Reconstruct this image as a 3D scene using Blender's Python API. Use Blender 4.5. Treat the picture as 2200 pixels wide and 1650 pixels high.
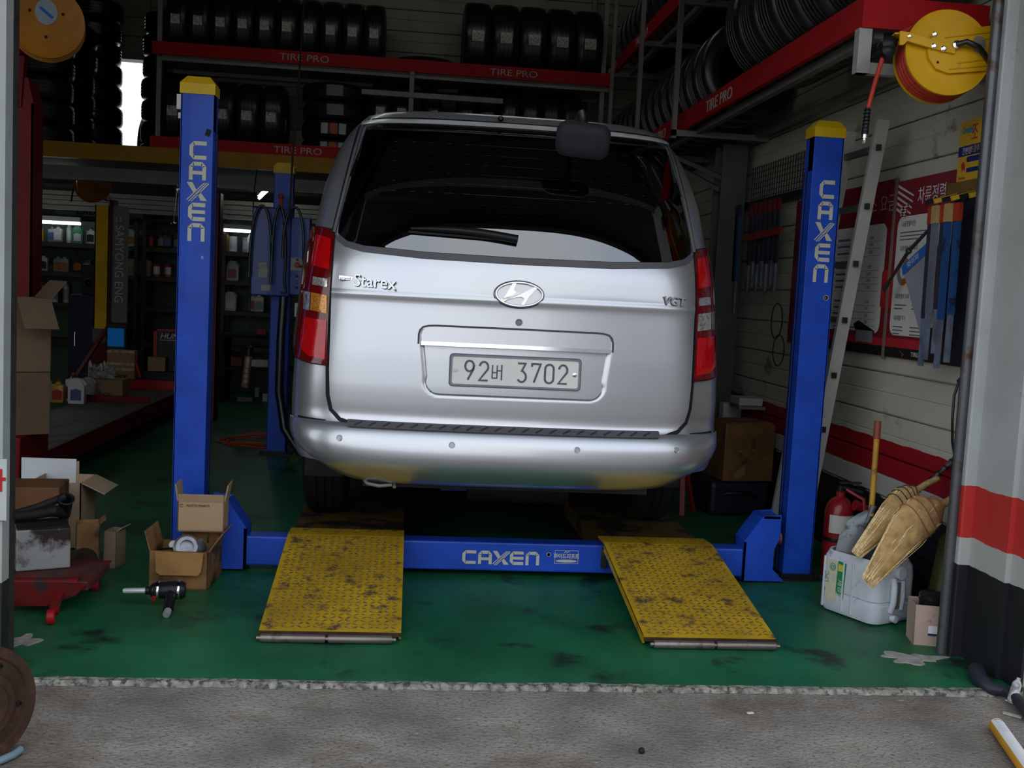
import bpy, bmesh, math, random
from mathutils import Vector, Matrix
random.seed(7)
D = bpy.data
for o in list(D.objects): D.objects.remove(o)
SC = bpy.context.scene
COL = SC.collection
PI = math.pi
V = Vector

# ------------------------------------------------------------------ camera
CAM = V((-.488, -4.808, 1.323)); YAW, PITCH, ROLL, FPX = .103, -.087, .051, 2229.
_F = V((math.sin(YAW)*math.cos(PITCH), math.cos(YAW)*math.cos(PITCH), math.sin(PITCH)))
_R = V((math.cos(YAW), -math.sin(YAW), 0)); _U = _R.cross(_F)
CR = math.cos(ROLL)*_R + math.sin(ROLL)*_U
CU = -math.sin(ROLL)*_R + math.cos(ROLL)*_U
cd = D.cameras.new('camera'); co = D.objects.new('camera', cd); COL.objects.link(co)
m = Matrix((CR, CU, -_F)).transposed().to_4x4(); m.translation = CAM
co.matrix_world = m
cd.sensor_width = 36.; cd.lens = 36.*FPX/2200.; cd.clip_start = .05; cd.clip_end = 300
SC.camera = co
def at(px, py, X=None, Y=None, Z=None):
    "where the line of sight through a photo pixel meets a plane of the room"
    d = _F + CR*((px-1100)/FPX) - CU*((py-825)/FPX)
    for i, v in enumerate((X, Y, Z)):
        if v is not None:
            return CAM + d*((v-CAM[i])/d[i])

# ------------------------------------------------------------------ world, exposure
SC.view_settings.view_transform = 'Standard'
try: SC.view_settings.look = 'None'
except Exception: pass
SC.view_settings.gamma = 1.0; SC.view_settings.use_curve_mapping = False
SC.view_settings.exposure = 0.0
W = D.worlds.new('overcast_sky'); SC.world = W; W.use_nodes = True
nt = W.node_tree; nt.nodes.clear()
N = nt.nodes.new; LK = nt.links.new
tc = N('ShaderNodeTexCoord'); sep = N('ShaderNodeSeparateXYZ'); LK(tc.outputs['Generated'], sep.inputs[0])
ramp = N('ShaderNodeValToRGB'); LK(sep.outputs['Z'], ramp.inputs[0])
ramp.color_ramp.elements[0].position = 0.0; ramp.color_ramp.elements[0].color = (.98, .98, .98, 1)
ramp.color_ramp.elements[1].position = .8; ramp.color_ramp.elements[1].color = (.78, .87, 1.0, 1)
noi = N('ShaderNodeTexNoise'); noi.inputs['Scale'].default_value = 2.6; noi.inputs['Detail'].default_value = 5
LK(tc.outputs['Generated'], noi.inputs['Vector'])
cr2 = N('ShaderNodeValToRGB'); LK(noi.outputs[0], cr2.inputs[0])
cr2.color_ramp.elements[0].position = .38; cr2.color_ramp.elements[0].color = (.78, .83, .92, 1)
cr2.color_ramp.elements[1].position = .62; cr2.color_ramp.elements[1].color = (1.0, .98, .95, 1)
mx = N('ShaderNodeMix'); mx.data_type = 'RGBA'; mx.blend_type = 'MULTIPLY'; mx.inputs[0].default_value = 1
LK(ramp.outputs[0], mx.inputs[6]); LK(cr2.outputs[0], mx.inputs[7])
bg = N('ShaderNodeBackground'); LK(mx.outputs[2], bg.inputs[0]); bg.inputs[1].default_value = 2.0
wo = N('ShaderNodeOutputWorld'); LK(bg.outputs[0], wo.inputs[0])

# ------------------------------------------------------------------ materials
MATS = {}
def mat(name, col, rough=.5, metal=0., var=.12, scale=6., dirt=None, bump=0., bscale=60., coat=0., emit=None, spec=.28, alpha=1.):
    "procedural painted or bare surface; dirt = (colour, threshold, scale)"
    if name in MATS: return MATS[name]
    M = D.materials.new(name); M.use_nodes = True; t = M.node_tree; t.nodes.clear()
    n = t.nodes.new; l = t.links.new
    out = n('ShaderNodeOutputMaterial'); p = n('ShaderNodeBsdfPrincipled'); l(p.outputs[0], out.inputs[0])
    p.inputs['Roughness'].default_value = rough; p.inputs['Metallic'].default_value = metal
    p.inputs['Coat Weight'].default_value = coat; p.inputs['Specular IOR Level'].default_value = spec
    p.inputs['Coat Roughness'].default_value = .05
    c = n('ShaderNodeTexCoord')
    a = n('ShaderNodeTexNoise'); a.inputs['Scale'].default_value = scale; a.inputs['Detail'].default_value = 6
    l(c.outputs['Object'], a.inputs['Vector'])
    r = n('ShaderNodeValToRGB'); l(a.outputs[0], r.inputs[0])
    r.color_ramp.elements[0].position = .3; r.color_ramp.elements[1].position = .7
    r.color_ramp.elements[0].color = tuple(min(1, x*(1-var)) for x in col)+(1,)
    r.color_ramp.elements[1].color = tuple(min(1, x*(1+var)) for x in col)+(1,)
    src = r.outputs[0]
    if dirt:
        dc, th, ds = dirt
        b = n('ShaderNodeTexNoise'); b.inputs['Scale'].default_value = ds; b.inputs['Detail'].default_value = 9; b.inputs['Roughness'].default_value = .65
        l(c.outputs['Object'], b.inputs['Vector'])
        q = n('ShaderNodeValToRGB'); l(b.outputs[0], q.inputs[0])
        q.color_ramp.elements[0].position = th; q.color_ramp.elements[1].position = th+.09
        q.color_ramp.elements[0].color = (0,0,0,1); q.color_ramp.elements[1].color = (1,1,1,1)
        x = n('ShaderNodeMix'); x.data_type = 'RGBA'; l(q.outputs[0], x.inputs[0]); l(src, x.inputs[6]); x.inputs[7].default_value = tuple(dc)+(1,)
        src = x.outputs[2]
    l(src, p.inputs['Base Color'])
    if bump:
        e = n('ShaderNodeTexNoise'); e.inputs['Scale'].default_value = bscale; e.inputs['Detail'].default_value = 4
        l(c.outputs['Object'], e.inputs['Vector'])
        bp = n('ShaderNodeBump'); bp.inputs['Strength'].default_value = bump; bp.inputs['Distance'].default_value = .01
        l(e.outputs[0], bp.inputs['Height']); l(bp.outputs[0], p.inputs['Normal'])
    if emit:
        p.inputs['Emission Color'].default_value = tuple(emit[0])+(1,); p.inputs['Emission Strength'].default_value = emit[1]
    MATS[name] = M
    return M
def banded(name, bands, **k):
    "wall paint in horizontal bands: [(top height, colour)], lowest first"
    M = mat(name, bands[-1][1], **k); t = M.node_tree; n = t.nodes.new; l = t.links.new
    p = next(x for x in t.nodes if x.type == 'BSDF_PRINCIPLED')
    g = n('ShaderNodeNewGeometry'); s = n('ShaderNodeSeparateXYZ'); l(g.outputs['Position'], s.inputs[0])
    no = n('ShaderNodeTexNoise'); no.inputs['Scale'].default_value = 9; l(g.outputs['Position'], no.inputs['Vector'])
    w = n('ShaderNodeMath'); w.operation = 'MULTIPLY_ADD'; w.inputs[1].default_value = .02; l(no.outputs[0], w.inputs[0]); l(s.outputs['Z'], w.inputs[2])
    src = p.inputs['Base Color'].links[0].from_socket
    for top, colr in reversed(bands[:-1]):
        c = n('ShaderNodeMath'); c.operation = 'LESS_THAN'; c.inputs[1].default_value = top+.01; l(w.outputs[0], c.inputs[0])
        x = n('ShaderNodeMix'); x.data_type = 'RGBA'; l(c.outputs[0], x.inputs[0]); l(src, x.inputs[6]); x.inputs[7].default_value = tuple(colr)+(1,)
        src = x.outputs[2]
    l(src, p.inputs['Base Color'])
    return M

# ------------------------------------------------------------------ mesh building
def world(o):
    if o.parent: return world(o.parent) @ o.matrix_parent_inverse @ o.matrix_basis
    return o.matrix_basis.copy()
def put(o, parent):
    o.parent = parent; o.matrix_parent_inverse = world(parent).inverted()
def link(name, me, mt, parent=None, smooth=False, kind=None, label=None):
    o = D.objects.new(name, me); COL.objects.link(o)
    if mt and not me.materials: me.materials.append(mt)
    if smooth is not False:
        me.polygons.foreach_set('use_smooth', [True]*len(me.polygons))
        if smooth is not True: me.set_sharp_from_angle(angle=math.radians(smooth))
    if parent: put(o, parent)
    if kind: o['kind'] = kind
    if label: o['label'] = label
    return o
class MB:
    def __init__(s): s.v = []; s.f = []
    def add(s, vs, fs):
        b = len(s.v); s.v += [tuple(x) for x in vs]; s.f += [tuple(b+i for i in f) for f in fs]; return s
    def frame(s, c, size, X, Y, Z, bev=0.):
        "box of size along the axes X Y Z about c, optionally with chamfered edges"
        hx, hy, hz = (q/2 for q in size); c = V(c)
        if not bev:
            vs = [c+X*(hx*a)+Y*(hy*b)+Z*(hz*d) for a in (-1,1) for b in (-1,1) for d in (-1,1)]
            return s.add(vs, [(0,1,3,2),(4,6,7,5),(0,4,5,1),(2,3,7,6),(0,2,6,4),(1,5,7,3)])
        bm = bmesh.new(); bmesh.ops.create_cube(bm, size=1)
        for w in bm.verts: w.co = V((w.co.x*size[0], w.co.y*size[1], w.co.z*size[2]))
        bmesh.ops.bevel(bm, geom=list(bm.edges), offset=min(bev, min(size)*.45), segments=2, affect='EDGES', profile=.5)
        bm.verts.index_update()
        s.add([c+X*w.co.x+Y*w.co.y+Z*w.co.z for w in bm.verts], [[w.index for w in f.verts] for f in bm.faces]); bm.free()
        return s
    def box(s, c, size, rz=0., bev=0., rot=None):
        R = rot or Matrix.Rotation(rz, 3, 'Z')
        return s.frame(c, size, R @ V((1,0,0)), R @ V((0,1,0)), R @ V((0,0,1)), bev)
    def span(s, a, b, bev=0.):
        a = V(a); b = V(b); return s.box((a+b)/2, [abs(q) for q in (b-a)], bev=bev)
    def bar(s, a, b, w, h, up=(0,0,1), bev=0.):
        a = V(a); b = V(b); z = (b-a); L = z.length; z.normalize(); u = V(up).normalized()
        if abs(z.dot(u)) > .99: u = V((0,1,0))
        x = z.cross(u).normalized(); y = x.cross(z)
        return s.frame((a+b)/2, (w, h, L), x, y, z, bev)
    def tube(s, pts, r, n=8, caps=True):
        pts = [V(p) for p in pts]; rs = r if isinstance(r, (list, tuple)) else [r]*len(pts)
        vs = []; t0 = (pts[1]-pts[0]).normalized(); u = t0.orthogonal().normalized()
        for i, p in enumerate(pts):
            t = (pts[min(i+1, len(pts)-1)]-pts[max(i-1, 0)]).normalized()
            u = (u - t*u.dot(t)); u = u.normalized() if u.length > 1e-6 else t.orthogonal().normalized()
            w = t.cross(u)
            for k in range(n):
                a = 2*PI*k/n; vs.append(p+u*(rs[i]*math.cos(a))+w*(rs[i]*math.sin(a)))
        fs = [(i*n+k, i*n+(k+1) % n, (i+1)*n+(k+1) % n, (i+1)*n+k) for i in range(len(pts)-1) for k in range(n)]
        if caps: fs += [tuple(range(n))[::-1], tuple((len(pts)-1)*n+k for k in range(n))]
        return s.add(vs, fs)
    def lathe(s, prof, c=(0,0,0), axis=(0,0,1), n=24, closed=False):
        "prof: (radius, distance along the axis)"
        ax = V(axis).normalized(); u = ax.orthogonal().normalized()
        if abs(ax.z) > .99: u = V((1,0,0))
        w = ax.cross(u); c = V(c); m = len(prof)
        vs = [c+ax*z+u*(r*math.cos(2*PI*k/n))+w*(r*math.sin(2*PI*k/n)) for r, z in prof for k in range(n)]
        fs = [(i*n+k, i*n+(k+1) % n, ((i+1) % m)*n+(k+1) % n, ((i+1) % m)*n+k) for i in range(m if closed else m-1) for k in range(n)]
        if not closed:
            if prof[0][0] > 1e-6: fs.append(tuple(range(n))[::-1])
            if prof[-1][0] > 1e-6: fs.append(tuple((m-1)*n+k for k in range(n)))
        return s.add(vs, fs)
    def prism(s, poly, a, b):
        "polygon of 3D points moved from offset a to offset b"
        a = V(a); b = V(b); n = len(poly); P = [V(p) for p in poly]
        s.add([p+a for p in P]+[p+b for p in P], [tuple(range(n))[::-1], tuple(range(n, 2*n))]+[(i, (i+1) % n, n+(i+1) % n, n+i) for i in range(n)])
        return s
    def mesh(s, name):
        me = D.meshes.new(name); me.from_pydata(s.v, [], s.f)
        bm = bmesh.new(); bm.from_mesh(me); bmesh.ops.remove_doubles(bm, verts=bm.verts, dist=1e-5)
        bmesh.ops.recalc_face_normals(bm, faces=bm.faces); bm.to_mesh(me); bm.free(); return me
    def build(s, name, mt, parent=None, smooth=False, kind=None, label=None):
        return link(name, s.mesh(name), mt, parent, smooth, kind, label)
def tag(o, label, cat, group=None):
    o['label'] = label; o['category'] = cat
    if group: o['group'] = group
    return o
def thing(name, loc, label, cat, group=None):
    o = D.objects.new(name, None); COL.objects.link(o); o.location = loc; o.empty_display_size = .05
    return tag(o, label, cat, group)
def struct(o): o['kind'] = 'structure'; return o
def dup(root, loc, rot=None, label=None, group=None, scale=None):
    def cp(o, par):
        c = o.copy(); COL.objects.link(c)
        if par: c.parent = par
        for ch in o.children: cp(ch, c)
        return c
    r = cp(root, None); r.location = loc
    if rot is not None: r.rotation_euler = rot
    if scale: r.scale = scale
    if label: r['label'] = label
    if group: r['group'] = group
    return r
def text(s, size, mt, parent, o, xd, yd, depth=.001, name='lettering', sx=1., bold=0., shear=0., align='LEFT'):
    "flat lettering starting at o, reading along xd with yd up"
    cu = D.curves.new(name, 'FONT'); cu.body = s; cu.size = size; cu.extrude = depth/2; cu.align_x = align; cu.offset = bold; cu.shear = shear
    cu.resolution_u = 3
    t = D.objects.new(name, cu); COL.objects.link(t)
    dg = bpy.context.evaluated_depsgraph_get(); dg.update()
    me = D.meshes.new_from_object(t.evaluated_get(dg)); D.objects.remove(t); D.curves.remove(cu)
    me.name = name
    xd = V(xd).normalized(); yd = V(yd).normalized(); z = xd.cross(yd)
    M4 = Matrix((xd*sx, yd, z)).transposed().to_4x4(); M4.translation = V(o)
    me.transform(M4); me.materials.clear()
    return link(name, me, mt, parent)
ORD = 'first second third fourth fifth sixth seventh eighth ninth tenth eleventh twelfth thirteenth fourteenth fifteenth sixteenth seventeenth eighteenth nineteenth twentieth'.split()
ORD += ['twenty-'+x for x in ORD[:9]] + ['thirtieth']

# colours (linear)
m_floor = None
CREAM = (.30, .285, .235)
red = mat('red_shelf_paint', (.40, .006, .010), .55, var=.12, spec=.2)
black_rubber = mat('black_rubber', (.012, .012, .013), .33, var=.3, scale=20, bump=.08, spec=.6)
steel = mat('grey_steel', (.22, .22, .21), .5, .3, dirt=((.08,.07,.06), .6, 9))
alu = mat('dull_aluminium', (.48, .47, .44), .45, .35, var=.1)
chrome = mat('chrome', (.75, .76, .78), .12, 1., var=.03)
blackp = mat('black_plastic', (.010, .010, .011), .4)
dark = mat('dark_grime', (.012, .011, .010), .7, var=.4, scale=15)
white = mat('dirty_white', (.60, .62, .63), .5, dirt=((.3,.28,.26), .62, 7))
offwhite = mat('printed_off_white', (.55, .54, .50), .5, var=.06)
carton = mat('brown_cardboard', (.22, .135, .072), .8, var=.14, scale=8, bump=.06)
carton_pale = mat('pale_cardboard', (.42, .30, .19), .8, var=.1)
carton_dark = mat('worn_cardboard', (.20, .10, .036), .75, var=.35, scale=10, dirt=((.05,.028,.016), .53, 9))
yellow = mat('lift_yellow', (.58, .37, .008), .42, var=.1, dirt=((.10,.07,.03), .66, 9))
blue = mat('lift_blue', (.012, .066, .46), .38, var=.16, scale=7, dirt=((.010,.018,.07), .66, 7), coat=.08)
letter = mat('worn_white_lettering', (.50, .50, .42), .55, var=.1, dirt=((.08,.12,.25), .68, 30))
paper = mat('paper', (.66, .67, .66), .7, var=.05)
ink = mat('dark_ink', (.03, .03, .035), .6)
redplastic = mat('red_plastic', (.42, .012, .012), .4)
orange_hose = mat('orange_hose_rubber', (.50, .055, .02), .45)
# ================================================================== THE SETTING
# ground outside, green painted floor, broken concrete edge
g = MB(); g.span((-40, -60, -.2), (40, -1.42, -.014))
m_ground = mat('outside_concrete', (.225, .202, .170), .9, var=.35, scale=3.5, dirt=((.12, .10, .08), .54, 75), bump=.9, bscale=70)
struct(g.build('ground', m_ground))
t_ = m_ground.node_tree; p_ = next(x for x in t_.nodes if x.type == 'BSDF_PRINCIPLED'); src = p_.inputs['Base Color'].links[0].from_socket
for sc_, col_, th_, w_ in ((1.7, (.11, .075, .055, 1), .53, .14), (30, (.42, .39, .34, 1), .66, .06)):
    c_ = t_.nodes.new('ShaderNodeTexCoord'); n_ = t_.nodes.new('ShaderNodeTexNoise'); n_.inputs['Scale'].default_value = sc_; n_.inputs['Detail'].default_value = 8; n_.inputs['Roughness'].default_value = .62
    t_.links.new(c_.outputs['Object'], n_.inputs['Vector']); r_ = t_.nodes.new('ShaderNodeValToRGB'); t_.links.new(n_.outputs[0], r_.inputs[0])
    r_.color_ramp.elements[0].position = th_; r_.color_ramp.elements[1].position = th_+w_; r_.color_ramp.elements[1].color = (.75, .75, .75, 1)
    x_ = t_.nodes.new('ShaderNodeMix'); x_.data_type = 'RGBA'; t_.links.new(r_.outputs[0], x_.inputs[0]); t_.links.new(src, x_.inputs[6]); x_.inputs[7].default_value = col_; src = x_.outputs[2]
t_.links.new(src, p_.inputs['Base Color'])
f = MB(); f.span((-6.2, -1.40, -.2), (1.95, 9.2, 0))
m_floor = mat('green_floor_paint', (.012, .112, .046), .42, var=.35, scale=2.2, dirt=((.010, .026, .018), .555, 3.3), bump=.12, bscale=30)
# second layer of wear: pale scuffs
t_ = m_floor.node_tree; p_ = next(x for x in t_.nodes if x.type == 'BSDF_PRINCIPLED'); src = p_.inputs['Base Color'].links[0].from_socket
c_ = t_.nodes.new('ShaderNodeTexCoord'); n_ = t_.nodes.new('ShaderNodeTexNoise'); n_.inputs['Scale'].default_value = 22; n_.inputs['Detail'].default_value = 8
t_.links.new(c_.outputs['Object'], n_.inputs['Vector']); r_ = t_.nodes.new('ShaderNodeValToRGB'); t_.links.new(n_.outputs[0], r_.inputs[0])
r_.color_ramp.elements[0].position = .70; r_.color_ramp.elements[1].position = .76
x_ = t_.nodes.new('ShaderNodeMix'); x_.data_type = 'RGBA'; t_.links.new(r_.outputs[0], x_.inputs[0]); t_.links.new(src, x_.inputs[6]); x_.inputs[7].default_value = (.12, .13, .08, 1)
t_.links.new(x_.outputs[2], p_.inputs['Base Color'])
fl = struct(f.build('floor', m_floor))
# chipped pale lip where the paint ends
ed = MB(); rnd = random.Random(3); xs = [-1.75+i*.035 for i in range(101)]
top = []; bot = []
for x in xs:
    w = .5+.5*math.sin(x*7.3)*math.sin(x*3.1+1); top.append((x, -1.402+.020*rnd.random()*w, .003)); bot.append((x, -1.426-.014*rnd.random(), -.0125))
n = len(xs)
ed.add(top+[(x, -1.418-.005*rnd.random(), .002) for x in xs]+bot+[(x, -1.40, -.06) for x in xs],
       [(k*n+i, k*n+i+1, (k+1)*n+i+1, (k+1)*n+i) for k in range(3) for i in range(n-1)])
struct(ed.build('trim_1', mat('broken_concrete_lip', (.22, .21, .18), .9, var=.6, scale=30, dirt=((.06,.06,.05), .50, 40), bump=.8, bscale=60)))
# patch of bare cement by the pipe foot
pc = MB(); pts = []
for k in range(40):
    a = 2*PI*k/40; r = .75+.25*math.sin(3*a+1)+.18*math.sin(7*a)+rnd.random()*.12; pts.append((1.50+.13*r*math.cos(a), -1.09+.07*r*math.sin(a), 0))
pc.prism(pts, (0,0,0), (0,0,.003))
struct(pc.build('trim_2', mat('bare_cement', (.34,.32,.29), .9, var=.3, scale=25)))
pc = MB(); pts = []
for k in range(30):
    a = 2*PI*k/30; r = .75+.25*math.sin(3*a+2)+.2*math.sin(5*a)+rnd.random()*.12; q = at(52, 1378, Z=0); pts.append((q.x+.055*r*math.cos(a), q.y+.07*r*math.sin(a), 0))
pc.prism(pts, (0,0,0), (0,0,.003)); struct(pc.build('trim_3', MATS['bare_cement']))

# walls of siding boards, each board its own piece with a mid groove
def siding(parent, mt, P0, along, up, nrm, length, z0, z1, h, name='panel'):
    along = V(along); up = V(up); nrm = V(nrm); k = 0; z = z0
    proto = None
    while z < z1-1e-6:
        hh = min(h, z1-z)
        prof = [(0, 0), (0, .020), (.006, .026), (hh*.47, .026), (hh*.49, .021), (hh*.51, .021), (hh*.53, .026), (hh-.012, .026), (hh-.006, .018), (hh-.006, 0)]
        a = V(P0)+up*z; b = a+along*length
        mb = MB(); m = len(prof)
        mb.add([q+up*pz+nrm*pn for q in (a, b) for pz, pn in prof], [(i, (i+1) % m, m+(i+1) % m, m+i) for i in range(m)]+[tuple(range(m))[::-1], tuple(range(m, 2*m))])
        mb.build(name, mt, parent); z += h; k += 1
RB = [(.404, (.014, .014, .016)), (.515, (.44, .44, .39)), (.69, (.30, .008, .014)), (9, (.50, .485, .385))]
m_wr = banded('banded_wall_paint', RB, rough=.5, var=.1, scale=2.5, dirt=((.16, .145, .11), .60, 4), bump=.03)
wr = MB(); wr.span((1.93, -1.0, 0), (2.13, 9.2, 4.6)); wr = struct(wr.build('wall_right', m_wr))
siding(wr, m_wr, (1.93, -1.0, 0), (0,1,0), (0,0,1), (-1,0,0), 8.4, 0, 3.8, .205)
m_wb = mat('cream_siding', (.30, .285, .225), .55, var=.12, scale=2, dirt=((.17,.15,.11), .62, 3))
# upper back wall stands on the mezzanine; towards the window the room runs deeper
WX0, WX1, WZ0, WZ1 = -3.72, -3.42, 2.66, 3.62
wb = MB(); YB = 5.5; YW = 7.0; XT = -2.5
wb.span((XT, YB, 2.3), (1.95, YB+.15, 4.6)); wb.span((XT, YB+.15, 2.3), (XT+.15, YW, 4.6))
wb.span((-6.2, YW, 2.3), (WX0, YW+.15, 4.6)); wb.span((WX1, YW, 2.3), (XT, YW+.15, 4.6)); wb.span((WX0, YW, 2.3), (WX1, YW+.15, WZ0)); wb.span((WX0, YW, WZ1), (WX1, YW+.15, 4.6))
wb = struct(wb.build('wall_back', m_wb))
siding(wb, m_wb, (XT+.01, YB, 0), (1,0,0), (0,0,1), (0,-1,0), 1.93-XT-.03, 2.38, 4.5, .2)
siding(wb, m_wb, (WX1+.06, YW, 0), (1,0,0), (0,0,1), (0,-1,0), XT-WX1-.07, 2.38, 4.5, .2)
siding(wb, m_wb, (-6.1, YW, 0), (1,0,0), (0,0,1), (0,-1,0), WX0+6.1-.05, 2.38, 4.5, .2)
siding(wb, m_wb, (WX0-.05, YW, 0), (1,0,0), (0,0,1), (0,-1,0), WX1-WX0+.1, WZ1+.05, 4.5, .2)
wf = MB()
for a, b in (((WX0-.04, YW-.03, WZ0-.05), (WX0, YW+.02, WZ1+.05)), ((WX1, YW-.03, WZ0-.05), (WX1+.04, YW+.02, WZ1+.05)), ((WX0-.04, YW-.03, WZ1), (WX1+.04, YW+.02, WZ1+.05)), ((WX0-.04, YW-.05, WZ0-.05), (WX1+.04, YW+.02, WZ0))): wf.span(a, b)
win = struct(wf.build('window_1', mat('window_frame_paint', (.40,.42,.33), .5)))
gl = MB(); gl.span((WX0, YW+.06, WZ0), (WX1, YW+.066, WZ1))
GL = D.materials.new('window_glass'); GL.use_nodes = True; q = next(x for x in GL.node_tree.nodes if x.type == 'BSDF_PRINCIPLED')
q.inputs['Base Color'].default_value = (.95, .99, 1, 1); q.inputs['Transmission Weight'].default_value = 1; q.inputs['Roughness'].default_value = 0; q.inputs['IOR'].default_value = 1.02
gl.build('pane', GL, win)
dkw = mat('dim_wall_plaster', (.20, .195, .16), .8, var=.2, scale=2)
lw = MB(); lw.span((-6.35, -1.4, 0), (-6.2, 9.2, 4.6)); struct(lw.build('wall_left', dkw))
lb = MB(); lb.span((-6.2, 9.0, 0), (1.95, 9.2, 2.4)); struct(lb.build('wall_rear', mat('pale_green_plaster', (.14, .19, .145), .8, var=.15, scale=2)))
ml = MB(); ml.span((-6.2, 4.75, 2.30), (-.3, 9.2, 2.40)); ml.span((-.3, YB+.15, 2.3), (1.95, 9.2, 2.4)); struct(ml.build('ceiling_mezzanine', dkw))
ce = MB(); ce.span((-6.35, -1.4, 4.55), (2.13, 9.2, 4.7)); struct(ce.build('ceiling', mat('dark_roof_sheet', (.06,.06,.055), .8)))
# orange edge beam of the mezzanine and the pale beam behind it
ob = MB(); ob.span((-6.2, 4.66, 2.30), (-.45, 4.75, 2.435)); struct(ob.build('beam_mezzanine', mat('ochre_beam_paint', (.36, .18, .012), .5, spec=.15, var=.12, dirt=((.10,.06,.02), .62, 4))))
pb = MB(); pb.span((-6.2, 4.80, 2.13), (-.45, 4.9, 2.245)); struct(pb.build('beam_rear', mat('pale_beam_paint', (.20,.20,.175), .6)))
# ribbed fascia of the shop front inside the mezzanine
rf = MB()
for k in range(4): rf.span((-6.2, 7.05-.02*(k % 2), 1.985+k*.052), (-.5, 7.12, 2.03+k*.052))
struct(rf.build('trim_4', mat('pale_fascia', (.22,.22,.205), .55)))
# front walls: jambs either side of the opening, lintel, canopy
JB = [(.365, (.015, .016, .018)), (.473, (.40, .41, .39)), (.675, (.46, .035, .03)), (9, (.40, .42, .41))]
m_j = banded('jamb_paint', JB, rough=.45, var=.08, scale=4, dirt=((.20,.15,.11), .66, 8))
jr = MB(); jr.span((1.715, -1.30, -.03), (1.95, -1.02, 4.6)); jr.span((1.668, -1.06, -.03), (1.72, -1.02, 4.6), bev=.006); jr.span((1.735, -1.42, -.03), (1.745, -1.0, 4.6))
jr = struct(jr.build('wall_front_right', m_j))
FB = [(.40, (.35, .32, .24)), (.498, (.52,.51,.45)), (.697, (.62,.06,.03)), (9, (.50,.50,.44))]
m_f = banded('facade_paint', FB, rough=.6, var=.08, dirt=((.25,.2,.14), .64, 9))
fr = MB(); fr.span((1.742, -1.36, .395), (6, -1.30, 4.6)); fr.span((1.742, -1.345, -.03), (6, -1.30, .395)); fr = struct(fr.build('wall_facade_right', m_f))
m_blk = mat('cement_block', (.34,.31,.235), .85, var=.2, scale=14, bump=.3)
for r in range(3):
    for k in range(3):
        bk = MB(); x0 = 1.775+k*.24-(.1 if r % 2 else 0); x0 = max(1.775, x0)
        for j in range(4): bk.span((x0, -1.372+(.006 if j % 2 else 0), -.028+r*.137+j*.033), (1.775+k*.24+.23-(.1 if r % 2 else 0), -1.345, -.028+r*.137+(j+1)*.033))
        bk.build('block', m_blk, fr)
pl = MB(); pl.tube([(1.655, -1.02, -.03), (1.655, -1.02, 1.5), (1.65, -1.02, 4.5)], .021, 12); pl = pl.build('trim_5', mat('rusty_grey_pipe', (.11,.115,.12), .4, .6, dirt=((.07,.035,.02), .56, 5)), smooth=40); struct(pl)
m_lj = banded('left_jamb_paint', [(.30, (.02,.02,.02)), (9, (.33, .36, .34))], rough=.5, dirt=((.17,.16,.14), .62, 6))
jl = MB(); jl.span((-2.1, -1.36, -.03), (-1.765, -1.30, 4.6)); jl.span((-2.1, -1.30, -.03), (-1.83, -1.2, 4.6)); jl.span((-6.3, -1.36, -.03), (-4.1, -1.2, 4.6)); jl = struct(jl.build('wall_front_left', m_lj))
tk = MB(); tk.span((-1.83, -1.30, -.03), (-1.79, -1.18, 4.6)); struct(tk.build('trim_6', mat('dark_door_track', (.05,.047,.04), .6, .3, dirt=((.02,.016,.012), .55, 8))))
li = MB(); li.span((-6.3, -1.36, 3.0), (6, -1.2, 4.7)); struct(li.build('wall_front', mat('lintel_paint', (.2,.2,.19), .7)))
ca = MB(); ca.span((-7, -2.35, 3.43), (7, -1.36, 3.50)); ca.span((-7, -2.4, 3.36), (7, -2.35, 3.65)); struct(ca.build('ceiling_canopy', mat('canopy_sheet', (.035,.035,.035), .7)))

op = MB(); op.span((4.5, -30, -.014), (34, -24, 9)); struct(op.build('wall_opposite', mat('grey_render_opposite', (.34,.33,.32), .8, var=.1, scale=.4)))
# ================================================================== THE VAN
XV = -.03
m_van = mat('silver_paint', (.52, .535, .56), .30, .82, var=.02, scale=400, coat=.7)
m_seam = mat('seam_black', (.008,.008,.009), .6)
m_red = mat('red_lens', (.50, .004, .006), .16, var=.18, scale=60, coat=.8)
m_redd = mat('dark_red_lens', (.13, .003, .005), .14, var=.2, scale=60, coat=.8)
m_clear = mat('clear_lens', (.55, .54, .52), .12, .6, var=.5, scale=90, coat=.8)
m_amber = mat('amber_lens', (.55, .22, .03), .15, .3, var=.5, scale=110, coat=.8)
def interp(tab, z):
    if z <= tab[0][0]: return tab[0][1]
    for (a, p), (b, q) in zip(tab, tab[1:]):
        if z <= b:
            t = (z-a)/(b-a); return p+(q-p)*t
    return tab[-1][1]
def smooth_tab(tab):
    "finely resampled, smoothed profile"
    z0, z1 = tab[0][0], tab[-1][0]; n = 400; v = [interp(tab, z0+(z1-z0)*i/n) for i in range(n+1)]
    for _ in range(60): v = [v[0]]+[(v[i-1]+2*v[i]+v[i+1])/4 for i in range(1, n)]+[v[-1]]
    return [(z0+(z1-z0)*i/n, v[i]) for i in range(n+1)]
HW = smooth_tab([(.40,.80),(.50,.825),(.58,.915),(.70,.946),(.80,.952),(1.0,.947),(1.3,.922),(1.56,.888),(1.75,.858),(1.92,.806),(2.02,.755),(2.09,.69)])
YC = smooth_tab([(.40,-.38),(.50,-.44),(.56,-.535),(.60,-.552),(.66,-.550),(.72,-.538),(.76,-.490),(.82,-.495),(.90,-.495),(1.05,-.487),(1.2,-.474),(1.27,-.468),(1.30,-.470),(1.42,-.448),(1.48,-.428),(1.75,-.335),(2.0,-.225),(2.09,-.16)])
def hw(z): return interp(HW, z)
def yc(z): return interp(YC, z)
DC, NC = .34, 3.0
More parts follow.
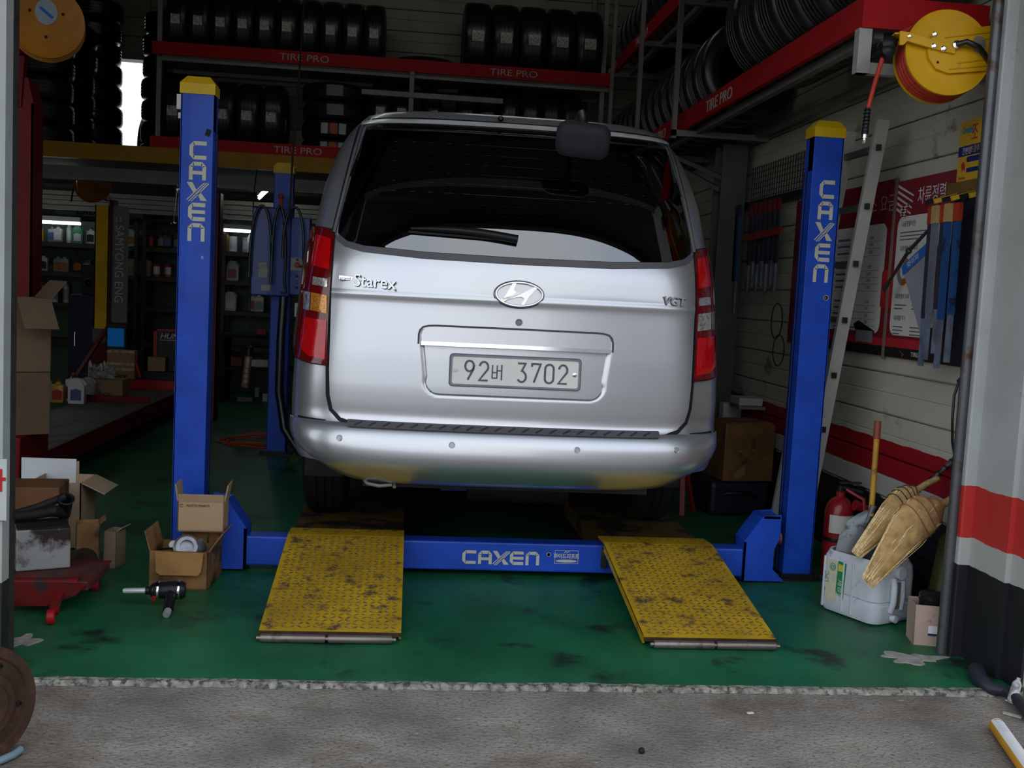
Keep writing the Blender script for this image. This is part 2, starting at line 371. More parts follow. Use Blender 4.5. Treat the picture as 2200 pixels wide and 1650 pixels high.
def ysurf(x, z, off=0.):
    w = hw(z); t = min(.999, abs(x)/w)
    return yc(z)+DC*(1-(1-t**NC)**(1/NC))-off
def sp(x, z, off=0.): return V((XV+x, ysurf(x, z, off), z))
def pip(x, z, poly):
    c = False; n = len(poly)
    for i in range(n):
        (x0, z0), (x1, z1) = poly[i], poly[i-1]
        if (z0 > z) != (z1 > z) and x < (x1-x0)*(z-z0)/(z1-z0)+x0: c = not c
    return c
def panel(name, poly, off, mt, parent, thick=.012, step=.03, extra=None, smooth=40, lip=.0):
    "a panel lying on the van's rear surface, outlined in rear view (x, z), with a returned edge"
    bm = bmesh.new(); n = len(poly); pts = []
    for i in range(n):
        a, b = poly[i], poly[(i+1) % n]; k = max(1, int(math.hypot(b[0]-a[0], b[1]-a[1])/step))
        pts += [(a[0]+(b[0]-a[0])*j/k, a[1]+(b[1]-a[1])*j/k) for j in range(k)]
    vs = [bm.verts.new((p[0], 0, p[1])) for p in pts]; bm.faces.new(vs)
    xs = [p[0] for p in pts]; zs = [p[1] for p in pts]
    for axis, lo, hi in (((1,0,0), min(xs), max(xs)), ((0,0,1), min(zs), max(zs))):
        k = max(1, int((hi-lo)/step))
        for j in range(1, k):
            c = lo+(hi-lo)*j/k
            bmesh.ops.bisect_plane(bm, geom=bm.verts[:]+bm.edges[:]+bm.faces[:], plane_co=V(axis)*c, plane_no=axis)
    bnd = [e for e in bm.edges if e.is_boundary]
    r = bmesh.ops.extrude_edge_only(bm, edges=bnd)
    sk = {v for v in r['geom'] if isinstance(v, bmesh.types.BMVert)}
    for v in bm.verts:
        o = off-(thick if v in sk else 0)+(extra(v.co.x, v.co.z) if extra else 0)
        v.co = sp(v.co.x, v.co.z, o)
    bmesh.ops.recalc_face_normals(bm, faces=bm.faces)
    ref = max(bm.faces, key=lambda q: q.calc_area())
    if ref.normal.y > 0: bmesh.ops.reverse_faces(bm, faces=bm.faces)
    me = D.meshes.new(name); bm.to_mesh(me); bm.free()
    return link(name, me, mt, parent, smooth)
def sym(half): return half+[(-x, z) for x, z in reversed(half)]
def strip(name, line, off, w, mt, parent, closed=False):
    "thin band following a line on the rear surface"
    mb = MB(); n = len(line); L = []
    rng = n if closed else n-1
    pts = []
    for i in range(rng):
        a, b = line[i], line[(i+1) % n]; k = max(1, int(math.hypot(b[0]-a[0], b[1]-a[1])/.03))
        pts += [(a[0]+(b[0]-a[0])*j/k, a[1]+(b[1]-a[1])*j/k) for j in range(k)]
    if not closed: pts.append(line[-1])
    n = len(pts); rows = []
    for i, p in enumerate(pts):
        a = pts[i-1] if (i or closed) else p; b = pts[(i+1) % n] if (i < n-1 or closed) else p
        tx, tz = b[0]-a[0], b[1]-a[1]; l = math.hypot(tx, tz) or 1; nx, nz = -tz/l*w/2, tx/l*w/2
        rows.append([sp(p[0]+nx, p[1]+nz, off), sp(p[0]-nx, p[1]-nz, off), sp(p[0]-nx, p[1]-nz, off-.012), sp(p[0]+nx, p[1]+nz, off-.012)])
    vs = [q for r in rows for q in r]
    m_ = n if closed else n-1
    mb.add(vs, [(i*4+k, i*4+(k+1) % 4, ((i+1) % n)*4+(k+1) % 4, ((i+1) % n)*4+k) for i in range(m_) for k in range(4)]+([] if closed else [(0,1,2,3), tuple((n-1)*4+k for k in (3,2,1,0))]))
    return mb.build(name, mt, parent, 50)
van = thing('van', (XV, 2.0, .15), 'silver van seen from behind, standing on the blue lift', 'van')
# outlines in rear view
GLASS = sym([(.675, 2.025), (.768, 1.54), (.735, 1.512), (.66, 1.493), (.40, 1.478), (0.02, 1.474)])
GLASS = [(x, z) for x, z in GLASS]
GATE = sym([(.700, 2.062), (.792, 1.53), (.785, 1.30), (.785, .97), (.78, .86), (.765, .80), (.725, .762), (.66, .742), (.35, .730), (.01, .727)])
LAMP = [(.783, 1.528), (.80, 1.555), (.893, 1.572), (.915, 1.45), (.932, 1.25), (.946, 1.09), (.947, 1.03), (.935, 1.005), (.86, .99), (.785, .985), (.790, 1.15), (.788, 1.30)]
# --- body shell: rear surface, flanks, roof and nose
def ring(z, w, y0, d, yf, n=10, nf=1.):
    pts = [(-w, yf)]
    for i in range(1, 22): pts.append((-w, yf+(y0+d-yf)*i/22))
    for i in range(n*2+1):
        a = PI-PI*i/(2*n); c = math.cos(a); s = math.sin(a)
        pts.append((w*math.copysign(abs(c)**(2/NC), c), y0+d*(1-abs(s)**(2/NC))))
    for i in range(1, 22): pts.append((w, y0+d+(yf-y0-d)*i/22))
    pts.append((w, yf)); return [(XV+x, y, z) for x, y in pts]
FRONT = smooth_tab([(.40,4.3),(.6,4.5),(.9,4.45),(1.1,4.2),(1.35,3.7),(2.0,3.0),(2.09,2.8)])
rows = []; zs = [.585+.0251*i for i in range(61)]
for z in zs: rows.append(ring(z, hw(z), yc(z), DC, interp(FRONT, z)))
for s_, z in ((.93, 2.108), (.8, 2.118), (.55, 2.126), (.25, 2.131), (.02, 2.133)):
    w = .69*s_; rows.append(ring(z, w, -.16+.5*(1-s_), DC*s_, 2.8-.4*(1-s_)))
n = len(rows[0]); vs = [p for r in rows for p in r]; fs = []
GLX = [(x*.995, z) for x, z in GLASS]
SIDE = [(.20, 1.38, 1.45, 1.90), (1.50, 2.60, 1.38, 1.90)]
for i in range(len(rows)-1):
    for k in range(n-1):
        c = sum((V(vs[q]) for q in (i*n+k, i*n+k+1, (i+1)*n+k+1, (i+1)*n+k)), V())/4
        if c.y < .05 and pip(c.x-XV, c.z, GLX) and abs(c.x-XV) < .70 and 1.53 < c.z < 2.0: continue
        rr = (c.z-.47)**2
        if ((c.y-.62)**2+rr < .36**2 or (c.y-3.75)**2+rr < .36**2) and abs(c.x-XV) > .6: continue
        fs.append((i*n+k, i*n+k+1, (i+1)*n+k+1, (i+1)*n+k))
    # nose between the two flank ends
    a, b, c_, d_ = i*n, (i+1)*n, i*n+n-1, (i+1)*n+n-1
    zc = (vs[a][2]+vs[b][2])/2
    if not 1.38 < zc < 1.98: fs.append((a, b, d_, c_))
me = D.meshes.new('body'); me.from_pydata(vs, [], fs)
bm = bmesh.new(); bm.from_mesh(me); bmesh.ops.recalc_face_normals(bm, faces=bm.faces); bm.to_mesh(me); bm.free()
body = link('body', me, m_van, van, 45)
# under floor
uf = MB(); uf.span((XV-.62, -.38, .47), (XV+.62, 4.2, .53)); uf.span((XV-.85, 1.0, .44), (XV+.85, 3.35, .52)); uf.build('underbody', dark, van)
# tailgate below and around the glass
t_gap = strip('gate_seam', GATE, .002, .016, m_seam, van, True)
zc_ = 1.155
def gate_extra(x, z):
    e = 0.
    # pressed plate recess
    if abs(x) < .44 and .86 < z < 1.15:
        hx = .412-(1.155-z)*.13; zc = 1.02; hz = .135; r = .06
        qx, qz = abs(x)-hx+r, abs(z-zc)-hz+r if z < zc else -.05
        dd = math.hypot(max(qx, 0), max(qz, 0))+min(max(qx, qz), 0)-r
        s = min(1, max(0, -dd/.055)); sb = min(1, max(0, -dd/.022)); w_ = min(1, max(0, (z-.90)/.06)); s = sb+(s-sb)*w_; e -= .038*(s*s*(3-2*s))
    # shoulder crease under the emblem line
    if 1.22 < z < 1.30: e += .006*math.exp(-((z-1.292)/.016)**2)
    return e
GLOW = sym([(.797, 1.52), (.785, 1.30), (.778, .97), (.773, .86), (.758, .806), (.722, .770), (.66, .750), (.35, .738), (.01, .735)])
GLB = [(-x, z) for x, z in sym([(.772, 1.52), (.735, 1.488), (.66, 1.466), (.40, 1.450), (0.02, 1.446)])][::1]
gate_poly = [(.785, 1.525), (.781, 1.30), (.777, .97), (.770, .86), (.755, .806), (.720, .772), (.655, .752), (.35, .740), (0, .737)]
top_edge = [(0, 1.452), (.40, 1.456), (.66, 1.472), (.735, 1.492)]
poly = gate_poly + [(-x, z) for x, z in reversed(gate_poly[:-1])] + [(-x, z) for x, z in reversed(top_edge[1:])] + top_edge
gate = panel('tailgate', poly, .010, m_van, van, .014, .0095, gate_extra, 50)
# glass frame: black border, dark sill strip, bright upper lip
sill = [(.768, 1.522), (.73, 1.496), (.655, 1.478), (.40, 1.462), (0, 1.458), (-.40, 1.462), (-.655, 1.478), (-.73, 1.496), (-.768, 1.522)]
strip('glass_sill', sill, .014, .026, mat('grey_sill_rubber', (.09,.09,.10), .35), van)
GG = D.materials.new('tinted_rear_glass'); GG.use_nodes = True; t = GG.node_tree; t.nodes.clear()
o_ = t.nodes.new('ShaderNodeOutputMaterial'); mix_ = t.nodes.new('ShaderNodeMixShader'); tr_ = t.nodes.new('ShaderNodeBsdfTransparent'); gs_ = t.nodes.new('ShaderNodeBsdfGlossy'); fr_ = t.nodes.new('ShaderNodeFresnel')
tr_.inputs[0].default_value = (.07, .085, .085, 1); gs_.inputs['Roughness'].default_value = .01; gs_.inputs['Color'].default_value = (1, 1, 1, 1); fr_.inputs[0].default_value = 2.4
t.links.new(fr_.outputs[0], mix_.inputs[0]); t.links.new(tr_.outputs[0], mix_.inputs[1]); t.links.new(gs_.outputs[0], mix_.inputs[2]); t.links.new(mix_.outputs[0], o_.inputs[0])
glass = panel('rear_window', GLASS, .008, GG, van, .004, .03, None, 60)
m_frit = mat('black_glass_border', (.004,.005,.006), .08)
strip('window_border', [(x*.955, z-.028 if z > 1.8 else z+.020) for x, z in GLASS], .0075, .075, m_frit, glass, True)
# defroster wires
dw = MB()
for k in range(9):
    z = 1.60+k*.044; pts = [sp(x*.62/8, z, .007) for x in range(-8, 9)]; dw.tube(pts, .0011, 4)
dw.build('defroster_wire', mat('defroster_copper', (.25, .10, .04), .5), glass)
for s in (-1, 1): strip('pillar_edge', [(s*.694, 2.045), (s*.785, 1.545)], .016, .011, m_van, gate)
strip('gate_lip', [(-.70+i*.1, 2.046+.004*(1-abs(i-7)/7)) for i in range(15)], .030, .020, mat('bright_lip', (.75,.76,.74), .25, .5), gate)
rw = MB(); rw.lathe([(.011, 0), (.013, .01), (.006, .022)], sp(-.09, 2.083, .01)+V((0,0,0)), (0,-1,0), 10); rw.build('washer_nozzle', blackp, van, 40)
# high stop lamp housing on the roof edge
# --- lamps
for s in (-1, 1):
    Lp = [(s*x, z) for x, z in LAMP]
    lamp = panel('taillight', Lp, .016, m_redd, van, .02, .025, None, 40)
    q = lambda P, mt, nm, o=.019: panel(nm, [(s*x, z) for x, z in P], o, mt, lamp, .006, .02, None, 40)
    q([(.795, 1.515), (.868, 1.535), (.880, 1.40), (.797, 1.385)], m_red, 'lens')
    q([(.800, 1.345), (.866, 1.352), (.868, 1.318), (.800, 1.310)], m_clear, 'clear_lens')
    q([(.800, 1.275), (.870, 1.285), (.872, 1.210), (.797, 1.200)], m_amber if s < 0 else m_clear, 'indicator_lens')
    q([(.874, 1.285), (.925, 1.29), (.928, 1.215), (.876, 1.208)], m_clear, 'indicator_lens', .018)
    q([(.797, 1.170), (.900, 1.18), (.912, 1.10), (.905, 1.045), (.87, 1.018), (.797, 1.008)], m_red, 'lens')
    q([(.912, 1.185), (.934, 1.19), (.941, 1.09), (.922, 1.075)], m_red, 'lens', .018)
    strip('lamp_seam', Lp, .013, .010, m_seam, lamp, True)
    # lower quarter edge line and flank seam
    strip('bumper_seam', [(s*.785, .752), (s*.86, .754), (s*.946, .757)], .003, .008, m_seam, van)
# --- bumper
def bump_row(z):
    return [(x, z) for x in [-.995+1.99*i/60 for i in range(61)]]
zs = [.495, .52, .55, .575, .60, .63, .66, .69, .715, .735, .748, .752]
mb = MB(); B = []
for z in zs:
    o = {.495: .004, .752: .006}.get(z, .014); w = hw(z)+.006; r = []
    for x, y, zz in ring(z, w, yc(z)-o, DC, .05):
        k = min(1, max(0, (y-yc(z)+o-.03)/(DC-.03))); k = k*k*(3-2*k); r.append((x, y, zz+max(0, .68-zz)*.72*k))
    B.append(r)
n = len(B[0]); mb.add([p for r in B for p in r], [(i*n+k, i*n+k+1, (i+1)*n+k+1, (i+1)*n+k) for i in range(len(B)-1) for k in range(n-1)])
# shelf on top of the bumper, running in under the gate
tp = [(x, y+.06 if abs(x-XV) < .80 else y, z) for x, y, z in B[-1]]
mb.add(B[-1]+tp, [(k, k+1, n+k+1, n+k) for k in range(n-1)])
bt = [(XV+(x-XV)*.93, y+.10, z-.02) for x, y, z in B[0]]
mb.add(B[0]+bt, [(k, k+1, n+k+1, n+k) for k in range(n-1)])
bumper = mb.build('bumper', m_van, van, 38)
stp = MB()
def step_pt(x, dy, z): return V((XV+x, yc(.74)+DC*(1-(1-(abs(x)/.96)**NC)**(1/NC))-.012+dy, z))
st = [step_pt(-.69+1.32*i/40, 0, .745) for i in range(41)]
r0 = [p+V((0,-.014,-.004)) for p in st]; r1 = [p+V((0,-.004,.020)) for p in st]; r2 = [p+V((0,.05,.024)) for p in st]; r3 = [p+V((0,.05,-.01)) for p in st]
n = len(st); stp.add(r0+r1+r2+r3, [(a*n+i, a*n+i+1, ((a+1) % 4)*n+i+1, ((a+1) % 4)*n+i) for a in range(4) for i in range(n-1)]+[(0, n, 2*n, 3*n), (n-1, 2*n-1, 3*n-1, 4*n-1)])
stp.build('bumper_step', mat('ribbed_grey_plastic', (.055,.06,.065), .45), bumper, 30)
rb = MB()
for i in range(22):
    a = step_pt(-.66+i*.058, -.012, .748); b = step_pt(-.63+i*.058, -.006, .764); rb.bar(a, b, .006, .005)
rb.build('step_rib', mat('step_rib_plastic', (.03,.032,.035), .5), bumper)
for x, z in ((-.72, .690), (-.255, .686), (.27, .684), (.71, .690)):
    c = sp(x, z, .016); mb = MB(); nrm = (sp(x, z, .05)-sp(x, z, 0)).normalized()
    d = V(((-1 if x < 0 else 1)*(abs(x)/.95)**4*.8, -1, .05)).normalized()
    mb.lathe([(.0, .004), (.0095, .004), (.011, .001), (.0125, .002), (.0135, -.004)], c, d, 16); mb.build('parking_sensor', m_van, bumper, 40)
# --- handle bar with chrome edge over the plate
hp = sym([(.397, 1.103), (.400, 1.132), (.396, 1.148), (.385, 1.159), (.365, 1.165), (.34, 1.167), (.02, 1.168)])
strip('handle_seam', [(-.410, 1.095), (-.410, 1.135), (-.405, 1.153), (-.393, 1.166), (-.37, 1.172), (-.34, 1.174), (0, 1.175), (.34, 1.174), (.37, 1.172), (.393, 1.166), (.405, 1.153), (.410, 1.135), (.410, 1.095)], .0125, .008, mat('handle_gap_shadow', (.06,.06,.07), .5), gate)
hb = panel('handle_bar', [(x, z) for x, z in hp][::1] + [(-.395, 1.103)], .026, m_van, gate, .03, .03, None, 35)
strip('chrome_strip', [(-.40, 1.100), (0, 1.101), (.40, 1.100)], .034, .016, chrome, hb)
# --- number plate
PY = ysurf(0, .994, -.022)-.021
pz = Matrix.Rotation(-.02, 3, 'X'); PX, PYd, PZ = V((1,0,0)), pz @ V((0,1,0)), pz @ V((0,0,1))
pc_ = V((XV, PY, .994))
np_ = MB()
def rrect(w, h, r, k=5):
    o = []
    for cx, cz, a0 in ((w/2-r, h/2-r, 0), (-w/2+r, h/2-r, PI/2), (-w/2+r, -h/2+r, PI), (w/2-r, -h/2+r, 1.5*PI)):
        o += [(cx+r*math.cos(a0+PI/2*j/k), cz+r*math.sin(a0+PI/2*j/k)) for j in range(k+1)]
    return o
def plate(name, w, h, r, d0, d1, mt, parent, c=pc_, X=PX, Y=PYd, Z=PZ):
    mb = MB(); mb.prism([c+X*a+Z*b for a, b in rrect(w, h, r)], Y*(-d0), Y*(-d1)); return mb.build(name, mt, parent)
npl = plate('number_plate', .556, .138, .016, -.004, .010, mat('plate_frame_plastic', (.10,.12,.14), .35), gate)
plate('plate_face', .536, .118, .010, .009, .012, mat('plate_white', (.72,.715,.67), .4, var=.05, dirt=((.45,.43,.38), .7, 30)), npl)
fr2 = MB()
o1, o2 = rrect(.548, .130, .013), rrect(.532, .114, .009)
k = len(o1); fr2.add([pc_+PX*a+PZ*b-PYd*.0145 for a, b in o1]+[pc_+PX*a+PZ*b-PYd*.0145 for a, b in o2]+[pc_+PX*a+PZ*b-PYd*.010 for a, b in o1]+[pc_+PX*a+PZ*b-PYd*.010 for a, b in o2],
        [(i, (i+1) % k, k+(i+1) % k, k+i) for i in range(k)]+[(i, (i+1) % k, 2*k+(i+1) % k, 2*k+i) for i in range(k)]+[(k+i, k+(i+1) % k, 3*k+(i+1) % k, 3*k+i) for i in range(k)])
fr2.build('plate_rim', mat('plate_rim_grey', (.20,.22,.24), .3), npl)
m_num = mat('plate_green_grey', (.085, .115, .13), .5, var=.08)
class Pen:
    "strokes of constant width on a plane"
    def __init__(s, o, X, Z, N_, w): s.o, s.X, s.Z, s.N, s.w, s.mb = o, X, Z, N_, w, MB()
    def line(s, pts, closed=False, w=None):
        w = w or s.w; P = [V((a, b, 0)) for a, b in pts]; n = len(P); L, R = [], []
        for i in range(n):
            a = P[i-1] if i or closed else None; b = P[(i+1) % n] if i < n-1 or closed else None
            if a is None: t = (b-P[i]).normalized(); m = V((-t.y, t.x, 0)); k = 1
            elif b is None: t = (P[i]-a).normalized(); m = V((-t.y, t.x, 0)); k = 1
            else:
                t1 = (P[i]-a).normalized(); t2 = (b-P[i]).normalized(); n1 = V((-t1.y, t1.x, 0)); n2 = V((-t2.y, t2.x, 0)); m = (n1+n2)
                m = m.normalized() if m.length > 1e-6 else n1; k = min(1.6, 1/max(.3, m.dot(n1)))
            L.append(P[i]+m*(w/2*k)); R.append(P[i]-m*(w/2*k))
        f = lambda p, d: s.o+s.X*p.x+s.Z*p.y+s.N*d
        q = n if closed else n-1; vs = [f(p, .0014) for p in L]+[f(p, .0014) for p in R]+[f(p, 0) for p in L]+[f(p, 0) for p in R]
        fs = []
        for i in range(q):
            j = (i+1) % n; fs += [(i, j, n+j, n+i), (i, j, 2*n+j, 2*n+i), (n+i, n+j, 3*n+j, 3*n+i)]
        if not closed: fs += [(0, n, 3*n, 2*n), (n-1, 2*n-1, 4*n-1, 3*n-1)]
        s.mb.add(vs, fs); return s
    def build(s, name, mt, parent): return s.mb.build(name, mt, parent)
def arc(cx, cz, rx, rz, a0, a1, k=10): return [(cx+rx*math.cos(math.radians(a0+(a1-a0)*i/k)), cz+rz*math.sin(math.radians(a0+(a1-a0)*i/k))) for i in range(k+1)]
pen = Pen(pc_-PYd*.0121, PX, PZ, -PYd, .0085)
H2 = .039
def digit(ch, x, w=.036):
    z0, z1 = -H2, H2; c = x+w/2; r = w/2
    if ch == '9': pen.line(arc(c, z1-.020, r, .022, 0, 360, 20), True); pen.line([(x+w, z1-.022), (x+w-.002, z1-.034), (x+.012, z0)])
    if ch == '2': pen.line(arc(c, z1-.022, r, .022, 170, -25, 10)+[(x, z0), (x+w, z0)])
    if ch == '3': pen.line([(x, z1), (x+w*.9, z1), (c, .008), (c+.004, .007)]+arc(c, z0+.022, r, .022, 60, -150, 9))
    if ch == '7': pen.line([(x, z1-.012), (x, z1), (x+w, z1), (x+.010, z0)])
    if ch == '0': pen.line(arc(c, z1-.018, r, .018, 0, 180)+arc(c, z0+.018, r, .018, 180, 360), True)
for ch, x in (('9', -.212), ('2', -.152), ('3', .008), ('7', .068), ('0', .124), ('2', .182)): digit(ch, x)
x = -.098   # the syllable between the numbers
pen.line([(x, H2-.012), (x, -H2+.012), (x+.020, -H2+.012), (x+.020, H2-.012)], w=.0055); pen.line([(x, -.004), (x+.020, -.004)], w=.0055)
pen.line([(x+.020, .004), (x+.036, .004)], w=.0055); pen.line([(x+.039, H2-.010), (x+.039, -H2+.004)], w=.006)
pen.build('lettering', m_num, npl)
for x, mt in ((-.252, white), (.250, chrome)):
    mb = MB(); mb.lathe([(.009, 0), (.009, .003), (.005, .005), (0, .005)], pc_+PX*x-PYd*.012-PZ*.0, tuple(-PYd), 12); mb.build('plate_screw', mt, npl, 40)
# --- lock, emblem, name badges
mb = MB(); mb.lathe([(.015, 0), (.015, .006), (.011, .006), (.009, .003), (0, .003)], sp(.005, 1.204, .010), (0,-1,0), 16); mb.build('lock', steel, gate, 40)
EC = sp(0, 1.318, .0); EN = V((0,-1,.12)).normalized(); EX = V((1,0,0)); EZ = EX.cross(EN)*-1
if EZ.z < 0: EZ = -EZ
EC = EC+EN*.022
em = MB(); ks = 40
def ell(a, b, d): return [EC+EX*(a*math.cos(2*PI*i/ks))+EZ*(b*math.sin(2*PI*i/ks))+EN*d for i in range(ks)]
em.add(ell(.104,.056,-.014)+ell(.104,.056,.002)+ell(.100,.052,.006)+ell(.095,.047,.006)+ell(.092,.044,.0)+ell(.092,.044,-.010), [(r*ks+i, r*ks+(i+1) % ks, (r+1)*ks+(i+1) % ks, (r+1)*ks+i) for r in range(5) for i in range(ks)])
m_emb = mat('emblem_chrome', (.60,.61,.62), .16, 1., var=.03); emb = em.build('emblem', m_emb, gate, 45)
dk = MB(); dk.prism([EC+EX*(.1075*math.cos(2*PI*i/40))+EZ*(.0595*math.sin(2*PI*i/40))-EN*.012 for i in range(40)], (0,0,0), EN*.003); dk.build('emblem_shadow', mat('badge_shadow_dark', (.05,.05,.06), .5), emb)  # dark disc coloured as the shade line round the emblem ring
for_face = MB(); for_face.prism([EC+EX*(.094*math.cos(2*PI*i/40))+EZ*(.046*math.sin(2*PI*i/40))-EN*.009 for i in range(40)], (0,0,0), EN*.003); for_face.build('emblem_face', m_van, emb)
def hpoly(P, nm='emblem_letter'):
    mb = MB(); mb.prism([EC+EX*a+EZ*b for a, b in P], EN*-.009, EN*.004); return mb.build(nm, m_emb, emb)
left = [(-.075,-.026), (-.060,-.033), (-.034,-.008), (.004,.004)]
# slanted H: two leaning stems joined by a waved bar
hpoly([(-.080,-.024), (-.064,-.034), (-.030,-.006), (-.010,.004), (.012,.008), (.030,.014), (.064,.034), (.074,.028), (.040,-.010), (.022,-.044), (.008,-.045), (.022,-.018), (.010,-.010), (-.016,-.014), (-.040,-.022)][::1])
hpoly([(-.030,.044), (-.014,.046), (-.024,.018), (-.012,.006), (-.030,-.006), (-.046,-.016), (-.070,-.029)])
bd = MB(); bo = sp(-.722, 1.352, .016); bd.frame(bo, (.062, .006, .020), V((1,.0,-.05)).normalized(), V((0,1,0)), V((.05,0,1)).normalized(), .002); bdg = bd.build('name_badge', chrome, gate)
text('grand', .017, ink, bdg, bo+V((-.026,-.0045,-.006)), (1,0,-.05), (.05,0,1), .001, sx=1.2)
def badge(s, x, z, size, sx, shear=.15, bold=.0004):
    p = sp(x, z, .017); q = sp(x+.1, z-.004, .017); d = (q-p).normalized()
    text(s, size, MATS['badge_shadow_dark'], gate, p+V((.0016, .004, -.0016)), d, V((0,.03,1)), .001, 'lettering_shadow', sx, bold+.0007, shear)  # dark offset copy painted as a drop shadow behind the chrome letters
    return text(s, size, mat('badge_chrome', (.62,.63,.64), .2, .9), gate, p, d, V((0,.03,1)), .003, 'name_lettering', sx, bold, shear)
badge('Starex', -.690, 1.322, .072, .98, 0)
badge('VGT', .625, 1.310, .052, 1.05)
# --- rear wiper
wp = MB(); pts = [sp(-.462+.45*i/14, 1.572-.0*i+.012*math.sin(i/14*PI)-.022*(i/14), .028) for i in range(15)]
wp.tube(pts, [.006+.012*min(1, i/9) for i in range(15)], 8); wpr = wp.build('wiper_arm', blackp, van, 50)
wb_ = MB(); wb_.tube([sp(-.47+.42*i/10, 1.558-.014*(i/10), .018) for i in range(11)], .005, 6); wb_.build('wiper_blade', mat('wiper_rubber', (.02,.02,.02), .6), wpr, 50)
# --- round-cornered rear view mirror on its stalk
MC = V((XV+.235, -.47, 1.972)); mr = thing
mb = MB(); MX, MZ = V((1,0,-.06)).normalized(), V((.02,-.35,1)).normalized(); MN = MX.cross(MZ)
for i, (w, h, d) in enumerate(((.205,.125,-.030), (.225,.142,-.020), (.230,.148,.0), (.222,.140,.016), (.190,.112,.030), (.10,.05,.036))):
    r = [MC+MX*a+MZ*b+MN*d for a, b in rrect(w, h, min(.048, h*.45))]
    if i == 0: rr = [r]
    else: rr.append(r)
k = len(rr[0]); mb.add([p for r in rr for p in r], [(i*k+j, i*k+(j+1) % k, (i+1)*k+(j+1) % k, (i+1)*k+j) for i in range(5) for j in range(k)]+[tuple(range(k))[::-1], tuple(5*k+j for j in range(k))])
mirror = mb.build('rear_mirror', mat('grey_mirror_shell', (.018,.020,.024), .6, spec=.2), van, 40)
mb = MB(); mb.tube([MC-MN*-.03+MZ*.01, MC+MZ*.06+V((.01,.05,.0)), MC+MZ*.12+V((.012,.20,.02)), V((XV+.262, -.17, 2.10))], [.015,.018,.02,.03], 10); mb.build('mirror_stalk', blackp, mirror, 40)
# --- wheels
tw = MB(); tyre_prof = [(.20,-.09),(.24,-.105),(.29,-.108),(.318,-.100),(.330,-.085)]
for z in (-.062,-.024,.016,.056):
    tyre_prof += [(.334, z-.018), (.334, z+.010), (.326, z+.013), (.326, z+.016)]
tyre_prof += [(.330,.085),(.318,.100),(.29,.108),(.24,.105),(.20,.09)]
tw.lathe(tyre_prof, (0,0,0), (1,0,0), 40, True); tm = tw.mesh('wheel')
hb_ = MB(); hb_.lathe([(.205,-.07),(.205,.05),(.19,.06),(.15,.02),(.06,.05),(0,.05)], (0,0,0), (1,0,0), 24); hm = hb_.mesh('rim')
for sx in (-1, 1):
    for y in (.62, 3.75):
        w = link('wheel', tm, black_rubber, None, 40); w.location = (XV+sx*.84, y, .488); put(w, van); w.rotation_euler = (0,0,0 if sx > 0 else PI)
        r = link('rim', hm, alu, None, 40); r.location = w.location; r.rotation_euler = w.rotation_euler; put(r, w)
ax = MB(); ax.tube([(XV-.75,.62,.46), (XV+.75,.62,.46)], .045, 10); ax.lathe([(.05,-.1),(.12,-.04),(.12,.04),(.05,.1)], (XV,.62,.46), (1,0,0), 16); ax.build('rear_axle', dark, van, 40)
# tow eye, silencer, mud flaps
te = MB(); te.tube([V((XV-.62,-.36,.50)), V((XV-.60,-.40,.485)), V((XV-.55,-.41,.478)), V((XV-.50,-.40,.482)), V((XV-.485,-.37,.495)), V((XV-.485,-.41,.475))], .008, 8); te.build('tow_eye', steel, van, 50)
ex = MB(); ex.lathe([(.0,-.25),(.09,-.24),(.10,-.2),(.10,.2),(.09,.24),(0,.25)], (XV+.1,.1,.42), (1,0,0), 16); ex.build('silencer', dark, van, 50)
for s in (-1, 1):
    mf_ = MB(); mf_.span((XV+s*.83-.09, .18, .40), (XV+s*.83+.09, .20, .62), bev=.005); mf_.build('mud_flap', dark, van)
# windscreen, side windows, seats inside
sw = MB(); W0, W1 = .80, .68
sw.add([(XV-.86, 3.62, 1.36), (XV+.86, 3.62, 1.36), (XV+.78, 3.02, 2.0), (XV-.78, 3.02, 2.0)], [(0,1,2,3)]); sw.build('windscreen', GL, van)
m_sg = mat('dark_side_glass', (.006,.008,.009), .05)
for s in (-1, 1):
    for y0, y1 in ((.18, 1.35), (1.42, 2.42), (2.5, 3.15)):
        z0, z1 = 1.42, 1.88; mb = MB(); n = 9; vs = []
        for i in range(n):
            z = z0+(z1-z0)*i/(n-1); ye = y1 if y1 < 3 else y1-.15*i/(n-1)
            for y in (y0, ye):
                for d in (.002, .007): vs.append((XV+s*(hw(z)+d), y, z))
        mb.add(vs, [(4*i+p, 4*i+q, 4*i+4+q, 4*i+4+p) for i in range(n-1) for p, q in ((0,1),(1,3),(3,2),(2,0))]+[(0,1,3,2), (4*n-4,4*n-3,4*n-1,4*n-2)]); mb.build('side_window', m_sg, van)
for y in (1.1, 2.0):
    for x in (-.5, 0, .5):
        st_ = MB(); st_.box((XV+x, y, 1.13), (.44, .14, .62), bev=.05); st_.box((XV+x, y, 1.50), (.26, .10, .20), bev=.04); st_.box((XV+x, y+.28, .85), (.44, .5, .16), bev=.04); st_.build('seat', mat('seat_cloth', (.05,.05,.055), .8), van, 40)
for y in (.55, 1.25):
    hr = MB(); hr.tube([(XV-.55+i*.11, y, 1.97+.03*math.sin(PI*i/10)) for i in range(11)], .02, 8); hr.build('roof_bow', mat('headliner_grey', (.3,.3,.29), .8), van, 50)
